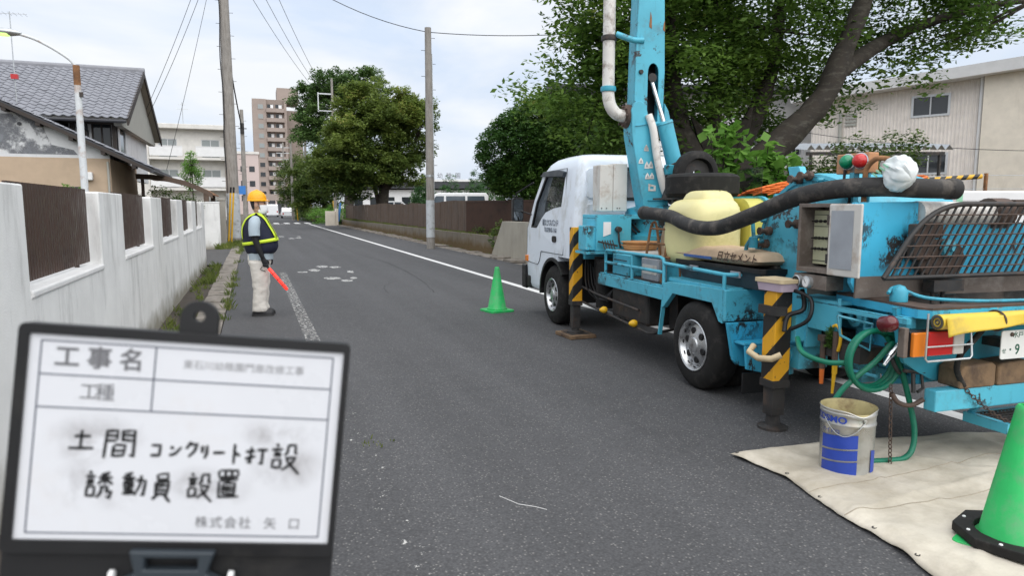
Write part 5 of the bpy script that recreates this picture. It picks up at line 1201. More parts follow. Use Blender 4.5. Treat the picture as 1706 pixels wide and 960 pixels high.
# ------------------------------------------------------------------ notice board in the foreground
TL, TR, BL, BR = (Vector(p) for p in ((-.188, .701, 1.412), (.075, .653, 1.384), (-.204, .685, 1.234), (.053, .638, 1.206)))
ex = ((TR - TL) + (BR - BL)).normalized(); dn = ((BL - TL) + (BR - TR)); dn = (dn - ex * dn.dot(ex)).normalized(); ey = -dn
BWd = ((TR - TL).length + (BR - BL).length) / 2; BHt = ((BL - TL).length + (BR - TR).length) / 2
Cc = (TL + TR + BL + BR) / 4; ez = ex.cross(ey)
brd = thing('notice_board', 'black framed white construction notice board with Japanese handwriting in the foreground', 'board')
brd.matrix_world = mbasis(Cc, ex, ey)
hw, hh = BWd / 2, BHt / 2
def bq(a, c): return (-hw + a * BWd, hh - c * BHt)
mg = .0088
b = MB(); b.panel([rrect(-hw - mg, hw + mg * .6, -hh - .062, hh + mg, .006, 4)], lambda p, q, t: (p, q, t), -.012, -.002); fo = b.build('backing', 'black_plastic', brd, bevel=.002)
b = MB(); b.panel([rrect(-hw - mg, hw + mg * .6, -hh - .012, hh + mg, .006, 4), rc(-hw, hw, -hh, hh)], lambda p, q, t: (p, q, t), -.0019, .0035); b.build('frame', 'black_plastic', brd, bevel=.0012)
b = MB(); b.panel([rc(-hw, hw, -hh, hh)], lambda p, q, t: (p, q, t), -.0018, .0004); b.build('writing_surface', 'board_white', brd)
tabx = bq(.508, 0)[0]
b = MB(); b.panel([[(tabx - .0165, hh + mg - .004), (tabx + .0165, hh + mg - .004), (tabx + .0165, hh + .022)] + [(tabx + .0165 * math.cos(a), hh + .022 + .0165 * math.sin(a)) for a in [PI * i / 12 for i in range(1, 12)]] + [(tabx - .0165, hh + .022)], circ(tabx, hh + .024, .0048, 14)], lambda p, q, t: (p, q, t), -.011, -.003); b.build('hanging_tab', 'black_plastic', brd, bevel=.001)
def seg(a0, c0, a1, c1, w_=.0011):
    p0 = bq(a0, c0); p1 = bq(a1, c1); b = MB(); b.bar((*p0, .0006), (*p1, .0006), w_, .0004, up=(0, 0, 1)); b.build('ruled_line', 'line_navy', brd)
for s_ in ((.035, .032, .965, .032), (.035, .968, .965, .968), (.035, .032, .035, .968), (.965, .032, .965, .968), (.035, .195, .965, .195), (.035, .355, .965, .355), (.385, .032, .385, .355)): seg(*s_)
def wr(body, a, c, size, m, bold=0.0, sx=1.0, name='printed_text', rot=0.0, sh=0.0):
    p = bq(a, c); M = Matrix.Translation((p[0], p[1], .0007)) @ Matrix.Rotation(rot, 4, 'Z')
    return text_mesh(name, body, size, m, brd, M, sx=sx, extr=.0001, bold=bold)
for ch, a in zip('工事名', (.115, .213, .312)): wr(ch, a, .112, .0205, 'ink_grey', .0005)
for ch, a in zip('工種', (.190, .238)): wr(ch, a, .277, .0165, 'ink_grey')
wr('東石川幼稚園門扉改修工事', .672, .112, .0088, 'ink_faint')
for ch, a in zip('株式会社矢口', (.575, .622, .669, .716, .800, .880)): wr(ch, a, .905, .0115, 'ink_grey')
# handwriting: each character drawn as pen strokes in a unit box (y down)
STK = {
 '土': [[(.22, .38), (.82, .34)], [(.50, .06), (.51, .90)], [(.06, .92), (.98, .88)]],
 '間': [[(.10, .06), (.06, .98)], [(.10, .08), (.42, .06), (.40, .40)], [(.10, .24), (.40, .22)], [(.10, .40), (.40, .39)], [(.58, .05), (.58, .40)], [(.58, .07), (.95, .06), (.94, .92), (.84, .84)], [(.60, .22), (.93, .21)], [(.60, .38), (.93, .37)], [(.36, .55), (.34, .92)], [(.36, .56), (.68, .54), (.66, .90)], [(.36, .73), (.66, .72)], [(.35, .90), (.66, .89)]],
 'コ': [[(.12, .2), (.88, .16), (.84, .82)], [(.08, .84), (.90, .80)]],
 'ン': [[(.10, .22), (.40, .36)], [(.08, .88), (.50, .72), (.94, .20)]],
 'ク': [[(.42, .06), (.10, .50)], [(.36, .22), (.90, .18), (.70, .62), (.30, .96)]],
 'リ': [[(.24, .12), (.22, .60)], [(.74, .08), (.74, .60), (.48, .95)]],
 'ー': [[(.08, .52), (.92, .46)]],
 'ト': [[(.36, .02), (.38, .98)], [(.40, .40), (.86, .58)]],
 '打': [[(.04, .32), (.44, .28)], [(.26, .06), (.26, .90), (.14, .80)], [(.04, .66), (.46, .50)], [(.50, .22), (.98, .18)], [(.76, .20), (.76, .92), (.62, .82)]],
 '設': [[(.14, .04), (.24, .14)], [(.02, .24), (.42, .22)], [(.08, .36), (.36, .35)], [(.08, .48), (.36, .47)], [(.08, .62), (.07, .92), (.36, .90), (.36, .60), (.08, .62)], [(.60, .08), (.58, .34), (.48, .44)], [(.60, .09), (.86, .07), (.86, .34), (.98, .34)], [(.52, .52), (.90, .50), (.74, .76), (.44, .98)], [(.56, .60), (.74, .80), (1.06, 1.10)]],
 '誘': [[(.16, .02), (.26, .12)], [(.04, .22), (.40, .20)], [(.08, .34), (.36, .33)], [(.08, .46), (.36, .45)], [(.08, .60), (.08, .92), (.36, .90), (.36, .60), (.08, .60)], [(.90, .04), (.56, .12)], [(.48, .24), (.98, .22)], [(.72, .08), (.72, .50)], [(.72, .26), (.48, .48)], [(.72, .26), (.98, .46)], [(.52, .58), (.82, .56), (.78, .74), (.96, .74), (.90, .98), (.80, .92)], [(.62, .60), (.58, .82), (.44, .98)]],
 '動': [[(.42, .04), (.10, .12)], [(.04, .24), (.54, .22)], [(.12, .36), (.12, .62), (.46, .61), (.46, .35), (.12, .36)], [(.12, .48), (.46, .48)], [(.29, .10), (.29, .86)], [(.08, .74), (.50, .72)], [(.04, .90), (.54, .86)], [(.58, .34), (.96, .32), (.90, .92), (.80, .86)], [(.76, .08), (.74, .50), (.54, .94)]],
 '員': [[(.26, .04), (.26, .22), (.74, .21), (.74, .03), (.26, .04)], [(.20, .32), (.20, .76)], [(.20, .33), (.82, .31), (.81, .76)], [(.20, .46), (.81, .45)], [(.20, .60), (.81, .59)], [(.20, .75), (.81, .74)], [(.36, .78), (.06, .98)], [(.66, .78), (.98, 1.02)]],
 '置': [[(.12, .06), (.12, .26), (.90, .25), (.90, .04), (.12, .06)], [(.38, .06), (.38, .25)], [(.64, .05), (.64, .25)], [(.16, .38), (.92, .35)], [(.54, .28), (.50, .50)], [(.30, .50), (.30, .86), (.78, .85), (.78, .49), (.30, .50)], [(.30, .62), (.78, .61)], [(.30, .73), (.78, .72)], [(.12, .44), (.13, .98), (.98, .94)]]}
rr = random.Random(8); ZP = BWd / 1097.0
def pen(ch, a, c, w_, h_, thick):
    p0 = bq(a, c); b = MB(); tl = rr.uniform(-.05, .03)
    for st_ in STK[ch]:
        q = [(p0[0] + (x - .5) * w_ * ZP + (y - .5) * h_ * ZP * tl, p0[1] - (y - .5) * h_ * ZP + (x - .5) * w_ * ZP * -.02, .0006) for x, y in [(x + rr.uniform(-.025, .025), y + rr.uniform(-.025, .025)) for x, y in st_]]
        q = catmull(q, 4) if len(q) == 2 else [p for s0, s1 in zip(q, q[1:]) for p in (Vector(s0), Vector(s0).lerp(Vector(s1), .5))] + [Vector(q[-1])]
        n_ = len(q); vs = []; fs = []
        for i in range(n_):
            d = (q[min(i + 1, n_ - 1)] - q[max(i - 1, 0)]); d.normalize(); nn2 = Vector((-d.y, d.x, 0)); k = thick * ZP * (.55 + .45 * math.sin(PI * (.18 + .72 * i / (n_ - 1)))) * rr.uniform(.88, 1.1)
            vs += [q[i] + nn2 * k, q[i] - nn2 * k]
            if i: fs.append((2 * i - 2, 2 * i - 1, 2 * i + 1, 2 * i))
        b.add(vs, fs)
    return b.build('handwriting', 'ink_black', brd, fix=False)
for ch, a, c, w_, h_ in (('土', .179, .508, 95, 80), ('間', .296, .522, 112, 112), ('コ', .410, .548, 42, 58), ('ン', .472, .545, 46, 50), ('ク', .524, .535, 46, 62), ('リ', .566, .545, 32, 56), ('ー', .612, .548, 52, 40), ('ト', .668, .553, 46, 80), ('打', .735, .556, 86, 78), ('設', .830, .556, 98, 104),
                         ('誘', .243, .727, 96, 100), ('動', .352, .722, 86, 90), ('員', .440, .730, 70, 104), ('設', .558, .718, 84, 98), ('置', .650, .705, 88, 108)):
    pen(ch, a, c, w_, h_, 6.2)
m_, t_, b_ = _nodes('smudge'); v_ = _coord(t_); f_ = _ramp(t_, _noise(t_, v_, 26, 7, .65, .5), .42, .80, (0, 0, 0, 1), (.55, .55, .55, 1)); b_.inputs['Base Color'].default_value = (.30, .27, .26, 1); b_.inputs['Roughness'].default_value = .6
gc_ = t_.nodes.new('ShaderNodeTexCoord'); gm_ = t_.nodes.new('ShaderNodeMapping'); gm_.inputs['Location'].default_value = (-1, -1, 0); gm_.inputs['Scale'].default_value = (2, 2, 0); t_.links.new(gc_.outputs['Generated'], gm_.inputs[0])
gl_ = t_.nodes.new('ShaderNodeVectorMath'); gl_.operation = 'LENGTH'; t_.links.new(gm_.outputs[0], gl_.inputs[0])
t_.links.new(_math(t_, 'MULTIPLY', f_, _ramp(t_, gl_.outputs['Value'], .25, .95, (1, 1, 1, 1), (0, 0, 0, 1))), b_.inputs['Alpha'])
for a0, a1, c0, c1 in ((.04, .40, .36, .66), (.70, .98, .44, .76), (.06, .40, .58, .88), (.40, .76, .60, .86), (.62, .95, .36, .52)):
    p0 = bq(a0, c1); p1 = bq(a1, c0); cx, cy = (p0[0] + p1[0]) / 2, (p0[1] + p1[1]) / 2
    b = MB(); b.add([(x, y, .00055) for x, y in circ(cx, cy, (p1[0] - p0[0]) / 2, 24, (p1[1] - p0[1]) / 2)], [tuple(range(24))]); b.build('smudge', 'smudge', brd, fix=False)
# clip at the lower edge, then a stand reaching the ground
b = MB(); b.panel([[(-.036, -hh - .006), (.036, -hh - .006), (.030, -hh - .026), (.046, -hh - .034), (.046, -hh - .062), (-.046, -hh - .062), (-.046, -hh - .034), (-.030, -hh - .026)], rc(-.022, .022, -hh - .022, -hh - .012)], lambda p, q, t: (p, q, t), -.001, .012); b.build('clip', 'navy_box', brd, bevel=.002)
for s in (-1, 1): b = MB(); b.lathe((s * .048, -hh - .030, .004), (s, 0, 0), [(.005, 0), (.005, .004), (.0, .005)], 10); b.build('clip_pin', 'white_paint', brd, smooth=40)
st = thing('board_stand', 'black tripod pole below the frame carrying the notice board', 'stand', (-.085, .66, 0))
bot = Cc - ey * (hh + .06) - Vector((-.085, .66, 0)); b = MB(); b.tube([(bot.x, bot.y, bot.z + .01), (bot.x, bot.y, .35)], .010, 10); b.build('pole', 'dark_metal', st)
for i in range(3):
    a = 2 * PI * i / 3 + .4; b = MB(); b.tube([(bot.x, bot.y, .55), (bot.x + .30 * math.cos(a), bot.y + .30 * math.sin(a), .0)], .008, 8); b.build('leg', 'dark_metal', st)
# ------------------------------------------------------------------ concrete pump truck (local frame: x to its right, y forward, z up)
TRK = (3.395, 4.615, 0); TRZ = -rad(3.536)
MT = Matrix.Translation(TRK) @ Matrix.Rotation(TRZ, 4, 'Z')
truck = thing('pump_truck', 'light blue concrete pump truck with white cab, raised boom and striped outrigger jacks', 'truck', TRK, TRZ)
def tthing(name, label, cat, p, rz=0, group=None):
    t = thing(name, label, cat, (0, 0, 0), 0, group); t.matrix_world = MT @ Matrix.Translation(p) @ Matrix.Rotation(rz, 4, 'Z'); return t
m_, t_, b_ = _nodes('cab_glass'); b_.inputs['Base Color'].default_value = (.012, .018, .016, 1); b_.inputs['Roughness'].default_value = .04; b_.inputs['Alpha'].default_value = .30; b_.inputs['Specular IOR Level'].default_value = .7
CU0 = 2.82
mat('mirror_glass', (.25, .27, .28), .06, .05, 5, metal=1.0, rvar=.02)
def cabring(w_, ins, u1, u0=CU0, rr_=.10): return [(x, y, w_) for x, y in rrect(ins, 1.70 - ins, u0, u1, rr_, 5)]
def ins_at(w_): return 0 if w_ < 1.25 else (.065 * (w_ - 1.25) / .75 if w_ < 2.0 else .065)
b = MB(); b.loft([cabring(.40, .02, 4.64), cabring(.46, 0, 4.67), cabring(.75, 0, 4.70), cabring(1.15, 0, 4.66), cabring(1.30, .004, 4.60), cabring(1.65, .035, 4.36, CU0 + .01), cabring(2.0, .065, 4.08, CU0 + .02), cabring(2.07, .085, 3.98, CU0 + .04, .12), cabring(2.125, .125, 3.84, CU0 + .08, .14), cabring(2.155, .20, 3.70, CU0 + .16, .16), cabring(2.165, .32, 3.55, CU0 + .30, .18)])
cab = b.build('cab', 'cab_white', truck)
cuts = []
c = MB(); c.loft([[(x, y, w_) for x, y in rrect(.05 + i_, 1.65 - i_, CU0 + .06, u1, .07, 5)] for w_, i_, u1 in ((.95, 0, 4.58), (1.30, .004, 4.52), (2.0, .06, 4.02), (2.06, .09, 3.9))]); cuts.append(c.build('cut', 'cab_white'))
WIN = [(3.27, 1.94), (3.33, 1.53), (3.60, 1.51), (3.90, 1.45), (4.06, 1.36), (4.20, 1.24), (4.44, 1.24), (4.30, 1.58), (3.99, 1.94)]
c = MB(); c.panel([WIN], lambda a, q, t: (t, a, q), -.2, 1.95); cuts.append(c.build('cut', 'cab_white'))
c = MB(); c.panel([rrect(.60, 1.42, 1.62, 1.98, .05)], lambda a, q, t: (a, t, q), CU0 - .2, CU0 + .25); cuts.append(c.build('cut', 'cab_white'))
c = MB(); c.panel([rrect(.16, 1.54, 1.36, 1.97, .06)], lambda a, q, t: (a, t, q), 4.0, 4.9); cuts.append(c.build('cut', 'cab_white'))
c = MB(); c.cyl((-.3, 3.56, .40), (2.0, 3.56, .40), .47, n=36); cuts.append(c.build('cut', 'cab_white'))
c = MB(); c.box(-.3, 2.0, 2.5, 3.38, .2, .90); cuts.append(c.build('cut', 'cab_white'))
boolean(cab, cuts); cab.data.polygons.foreach_set('use_smooth', [True] * len(cab.data.polygons)); cab.data.set_sharp_from_angle(angle=rad(32))
def side(w_): return ins_at(w_)
for s in (0, 1):
    mp_ = (lambda a, q, t: (side(q) - t, a, q)) if s == 0 else (lambda a, q, t: (1.70 - side(q) + t, a, q))
    DO = [(3.20, .93), (4.02, .93), (4.08, .80), (4.16, .74), (4.62, .76), (4.60, 1.22), (4.40, 1.60), (4.08, 1.99), (3.24, 2.0)]
    b = MB(); b.panel([DO, WIN], mp_, -.012, .006); do = b.build('door', 'cab_white', truck, bevel=.004)
    sm2 = [mp_(x_, z_, .004) for x_, z_ in DO]; b = MB(); b.tube(sm2, .0045, 5, closed=True); b.build('door_seam', 'black_plastic', do)
    b = MB(); b.panel([WIN], mp_, -.035, -.029); b.build('window_pane', 'cab_glass', do)
    inner = [(3.62 + (x - 3.75) * .955 + .115, 1.58 + (z - 1.58) * .93) for x, z in WIN]
    b = MB(); b.panel([WIN, inner], mp_, -.02, .009); b.build('window_seal', 'black_plastic', do)
    b = MB(); b.panel([rrect(3.44, 3.57, 1.075, 1.155, .03)], mp_, .004, .018); b.build('door_handle', 'black_plastic', do, bevel=.004)
    b = MB(); b.panel([[(4.04, 1.955), (4.12, 1.93), (3.26, 1.90), (3.24, 1.955), (3.4, 1.985), (4.0, 1.985)]], mp_, .006, .05); b.build('window_visor', 'navy_box', do, bevel=.004)
    if s == 0:
        text_mesh('door_lettering', '㈱エクスパンド', .098, 'door_ink', do, mbasis((-.007, 3.66, 1.315), (0, -1, 0), (0, 0, 1)), sx=.86, bold=.0018)
        text_mesh('door_lettering', 'TEL0298-82-1560', .082, 'door_ink', do, mbasis((-.007, 3.66, 1.225), (0, -1, 0), (0, 0, 1)), sx=.78)
b = MB(); b.panel([rrect(.615, 1.405, 1.635, 1.965, .04)], lambda a, q, t: (a, t, q), CU0 + .03, CU0 + .036); b.build('rear_window', 'cab_glass', truck)
b = MB(); b.panel([rrect(.58, 1.44, 1.60, 2.0, .06), rrect(.62, 1.40, 1.64, 1.96, .04)], lambda a, q, t: (a, t, q), CU0 - .006, CU0 + .03); b.build('window_seal', 'black_plastic', truck)
for (v0, v1, w0, w1) in ((.14, .56, 1.02, 1.56), (.14, .56, 1.63, 1.98), (.62, 1.42, 1.0, 1.52)):
    b = MB(); b.panel([rrect(v0, v1, w0, w1, .05)], lambda a, q, t: (a, t, q), CU0 - .008, CU0 + .02); b.build('pressed_panel', 'cab_white', truck, bevel=.007, seg=3)
b = MB(); b.grid(lambda u, v_: (.16 + 1.38 * u, 4.575 - .55 * v_, 1.34 + .66 * v_), 2, 2); b.build('windshield', 'cab_glass', truck, fix=False)
b = MB(); b.box(.2, .75, 3.1, 3.3, .95, 1.62); b.box(.2, .75, 3.1, 3.6, .95, 1.08); b.obox((.47, 3.14, 1.70), (.26, .1, .16)); b.build('seat', 'grey_box', truck, bevel=.04); b = MB(); b.box(.95, 1.5, 3.1, 3.3, .95, 1.62); b.box(.95, 1.5, 3.1, 3.6, .95, 1.08); b.build('seat', 'grey_box', truck, bevel=.04)
b = MB(); b.tube([(1.25 + .19 * math.cos(a), 3.98 + .06 * math.sin(a), 1.40 + .17 * math.sin(a)) for a in [2 * PI * i / 24 for i in range(24)]], .014, 8, closed=True); b.build('steering_wheel', 'black_plastic', truck, smooth=60)
b = MB(); b.box(.08, 1.62, 4.05, 4.5, 1.0, 1.30); b.build('dashboard', 'dark_metal', truck, bevel=.05)
b = MB(); b.box(-.015, 1.715, 4.45, 4.74, .38, .56); b.build('bumper', 'black_plastic', truck, bevel=.03); b = MB(); b.panel([rrect(-.03, .02, .36, .70, .02)], lambda a, q, t: (a, t, q), 4.62, 4.78); b.build('bumper_corner', 'black_plastic', truck, bevel=.01)
for s in (0, 1):
    arc_ = [(3.56 + .475 * math.cos(a), .40 + .475 * math.sin(a)) for a in [rad(-5 + 148 * i / 16) for i in range(17)]]; arc2 = [(3.56 + .435 * math.cos(a), .40 + .435 * math.sin(a)) for a in [rad(-5 + 148 * i / 16) for i in range(17)]]
    b = MB(); b.panel([arc_ + arc2[::-1]], lambda a, q, t: (t, a, q), -.02 if s == 0 else 1.72, .10 if s == 0 else 1.60); b.build('wheel_arch', 'black_plastic', truck)
    b = MB(); b.box(.05 if s == 0 else 1.3, .40 if s == 0 else 1.65, 3.02, 3.13, .34, .90); b.build('mud_flap', 'black_plastic', truck)
b = MB(); b.obox((-.012, 4.60, .80), (.03, .10, .09)); b.build('indicator_lamp', 'lamp_orange', truck, bevel=.01)
mr = MB(); mr.tube([(0, 4.45, 1.42), (-.14, 4.62, 1.48), (-.16, 4.64, 1.72), (-.02, 4.30, 1.86)], .011, 7); mo = mr.build('mirror_arm', 'black_plastic', truck, smooth=60)
b = MB(); b.panel([rrect(-.23, -.07, 1.32, 1.66, .04)], lambda a, q, t: (a, 4.62 + t, q), -.03, .04); m1 = b.build('mirror', 'black_plastic', truck, bevel=.012)
b = MB(); b.panel([rrect(-.215, -.085, 1.34, 1.64, .03)], lambda a, q, t: (a, 4.62 + t, q), -.036, -.031); b.build('mirror_glass', 'mirror_glass', m1)
# chassis
for v0 in (.42, 1.20):
    b = MB(); b.box(v0, v0 + .08, -1.65, 4.3, .50, .68); b.build('chassis_rail', 'dark_metal', truck)
b = MB(); b.box(.5, 1.2, 2.9, 4.2, .35, .85); b.build('engine_block', 'dark_metal', truck, bevel=.05)
b = MB(); b.cyl((.1, .19, .37), (1.6, .19, .37), .07, n=12); b.lathe((.75, .19, .37), (1, 0, 0), [(.0, -.2), (.15, -.12), (.19, 0), (.15, .12), (0, .2)], 16); b.build('rear_axle', 'dark_metal', truck, smooth=40)
# wheels
def wheel(u, v, outer, name='wheel', par=truck, Rw=.37, wd=.20, rim=True):
    wo = bpy.data.objects.new(name, None); COL.objects.link(wo); wo.parent = par; wo.location = (v, u, Rw)
    d = -1 if outer == 'L' else 1
    b = MB(); r = Rw
    b.lathe((0, 0, 0), (d, 0, 0), [(.215, 0), (.225, .012), (.25, .016), (r - .07, .012), (r - .03, -.004), (r - .008, -.022), (r, -.04), (r, -wd + .03), (r - .02, -wd), (.22, -wd + .01), (.215, -wd * .5)], 48, closed=True); b.build('tyre', 'rubber', wo, smooth=35)
    b = MB()
    for k in range(5): b.lathe((0, 0, 0), (d, 0, 0), [(r + .001, -.05 - k * .028), (r - .009, -.053 - k * .028), (r - .009, -.058 - k * .028), (r + .001, -.061 - k * .028)], 48)
    if rim:
        b = MB(); b.lathe((0, 0, 0), (d, 0, 0), [(.218, .012), (.212, .018), (.200, .012), (.192, -.010), (.180, -.030), (.150, -.022), (.100, -.006), (.070, .002), (.062, .012), (.04, .016), (0, .017)], 48); ro = b.build('rim', 'rim_silver', wo, smooth=30)
        for k in range(6):
            a = 2 * PI * k / 6 + .3; cy, cz = .122 * math.cos(a), .122 * math.sin(a)
            b = MB(); b.lathe((d * -.008, cy, cz), (d, 0, 0), [(0, .003), (.027, .003), (.030, .0), (.030, -.01)], 14); b.build('rim_hole', 'black_plastic', ro, smooth=40)
        for k in range(12):
            a = 2 * PI * k / 12; cy, cz = .186 * math.cos(a), .186 * math.sin(a)
            b = MB(); b.obox((d * -.014, cy, cz), (.008, .028, .010), (a + PI / 2, 0, 0)); b.build('rim_slot', 'black_plastic', ro)
    return wo
wheel(3.59, .012, 'L', Rw=.385); wheel(3.59, 1.688, 'R', Rw=.385); wheel(.19, .012, 'L'); wheel(.19, 1.70, 'R')
wheel(.19, .25, 'L', rim=False); wheel(.19, 1.46, 'R', rim=False)
# deck and side panels
b = MB(); b.box(.06, 1.72, -.18, 2.12, .78, .815); b.build('deck', 'dark_metal', truck)
b = MB(); b.box(0, .05, .70, 2.14, .685, .80); b.box(.02, .16, .70, 2.14, .801, .812); b.build('side_sill', 'blue_worn', truck, bevel=.006)
pan = [(.74, .62), (.70, .845), (.62, .862), (-.22, .885), (-.22, .62), (-.17, .63), (-.07, .765), (.54, .765), (.70, .62)]
b = MB(); b.panel([pan], lambda a, q, t: (t, a, q), 0, .05); b.build('wheel_arch_panel', 'blue_worn', truck, bevel=.005)
b = MB(); b.bar((.02, .72, .66), (.02, .78, .36), .02, .035, up=(1, 0, 0)); b.build('mudguard_stay', 'blue_clean', truck)
b = MB(); b.box(.0, .46, -.26, -.222, .64, .885); b.box(.052, .44, -.221, .7, .86, .895); b.build('rear_box', 'blue_worn', truck, bevel=.006)
b = MB(); b.panel([[(.0, .635), (.40, .635), (.40, .30), (.33, .25), (.10, .30), (.06, .34)]], lambda a, q, t: (a, t, q), -.30, -.262); b.box(.06, .40, -.44, -.301, .48, .50); b.panel([[(.06, .478), (.40, .478), (.40, .26), (.33, .24), (.08, .30)]], lambda a, q, t: (a, t, q), -.45, -.42); b.build('step_box', 'blue_chipped', truck, bevel=.005)
b = MB(); b.box(.08, .46, -.40, -.385, .10, .26); b.build('mud_flap', 'black_plastic', truck)
# handrails
def rail(pts, name='handrail', r=.016): b = MB(); b.tube(pts, r, 10); return b.build(name, 'blue_worn', truck, smooth=50)
rail([(.02, 1.98, .81), (.02, 1.98, 1.05), (.02, 1.95, 1.065), (.02, .80, 1.068), (.02, .745, 1.055), (.02, .73, 1.02), (.02, .73, .82)]); rail([(.02, 1.98, .935), (.02, .73, .935)]); rail([(.02, 1.36, .81), (.02, 1.36, 1.065)])
rail([(.02, .73, 1.02), (.03, .30, 1.01), (.03, -.18, 1.0), (.06, -.22, 1.0), (.42, -.23, .995), (.46, -.20, .99)]); rail([(.03, -.19, .88), (.03, -.19, 1.0)])
# underride guard with yellow marker lamps, underfloor boxes
b = MB(); b.tube([(.02, 2.9, .62), (.02, 2.2, .56), (.02, 1.2, .52)], .014, 8); b.tube([(.02, 2.8, .43), (.02, 1.0, .33), (.03, .92, .34), (.3, .9, .38)], .014, 8); b.build('side_guard', 'dark_metal', truck, smooth=50)
for u, z in ((1.95, .42), (1.25, .385)):
    b = MB(); b.lathe((.0, u, z), (-1, 0, 0), [(.030, -.02), (.038, 0), (.036, .02), (.020, .05), (.006, .06), (0, .061)], 14); b.build('marker_lamp', 'yellow_plastic', truck, smooth=40)
b = MB(); b.box(.08, .5, 1.15, 1.95, .36, .74); b.build('fuel_tank', 'dark_metal', truck, bevel=.03); b = MB(); b.cyl((.15, 2.25, .40), (.15, 2.25, .95), .11, n=16); b.cyl((.2, 2.52, .45), (.2, 2.52, .95), .07, n=12); b.build('air_tank', 'rubber', truck, smooth=40); b = MB(); b.box(.3, .42, .95, 1.1, .35, .75); b.build('bracket', 'dark_metal', truck)
b = MB()
for k in range(5): b.tube(catmull([(.05 + .03 * k, 2.6, .95 - .04 * k), (.0 + .04 * k, 2.45, .62), (.06, 2.25 - .06 * k, .50), (.15, 2.05, .62)], 5), .010, 6)
b.build('air_hoses', 'black_plastic', truck, smooth=60)
# outrigger jacks
def jack(u0, u1, v0, v1, w0, w1, foot, name='outrigger_jack'):
    j = bpy.data.objects.new(name, None); COL.objects.link(j); j.parent = truck; j.location = ((v0 + v1) / 2, (u0 + u1) / 2, 0)
    du, dv_ = (u1 - u0) / 2, (v1 - v0) / 2
    b = MB(); b.box(-dv_, dv_, -du, du, w0, w1); b.build('jack_tube', 'hazard', j, bevel=.006)
    b = MB(); b.box(-dv_ * .78, dv_ * .78, -du * .78, du * .78, .10, w0 + .1); b.box(-dv_ * 1.08, dv_ * 1.08, -du * 1.08, du * 1.08, w0 - .004, w0 + .05); b.build('jack_leg', 'dark_metal', j, bevel=.004)
    b = MB(); b.lathe((0, 0, foot), (0, 0, 1), [(0, 0), (.10, 0), (.10, .016), (.05, .028), (.045, .10)], 20); b.build('foot_plate', 'dark_metal', j, smooth=30); return j
jf = jack(2.62, 2.745, -.10, .02, .38, 1.29, .05); jr = jack(-.965, -.835, -.09, .04, .30, .96, .0)
b = MB(); b.box(-.085, .0, -.10, .095, .80, .86); b.build('jack_bracket', 'dark_metal', jr)
b = MB(); b.box(.03, .6, 2.58, 2.78, .92, 1.06); b.build('jack_beam', 'blue_worn', truck, bevel=.006); b = MB(); b.box(.045, .46, -1.0, -.80, .62, .80); b.build('jack_beam', 'blue_worn', truck, bevel=.006)
b = MB(); b.tube([(-.10, -1.05, .55), (-.15, -1.02, .52), (-.16, -.90, .50), (-.15, -.78, .52), (-.10, -.76, .56)], .022, 10); b.build('hand_ring', 'beige_plastic', truck, smooth=60)
pad = tthing('jack_pad', 'scuffed wooden pad under the front outrigger jack', 'pad', (-.035, 2.68, 0), .1); b = MB(); b.box(-.17, .17, -.20, .20, .002, .045); b.build('board', 'wood_block', pad, bevel=.006); b = MB(); b.box(-.12, .12, -.14, .14, .0455, .05); b.build('top_sheet', 'dark_metal', pad)
# machinery box behind the cab
b = MB(); b.panel([rc(-.02, .90, 1.04, 1.44), rc(.40, .74, 1.15, 1.39)], lambda a, q, t: (a, t, q), 2.15, 2.19); b.box(-.02, .90, 2.191, 2.55, 1.40, 1.44); b.box(-.02, .02, 2.191, 2.55, 1.04, 1.399); b.build('machinery_box', 'blue_clean', truck, bevel=.006)
b = MB(); b.box(.3, .88, 2.50, 2.54, 1.05, 1.39); b.build('box_back', 'black_plastic', truck); b = MB(); b.lathe((.62, 2.25, 1.30), (0, -1, 0), [(0, .05), (.05, .05), (.055, .02), (.055, -.2)], 20); b.build('motor_flange', 'blue_clean', truck, smooth=40)
b = MB()
for k in range(4): b.tube(catmull([(.42 + .05 * k, 2.3, 1.34), (.48 + .06 * k, 2.22, 1.24), (.58 + .03 * k, 2.28, 1.17)], 5), .011, 6)
b.build('hydraulic_hoses', 'black_plastic', truck, smooth=60)
b = MB(); b.box(-.13, .0, 2.18, 2.40, 1.05, 1.32); b.build('valve_box', 'blue_worn', truck, bevel=.01); b = MB(); b.panel([[(.06, 1.20), (.15, 1.23), (.15, 1.36), (.06, 1.36)]], lambda a, q, t: (a, t, q), 2.143, 2.149); b.build('label_plate', 'white_paint', truck)
b = MB(); b.lathe((.22, 2.12, 1.28), (0, -1, 0), [(0, .05), (.03, .05), (.035, 0), (.02, -.03)], 12); b.tube([(.22, 2.1, 1.25), (.22, 2.08, 1.15), (.25, 2.1, 1.08)], .012, 6)
for k in range(5): b.tube([(.04 + .03 * k, 2.12, 1.16), (.04 + .03 * k, 2.06, 1.07)], .007, 6)
b.bar((-.02, 2.1, 1.15), (.2, 2.08, 1.10), .03, .02); b.build('levers', 'dark_metal', truck, smooth=40)
b = MB(); b.box(-.14, .3, 2.14, 2.46, 1.01, 1.038); b.build('valve_shelf', 'blue_worn', truck)
b = MB(); b.box(.09, .25, 2.32, 2.52, 1.475, 1.99); b.box(.252, .42, 2.31, 2.53, 1.475, 2.005); b.build('control_cabinet', 'cabinet_grey', truck, bevel=.008); b = MB()
for v_ in (.11, .17, .30, .33): b.lathe((v_, 2.309, 1.51), (0, -1, 0), [(.008, 0), (.006, .004), (0, .004)], 8)
b.build('cabinet_bolt', 'dark_metal', truck)
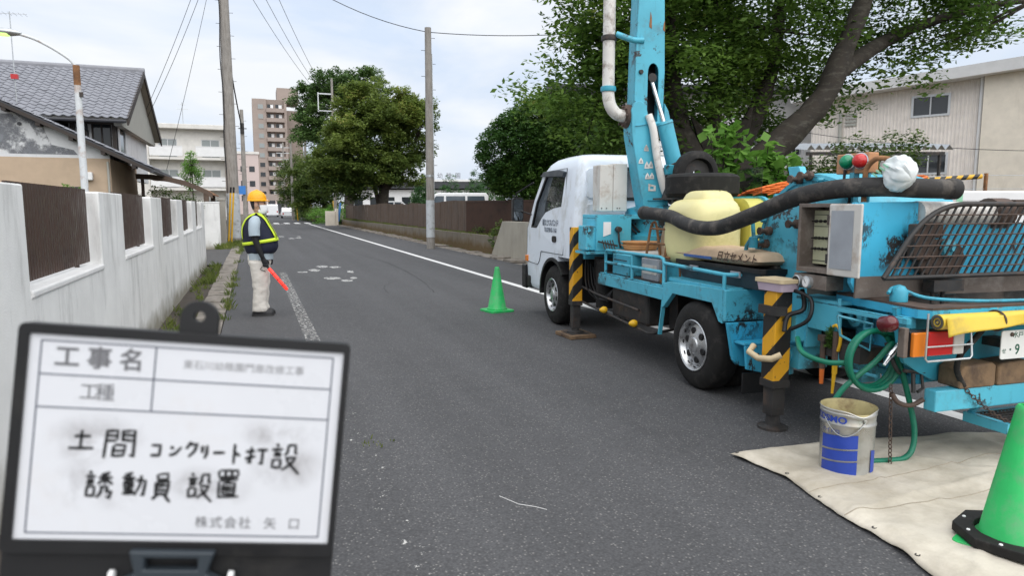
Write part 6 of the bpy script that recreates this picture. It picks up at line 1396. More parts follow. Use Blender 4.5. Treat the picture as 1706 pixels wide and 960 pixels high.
# turret and boom
b = MB(); b.lathe((.86, 2.34, .8), (0, 0, 1), [(.42, 0), (.42, .40), (.34, .44), (.34, .60), (.40, .62), (.40, .70), (.25, .74), (0, .74)], 32); b.build('turret', 'blue_grimy', truck, smooth=35)
pu = lambda u: (lambda a, q, t: (a, u + t, q))
FB, BK = 2.15, 2.33          # rear and front faces of the boom box (distance forward)
AP = lambda pts: [(.36 + (a - .345) * .846, q) for a, q in pts]
BP = lambda pts: [(.415 + (a - .40) * .74, q) for a, q in pts]
b = MB(); b.panel([AP([(.345, 2.56), (.38, 2.645), (.47, 2.67), (.55, 2.63), (.66, 2.28), (.93, 1.50), (.56, 1.50), (.50, 1.72), (.36, 2.30)])], pu(FB - .03), 0, .03)
b.panel([AP([(.345, 2.56), (.36, 2.30), (.50, 1.72), (.56, 1.50), (.59, 1.50), (.53, 1.73), (.39, 2.3), (.375, 2.56)])], pu(FB + .0005), 0, .18)
b.panel([AP([(.55, 2.63), (.66, 2.28), (.93, 1.50), (.90, 1.50), (.63, 2.27), (.53, 2.62)])], pu(FB + .0005), 0, .18); arm = b.build('boom_arm', 'blue_clean', truck, bevel=.006)
b = MB(); b.bar((.405, FB - .034, 2.40), (.575, FB - .034, 2.43), .008, .018, up=(0, 1, 0)); b.bar((.575, FB - .034, 1.60), (.81, FB - .034, 1.60), .008, .018, up=(0, 1, 0)); b.build('weld_rib', 'blue_clean', arm)
for (v_, w_, h_) in ((.545, 2.17, .07), (.483, 2.03, .065), (.555, 1.985, .08), (.605, 1.99, .08), (.565, 1.865, .07), (.62, 1.868, .07)):
    b = MB(); b.panel([[(v_ - .028, w_ - h_ / 2), (v_ + .028, w_ - h_ / 2), (v_ + .023, w_), (v_, w_ + h_ / 2), (v_ - .023, w_)]], pu(FB - .036), 0, .004); b.build('warning_sticker', 'pipe_white', arm)
    b = MB(); b.panel([[(v_ - .016, w_ - h_ * .3), (v_ + .016, w_ - h_ * .3), (v_, w_ + h_ * .15)]], pu(FB - .0385), 0, .002); b.build('sticker_mark', 'grey_box', arm)
b = MB(); b.panel([[(.58, 1.70), (.67, 1.70), (.67, 1.76), (.58, 1.78)], rc(.60, .645, 1.72, 1.75)], pu(FB - .036), 0, .004); b.build('maker_mark', 'pipe_white', arm)
b = MB(); b.panel([[(.77, 2.66), (.82, 2.58), (.98, 1.98), (.94, 1.94), (.87, 2.1), (.77, 2.45)]], pu(FB - .01), 0, .04); b.build('arm_plate', 'blue_clean', truck, bevel=.006)
slot = BP([(.60, 2.46), (.775, 2.46), (.775, 2.98)] + [(.6875 + .0875 * math.cos(a), 2.98 + .10 * math.sin(a)) for a in [PI * i / 10 for i in range(1, 10)]] + [(.60, 2.98)])
OUT = [(.385, 2.50), (.58, 2.40), (.86, 2.42), (.875, 3.0), (.86, 3.4), (.80, 5.0), (.74, 7.4), (.50, 7.4), (.45, 5.0), (.425, 3.7), (.40, 3.15)]
b = MB(); b.panel([BP(OUT), slot], pu(FB), 0, .02); b.panel([BP(OUT)], pu(BK - .02), 0, .02)
b.panel([BP([(.385, 2.50), (.40, 3.15), (.425, 3.7), (.45, 5.0), (.50, 7.4), (.53, 7.4), (.48, 5.0), (.455, 3.7), (.43, 3.15), (.415, 2.50)])], pu(FB + .0205), 0, .139); b.panel([BP([(.86, 2.42), (.875, 3.0), (.86, 3.4), (.80, 5.0), (.74, 7.4), (.71, 7.4), (.77, 5.0), (.83, 3.4), (.845, 3.0), (.83, 2.42)])], pu(FB + .0205), 0, .139); boom = b.build('boom', 'blue_clean', truck, bevel=.005)
b = MB(); b.panel([BP([(.44, 2.55), (.82, 2.55), (.82, 3.2), (.44, 3.2)])], pu(BK - .035), 0, .012); b.build('slot_lining', 'black_plastic', boom)
b = MB(); b.panel([BP([(.60, 3.46), (.645, 3.44), (.64, 3.56), (.62, 3.62)])], pu(FB - .003), 0, .002); b.build('rust_patch', 'rust', boom); b = MB(); b.panel([BP([(.825, 3.44), (.86, 3.42), (.855, 3.54), (.835, 3.50)])], pu(FB - .0035), 0, .002); b.build('rust_patch', 'rust', boom)
b = MB(); b.lathe((.475, FB, 2.98), (0, -1, 0), [(0, .025), (.022, .025), (.026, 0)], 12); b.build('grease_plug', 'dark_metal', boom, smooth=40)
b = MB(); b.cyl((.625, 2.20, 2.92), (.785, 2.14, 2.38), .030, n=14); b.build('cylinder_rod', 'chrome', truck, smooth=40); b = MB(); b.cyl((.775, 2.13, 2.43), (1.02, 2.13, 1.60), .088, n=22); b.lathe((.775, 2.13, 2.43), (-.3, 0, .95), [(.088, 0), (.093, .01), (.085, .035), (.036, .04)], 22); b.build('cylinder_barrel', 'blue_clean', truck, smooth=35); b = MB(); b.cyl((.625, 2.16, 2.93), (.625, 2.30, 2.93), .05, n=14); b.build('rod_eye', 'dark_metal', truck, smooth=40)
b = MB(); b.tube(catmull([(.56, 2.11, 2.52), (.60, 2.07, 2.36), (.64, 2.06, 2.1), (.70, 2.06, 1.86), (.77, 2.08, 1.68)], 6), .042, 12); b.build('arm_pipe', 'pipe_white', truck, smooth=50)
b = MB(); b.obox((.78, 2.03, 1.93), (.09, .07, .11)); b.build('valve_block', 'blue_grimy', truck, bevel=.01); b = MB(); b.tube([(.74, 2.03, 1.86), (.84, 2.02, 1.84), (.87, 2.03, 1.95)], .014, 7); b.tube([(.80, 2.02, 1.98), (.89, 2.02, 2.02), (.94, 2.05, 1.9)], .012, 7); b.cyl((.74, 2.03, 1.60), (.82, 2.03, 1.82), .045, n=12); b.build('valve_fittings', 'dark_metal', truck, smooth=50)
b = MB(); b.cyl((.80, 2.0, 1.60), (1.05, 2.1, 1.56), .05, n=12); b.tube([(.85, 2.02, 1.62), (.95, 2.0, 1.48), (1.0, 2.05, 1.35)], .03, 8); b.build('turret_hoses', 'black_plastic', truck, smooth=50)
b = MB(); b.tube([(.145, 2.26, 7.3), (.145, 2.26, 2.78)], .066, 18); dp = b.build('delivery_pipe', 'pipe_white', truck, smooth=40)
b = MB(); b.tube(catmull([(.145, 2.26, 2.80), (.148, 2.26, 2.72), (.175, 2.26, 2.62), (.24, 2.26, 2.545), (.32, 2.26, 2.52), (.40, 2.26, 2.515)], 5), .066, 18); b.build('elbow', 'pipe_white', dp, smooth=40)
for z in (2.80, 3.335): b = MB(); b.lathe((.145, 2.26, z), (0, 0, 1), [(.066, -.03), (.082, -.025), (.086, 0), (.082, .025), (.066, .03)], 20); b.build('pipe_clamp', 'dark_metal' if z > 3 else 'blue_grimy', dp, smooth=40)
b = MB(); b.lathe((.37, 2.26, 2.515), (1, 0, 0), [(.066, -.04), (.11, -.035), (.13, -.01), (.13, .03), (.10, .05)], 22)
for k in range(8): a = 2 * PI * k / 8; b.lathe((.33, 2.26 + .105 * math.cos(a), 2.515 + .105 * math.sin(a)), (-1, 0, 0), [(.014, 0), (.014, .02), (0, .022)], 6)
b.build('swivel_flange', 'rusty_steel', dp, smooth=30)
b = MB(); b.tube(catmull([(.20, 2.2, 3.37), (.30, 2.16, 3.33), (.40, 2.16, 3.31), (.50, 2.14, 3.31)], 4), .032, 10); b.build('pipe_bracket', 'blue_clean', dp, smooth=50)
# squeeze pump drum
DC = (-.72, 1.19)
b = MB(); b.lathe((.35, DC[0], DC[1]), (1, 0, 0), [(0, .0), (.50, 0), (.56, .02), (.57, .06), (.57, .8), (.55, .84), (0, .84)], 56); drum = b.build('pump_drum', 'blue_worn', truck, smooth=30)
b = MB(); b.lathe((.338, DC[0], DC[1]), (1, 0, 0), [(.515, .01), (.515, .0), (.545, .0), (.545, .012)], 56)
for k in range(14):
    a = 2 * PI * k / 14; b.lathe((.345, DC[0] + .53 * math.cos(a), DC[1] + .53 * math.sin(a)), (-1, 0, 0), [(.020, 0), (.020, .03), (.012, .045), (0, .045)], 6)
b.build('drum_bolt_ring', 'blue_grimy', drum, smooth=30)
b = MB(); b.panel([[(-.60, 1.70), (-.42, 1.66), (-.42, 1.76), (-.40, 1.82), (-.52, 1.82), (-.54, 1.78)]], lambda a, q, t: (t, a, q), .40, .46); b.build('lifting_lug', 'blue_clean', drum, bevel=.006)
for (u_, z_, r_) in ((-.35, 1.02, .10), (-.90, .95, .125)):
    b = MB(); b.lathe((.33, u_, z_), (-1, 0, 0), [(0, .03), (r_ * .9, .03), (r_, .018), (r_, -.02)], 28); b.build('inspection_cover', 'olive_disc', drum, smooth=30)
for (u_, z_) in ((-.30, 1.34), (-.27, 1.24), (-.62, 1.72), (-.72, 1.74), (-.62, 1.40)):
    b = MB(); b.lathe((.345, u_, z_), (-1, 0, 0), [(.035, 0), (.035, .03), (.018, .04), (.018, .08), (.03, .085), (.03, .10), (0, .10)], 10); b.build('drum_fitting', 'rusty_steel', drum, smooth=30)
b = MB(); b.tube([(.33, -.22, 1.30), (.25, -.20, 1.28), (.24, -.16, 1.22), (.24, -.15, 1.08)], .016, 8); b.tube([(.30, -.28, 1.26), (.22, -.28, 1.25), (.22, -.25, 1.42)], .016, 8); b.lathe((.22, -.27, 1.25), (0, 0, 1), [(.035, -.04), (.035, .04), (0, .05)], 10); b.build('water_pipes', 'blue_grimy', truck, smooth=40)
b = MB(); b.box(.20, .34, -1.12, -.86, 1.55, 1.56)
b = MB(); b.box(.36, 1.2, -1.3, -.35, .62, .80); b.build('drum_cradle', 'blue_grimy', truck, bevel=.01)
# control box, open door, gauges
b = MB(); b.panel([rc(-1.27, -.97, 1.10, 1.545), rc(-1.245, -.995, 1.13, 1.52)], lambda a, q, t: (t, a, q), .05, .24); b.box(.241, .26, -1.27, -.97, 1.10, 1.545); cb = b.build('control_box', 'hopper_steel', truck, bevel=.004)
b = MB(); b.box(.15, .16, -1.235, -1.005, 1.15, 1.50); pn = b.build('switch_panel', 'panel_cream', cb)
for k in range(5): b = MB(); b.box(.146, .1495, -1.23, -1.01, 1.17 + .075 * k, 1.174 + .075 * k); b.build('panel_line', 'panel_line', pn)
for r_, nn_ in ((1.43, 6), (1.32, 7), (1.25, 7)):
    for k in range(nn_): b = MB(); b.lathe((.15, -1.03 - .20 * k / (nn_ - 1), r_), (-1, 0, 0), [(.010, 0), (.009, .015), (.004, .02), (.004, .04), (0, .04)], 8); b.build('switch', 'black_plastic', pn, smooth=40)
for k, cname in ((0, 'white_paint'), (1, 'black_plastic'), (2, 'white_paint')): b = MB(); b.box(.135, .1495, -1.16 - .03 * k, -1.14 - .03 * k, 1.185, 1.215); b.build('switch', cname, pn)
b = MB(); b.box(.03, .048, -1.53, -1.272, 1.10, 1.54); do2 = b.build('box_door', 'cabinet_grey', cb, bevel=.006); b = MB(); b.box(.026, .0295, -1.475, -1.295, 1.145, 1.50); b.build('door_lining', 'grey_box', do2)
for z in (1.2, 1.44): b = MB(); b.cyl((.035, -1.268, z - .03), (.035, -1.268, z + .03), .012, n=8); b.build('hinge', 'dark_metal', cb)
b = MB(); b.box(.06, .20, -1.24, -.94, .99, 1.085); gp_ = b.build('gauge_plate', 'hopper_steel', truck, bevel=.006)
for u_, mm in ((-1.0, 'black_plastic'), (-1.09, 'white_paint')):
    b = MB(); b.lathe((.06, u_, 1.035), (-1, 0, 0), [(.040, 0), (.040, .03), (.034, .034)], 18); b.build('gauge_case', 'galv', gp_, smooth=40); b = MB(); b.lathe((.03, u_, 1.035), (-1, 0, 0), [(.033, .0), (0, .001)], 18); b.build('gauge_face', mm, gp_)
    b = MB(); b.bar((.027, u_ - .004, 1.03), (.027, u_ + .014, 1.055), .003, .002); b.build('gauge_needle', 'panel_line', gp_)
# hopper: tall back plate, white cylinder, rim tray, grille
b = MB(); b.panel([[(.075, 1.06), (.075, 1.55), (.56, 1.555), (.56, 1.44), (1.62, 1.42), (1.62, 1.0), (.12, 1.0)]], pu(-1.43), 0, .03); b.build('hopper_back_plate', 'blue_chipped', truck, bevel=.004)
b = MB(); b.cyl((.57, -1.40, 1.485), (1.30, -1.40, 1.475), .075, n=20); b.build('agitator_cylinder', 'pipe_white', truck, smooth=40); b = MB(); b.cyl((1.16, -1.40, 1.48), (1.30, -1.40, 1.48), .10, n=20); b.obox((1.36, -1.42, 1.52), (.1, .1, .1)); b.build('agitator_motor', 'rusty_steel', truck, smooth=40)
b = MB(); b.panel([circ(.70, 1.20, .19, 10, .13)], pu(-1.50), 0, .06); b.obox((.52, -1.50, 1.31), (.16, .06, .22)); b.obox((.64, -1.48, 1.38), (.10, .05, .10)); b.build('bearing_housing', 'rusty_steel', truck, bevel=.01); b = MB(); b.lathe((.72, -1.51, 1.27), (0, -1, 0), [(.06, 0), (.055, .02), (.02, .03), (.02, .05), (0, .05)], 8); b.build('bearing_cap', 'blue_clean', truck)
b = MB(); b.obox((.70, -1.52, 1.04), (.24, .08, .07)); b.cyl((.64, -1.5, .9), (.64, -1.5, 1.02), .012, n=8); b.cyl((.72, -1.5, .9), (.72, -1.5, 1.02), .012, n=8); b.build('bearing_bracket', 'dark_metal', truck)
RIM = [(.235, -1.14), (.16, -1.84), (.20, -1.90), (1.66, -1.90), (1.66, -1.14)]; RIN = [(.34, -1.22), (.33, -1.78), (1.60, -1.80), (1.60, -1.22)]
b = MB(); b.panel([RIM, RIN], lambda a, q, t: (a, q, t), .955, .968); b.build('hopper_rim', 'rusty_steel', truck)
b = MB(); b.panel([[(x, y) for x, y in RIM], [(x * .985 + .02, y * .985 - .02) for x, y in RIM]], lambda a, q, t: (a, q, t), .905, .9545); b.build('rim_edge', 'blue_chipped', truck)
b = MB(); low = [(.55, -1.35), (.55, -1.6), (1.45, -1.6), (1.45, -1.35)]; vs = [(x, y, .955) for x, y in RIN] + [(x, y, .55) for x, y in low]; b.add(vs, [(0, 1, 5, 4), (1, 2, 6, 5), (2, 3, 7, 6), (3, 0, 4, 7), (4, 5, 6, 7)]); b.box(.10, 1.62, -1.445, -1.432, .97, 1.10); b.build('hopper_bowl', 'hopper_steel', truck, fix=False)
b = MB(); b.tube(catmull([(.17, -1.62, 1.02), (.25, -1.60, 1.05), (.34, -1.72, 1.0), (.6, -1.83, .985), (.95, -1.86, .98)], 6), .010, 8); b.lathe((.25, -1.62, 1.03), (0, 0, 1), [(.05, -.06), (.05, 0), (.03, .03), (0, .04)], 12); b.build('rim_fittings', 'blue_grimy', truck, smooth=40)
GU = -1.56
gl = [(.19, 1.10), (.265, 1.20), (.36, 1.33), (.46, 1.43), (.58, 1.50), (.72, 1.535), (.90, 1.54), (1.62, 1.54)]
b = MB(); b.tube(catmull([(a, GU, z) for a, z in gl], 5), .016, 10); b.tube([(.19, GU, 1.10), (1.62, GU, 1.10)], .014, 8); gr = b.build('hopper_grille', 'dark_metal', truck, smooth=50)
def gtop(v_):
    C = catmull([(a, 0, z) for a, z in gl], 8)
    for p, q in zip(C, C[1:]):
        if p.x <= v_ <= q.x: return p.z + (q.z - p.z) * (v_ - p.x) / max(1e-6, q.x - p.x)
    return 1.54
v_ = .245
while v_ < 1.6:
    v2, z2 = v_, 1.10
    while z2 < gtop(min(1.61, v2)) - .01 and v2 < 1.61: z2 += .01; v2 += .0058
    b = MB(); b.bar((v_, GU, 1.10), (v2, GU, z2), .009, .011, up=(1, 0, 0)); b.build('grille_bar', 'dark_metal', gr); v_ += .056
for z in (1.16, 1.225, 1.29, 1.355, 1.42, 1.475):
    a0 = next(p.x for p in catmull([(a, 0, q) for a, q in gl], 8) if p.z >= z); b = MB(); b.tube([(a0, GU - .012, z), (1.62, GU - .012, z)], .0045, 6); b.build('grille_wire', 'rusty_steel', gr)
# under the hopper: side frame, lamps, rear panel, bumper, step
b = MB(); b.box(.12, .44, -1.02, -.99, .58, .90); b.box(.12, .15, -1.3, -1.021, .72, .90); b.box(.12, .44, -1.3, -.90, .901, .925); b.box(.30, .45, -1.33, -1.25, .40, .96); b.box(.1, .34, -.98, -.62, .42, .575); b.build('side_frame', 'blue_worn', truck, bevel=.006)
b = MB(); b.box(.24, .44, -1.25, -1.022, .58, .72); b.build('frame_pocket', 'black_plastic', truck)
b = MB(); b.lathe((.30, -1.29, .82), (-1, 0, 0), [(.06, 0), (.06, .05), (.03, .06), (.03, .03)], 20); b.build('pivot_eye', 'blue_worn', truck, smooth=30); b = MB(); b.lathe((.1, -.86, .50), (-1, 0, 0), [(.06, -.1), (.06, .02), (.03, .03), (.03, .05), (0, .05)], 14); b.lathe((.12, -.80, .43), (0, 0, 1), [(.07, -.07), (.07, .02), (.05, .05), (0, .06)], 14); b.build('hydraulic_valve', 'blue_grimy', truck, smooth=40)
b = MB(); b.tube(catmull([(.1, -.98, .97), (.06, -1.05, .85), (-.02, -1.0, .80), (-.06, -1.02, .70)], 6), .016, 8); b.tube(catmull([(.0, -.95, .98), (.05, -1.12, .93), (.02, -1.15, .80), (-.03, -1.05, .72)], 6), .013, 8); b.build('jack_hoses', 'black_plastic', truck, smooth=60)
b = MB(); b.panel([[(.13, .95), (1.62, .95), (1.62, .50), (.44, .50), (.32, .56), (.22, .62), (.18, .70)]], pu(-1.72), 0, .03); b.box(.35, 1.62, -1.68, -1.4, .48, .52); b.build('rear_panel', 'blue_grimy', truck, bevel=.004)
b = MB(); b.panel([[(-1.70, .90), (-1.30, .90), (-1.35, .62), (-1.45, .42), (-1.70, .48)]], lambda a, q, t: (t, a, q), .36, .39); b.build('hopper_skirt', 'blue_chipped', truck)
b = MB(); b.box(.015, .045, -1.90, -1.855, .70, .865); b.build('lamp_bracket', 'hopper_steel', truck, bevel=.004)
tl_ = MB(); tl_.box(.05, .42, -1.90, -1.845, .70, .845); tlo = tl_.build('tail_lamp', 'black_plastic', truck, bevel=.008)
for a0, a1, mm in ((.055, .155, 'lamp_orange'), (.158, .335, 'lamp_red'), (.338, .415, 'lamp_clear')): b = MB(); b.box(a0, a1, -1.925, -1.901, .706, .84); b.build('lamp_lens', mm, tlo, bevel=.006)
tr2 = MB(); tr2.box(1.24, 1.61, -1.90, -1.845, .70, .845); tro = tr2.build('tail_lamp', 'black_plastic', truck, bevel=.008)
for a0, a1, mm in ((1.505, 1.605, 'lamp_orange'), (1.325, 1.502, 'lamp_red'), (1.245, 1.322, 'lamp_clear')): b = MB(); b.box(a0, a1, -1.925, -1.901, .706, .84); b.build('lamp_lens', mm, tro, bevel=.006)
b = MB(); b.tube([(.115, -1.95, .95), (.115, -1.95, .70), (.13, -1.95, .685), (.43, -1.95, .685), (.445, -1.95, .70), (.445, -1.93, .87)], .006, 6); b.tube([(.115, -1.95, .765), (.445, -1.95, .765)], .005, 6); b.build('lamp_guard', 'galv', truck, smooth=50)
b = MB(); b.lathe((-.03, -1.84, .885), (-.15, -1, .25), [(.045, -.05), (.046, 0), (.041, .022), (.023, .038), (0, .042)], 20); b.build('round_lamp', 'lamp_dark_red', truck, smooth=40)
b = MB(); b.tube([(.12, -1.30, .95), (.12, -1.33, .52), (.2, -1.55, .50)], .012, 8); b.box(.10, .13, -1.83, -1.3, .87, .90); b.box(.13, .2, -1.80, -1.72, .84, .905); b.build('lamp_frame', 'blue_worn', truck)
b = MB(); b.tube([(.18, -1.45, .88), (.18, -1.45, .78), (.28, -1.52, .78), (.28, -1.52, .90)], .010, 6); b.tube([(.02, -1.40, .86), (.03, -1.42, .74), (.16, -1.52, .66), (.17, -1.52, .82), (.02, -1.40, .86)], .009, 6); b.build('hook_frame', 'blue_clean', truck, smooth=40)
b = MB(); b.tube(catmull([(.2, -1.6, .72), (.22, -1.66, .58), (.36, -1.6, .52), (.4, -1.7, .60)], 5), .013, 7); b.tube([(.24, -1.7, .57), (.38, -1.71, .55)], .012, 6); b.tube([(.30, -1.71, .55), (.29, -1.73, .44)], .012, 6); b.tube([(.36, -1.71, .56), (.37, -1.72, .46), (.33, -1.72, .44)], .009, 6); b.obox((.2, -1.35, .62), (.18, .3, .10)); b.build('under_fittings', 'dark_metal', truck, smooth=40)
b = MB(); b.box(.30, 1.66, -1.87, -1.79, .36, .485); b.build('rear_bumper', 'blue_worn', truck, bevel=.008)
b = MB()
for k in range(26): b.box(.76 + .03 * k, .772 + .03 * k, -1.95, -1.72, .262, .272)
for k in range(7): b.box(.76, 1.54, -1.95 + .036 * k, -1.942 + .036 * k, .2725, .280)
b.build('step_mesh', 'dark_metal', truck); b = MB(); b.panel([rc(.72, 1.58, -1.98, -1.70), rc(.76, 1.54, -1.95, -1.73)], lambda a, q, t: (a, q, t), .225, .285); b.build('step_frame', 'blue_worn', truck)
b = MB(); b.bar((.76, -1.715, .28), (.76, -1.80, .37), .03, .02); b.bar((1.5, -1.715, .28), (1.5, -1.80, .37), .03, .02); b.build('step_hanger', 'blue_worn', truck)
np_ = MB(); np_.panel([rrect(.69, 1.02, .655, .82, .012)], pu(-1.925), 0, .006); npo = np_.build('number_plate', 'plate_white', truck); b = MB(); b.box(.8, .9, -1.918, -1.72, .70, .75); b.build('plate_bracket', 'dark_metal', npo)
pm = lambda a, q: mbasis((a, -1.926, q), (1, 0, 0), (0, 0, 1))
text_mesh('plate_text', '水戸', .042, 'plate_green', npo, pm(.815, .792)); text_mesh('plate_text', 'せ', .034, 'plate_green', npo, pm(.715, .70)); text_mesh('plate_text', '・', .06, 'plate_green', npo, pm(.762, .705)); text_mesh('plate_text', '9', .085, 'plate_green', npo, pm(.815, .705), sx=.9, bold=.001)
b = MB(); b.lathe((.765, -1.926, .797), (0, -1, 0), [(.013, 0), (.011, .006), (0, .007)], 12); b.build('plate_seal', 'rusty_steel', npo)
# chains
def chain(p0, p1, sag, name, n=18):
    p0 = Vector(p0); p1 = Vector(p1); b = MB(); pts = [p0.lerp(p1, i / n) - Vector((0, 0, sag * 4 * (i / n) * (1 - i / n))) for i in range(n + 1)]
    for i in range(n):
        a, c_ = pts[i], pts[i + 1]; d = (c_ - a); x, y, dd = frame_from(d); s_ = x if i % 2 else y; ln = d.length * .62; m_ = (a + c_) / 2
        b.tube([m_ + dd * math.cos(t) * ln + s_ * math.sin(t) * .010 for t in [2 * PI * k / 10 for k in range(10)]], .0032, 5, closed=True)
    return b.build(name, 'rusty_steel', truck, smooth=60)
chain((.48, -1.86, .52), (.80, -1.97, .27), .03, 'chain'); chain((.13, -1.72, .50), (.13, -1.75, .03), .0, 'chain', 20); b = MB(); b.tube(catmull([(.13, -1.73, .45), (.16, -1.75, .40), (.22, -1.78, .385), (.29, -1.80, .42)], 5), .014, 8); b.build('tow_hook', 'rusty_steel', truck, smooth=50)
b = MB(); b.tube(catmull([(.60, -1.90, .86), (.52, -1.90, .78), (.44, -1.89, .70), (.44, -1.87, .60), (.50, -1.87, .50)], 6), .016, 8); b.build('rubber_strap', 'rubber', truck, smooth=60)
# signal lamps on their post
b = MB(); b.box(.28, .32, -1.19, -1.15, 1.50, 1.78); b.box(.30, .315, -1.29, -1.25, 1.52, 1.79); b.build('signal_post', 'blue_clean', truck); b = MB(); b.tube(catmull([(.27, -1.12, 1.76), (.26, -1.13, 1.66), (.27, -1.17, 1.58), (.27, -1.15, 1.5)], 5), .009, 6); b.build('signal_cable', 'black_plastic', truck)
b = MB(); b.box(.28, .36, -1.30, -1.03, 1.735, 1.862); sg = b.build('signal_box', 'signal_orange', truck, bevel=.006)
for u_, mm in ((-1.135, 'lamp_green'), (-1.245, 'lamp_red')):
    b = MB(); b.lathe((.28, u_, 1.81), (-1, -.25, 0), [(.052, 0), (.052, .012), (.046, .014)], 24); b.build('lamp_ring', 'chrome', sg, smooth=30); b = MB(); b.lathe((.278, u_, 1.81), (-1, -.25, 0), [(.046, .008), (.044, .028), (.034, .048), (.018, .058), (0, .061)], 24); b.build('signal_lamp', mm, sg, smooth=60)
b = MB(); b.tube(catmull([(.26, -1.30, 1.50), (.26, -1.30, 1.68), (.26, -1.31, 1.76), (.27, -1.37, 1.815), (.30, -1.44, 1.81)], 6), .016, 9); b.build('gooseneck_pipe', 'rust', truck, smooth=60)
# water tank across the deck
def rq(v_, su, sw, cz=1.29, cu=.70, r_=.10): return [(v_, y, z) for y, z in rrect(cu - su, cu + su, cz - sw, cz + sw, r_, 5)]
b = MB(); b.loft([rq(.12, .16, .15, 1.28, r_=.1), rq(.13, .24, .22, 1.28, r_=.14), rq(.18, .325, .285, r_=.16), rq(.30, .36, .31, r_=.16), rq(.42, .37, .315, r_=.15), rq(.62, .37, .315, r_=.15)]); b.build('tank_end', 'tank_yellow', truck, smooth=60, sub=2)
b = MB(); b.loft([rq(.625, .365, .31, r_=.15), rq(1.55, .365, .31, r_=.15), rq(1.66, .30, .25, r_=.15), rq(1.68, .2, .18, r_=.12)]); b.build('tank_body', 'tank_yellow_deep', truck, smooth=50)
b = MB(); b.loft([[(x, y, z) for x, y in rrect(.26 + i_, .60 - i_, .46 + i_, .94 - i_, .10, 6)] for z, i_ in ((1.54, .0), (1.60, .012), (1.64, .03), (1.662, .055), (1.67, .085))]); b.build('tank_hump', 'tank_yellow', truck, smooth=70)
b = MB(); b.panel([rrect(.70 - .385, .70 + .385, 1.29 - .33, 1.29 + .33, .16, 6), rrect(.70 - .365, .70 + .365, 1.29 - .31, 1.29 + .31, .15, 6)], lambda a, q, t: (t, a, q), .80, .84); b.build('tank_strap', 'blue_grimy', truck)
b = MB(); b.box(.2, 1.6, .4, 1.0, .80, .97); b.build('tank_saddle', 'blue_grimy', truck)
b = MB()
for (x_, y_) in ((.55, 1.12), (1.1, 1.12), (.55, 1.50), (1.1, 1.50)): b.box(x_ - .02, x_ + .02, y_ - .02, y_ + .02, .816, 1.60)
b.box(.50, 1.15, 1.08, 1.86, 1.60, 1.618); b.build('tyre_rack', 'dark_metal', truck)
# ------------------------------------------------------------------ loose things on the truck
def tyre(name, label, p, axis, Rw=.355, wd=.205):
    t = tthing(name, label, 'tyre', p, 0, 'spare tyres behind the cab'); b = MB(); r = Rw
    b.lathe((0, 0, 0), axis, [(min(.20, r - .09), -wd / 2 + .02), (min(.22, r - .08), -wd / 2), (r - .06, -wd / 2), (r - .02, -wd / 2 + .015), (r, -wd / 2 + .035), (r, wd / 2 - .035), (r - .02, wd / 2 - .015), (r - .06, wd / 2), (min(.22, r - .08), wd / 2), (min(.20, r - .09), wd / 2 - .02), (min(.195, r - .1), 0)], 48, closed=True); b.build('tyre', 'rubber', t, smooth=35)
    b = MB(); b.lathe((0, 0, 0), axis, [(min(.197, Rw - .06), -.07), (min(.19, Rw - .07), -.03), (.12, -.02), (.05, -.03)], 36); b.build('rim', 'dark_metal', t, smooth=35); return t
tyre('spare_tyre', 'spare tyre lying flat on the rack above the yellow tank', (.74, 1.30, 1.735), (0, 0, 1), .36, .23); tyre('spare_tyre', 'spare tyre standing upright behind the flat one', (.97, 1.80, 1.872), (0, 1, .05), .252, .16)
b = MB(); b.box(-.01, .0, -.25, .15, 0, .29); o = b.build('clear_screen', 'cab_glass'); o.matrix_world = MT @ Matrix.Translation((1.19, 1.2, 1.62)); tag(o, 'small clear plastic sheet at the right side of the flat spare tyre', 'sheet')
hz = tthing('delivery_hose', 'thick black rubber delivery hose slung along the truck from boom to hopper', 'hose', (.12, 0, 1.3))
hp0 = [(.12, 1.34, 1.468), (.12, 1.05, 1.455), (.11, .78, 1.435), (.08, .52, 1.385), (.06, .28, 1.355), (.05, .05, 1.352), (.05, -.16, 1.38), (.07, -.5, 1.475), (.10, -.87, 1.585), (.16, -1.18, 1.635), (.30, -1.40, 1.645), (.50, -1.49, 1.635), (.76, -1.50, 1.632)]
P = catmull([(x - .12, y, z - 1.3) for x, y, z in hp0], 8); b = MB(); b.tube(P, .060, 18); b.build('hose', 'hose_black', hz, smooth=50)
for i in (0, 1): e = P[0] if i == 0 else P[-1]; d = (P[0] - P[1]) if i == 0 else (P[-1] - P[-2]); b = MB(); b.lathe(e, d, [(.062, -.07), (.066, -.06), (.066, .0), (.058, .004), (.046, .004), (.044, -.05)], 18); b.build('hose_end', 'hose_black', hz, smooth=40)
bagc = tthing('plastic_bag', 'translucent white plastic bag tied over the bent rusty pipe', 'bag', (.31, -1.46, 1.715)); bagc.scale = (.86, .86, .86)
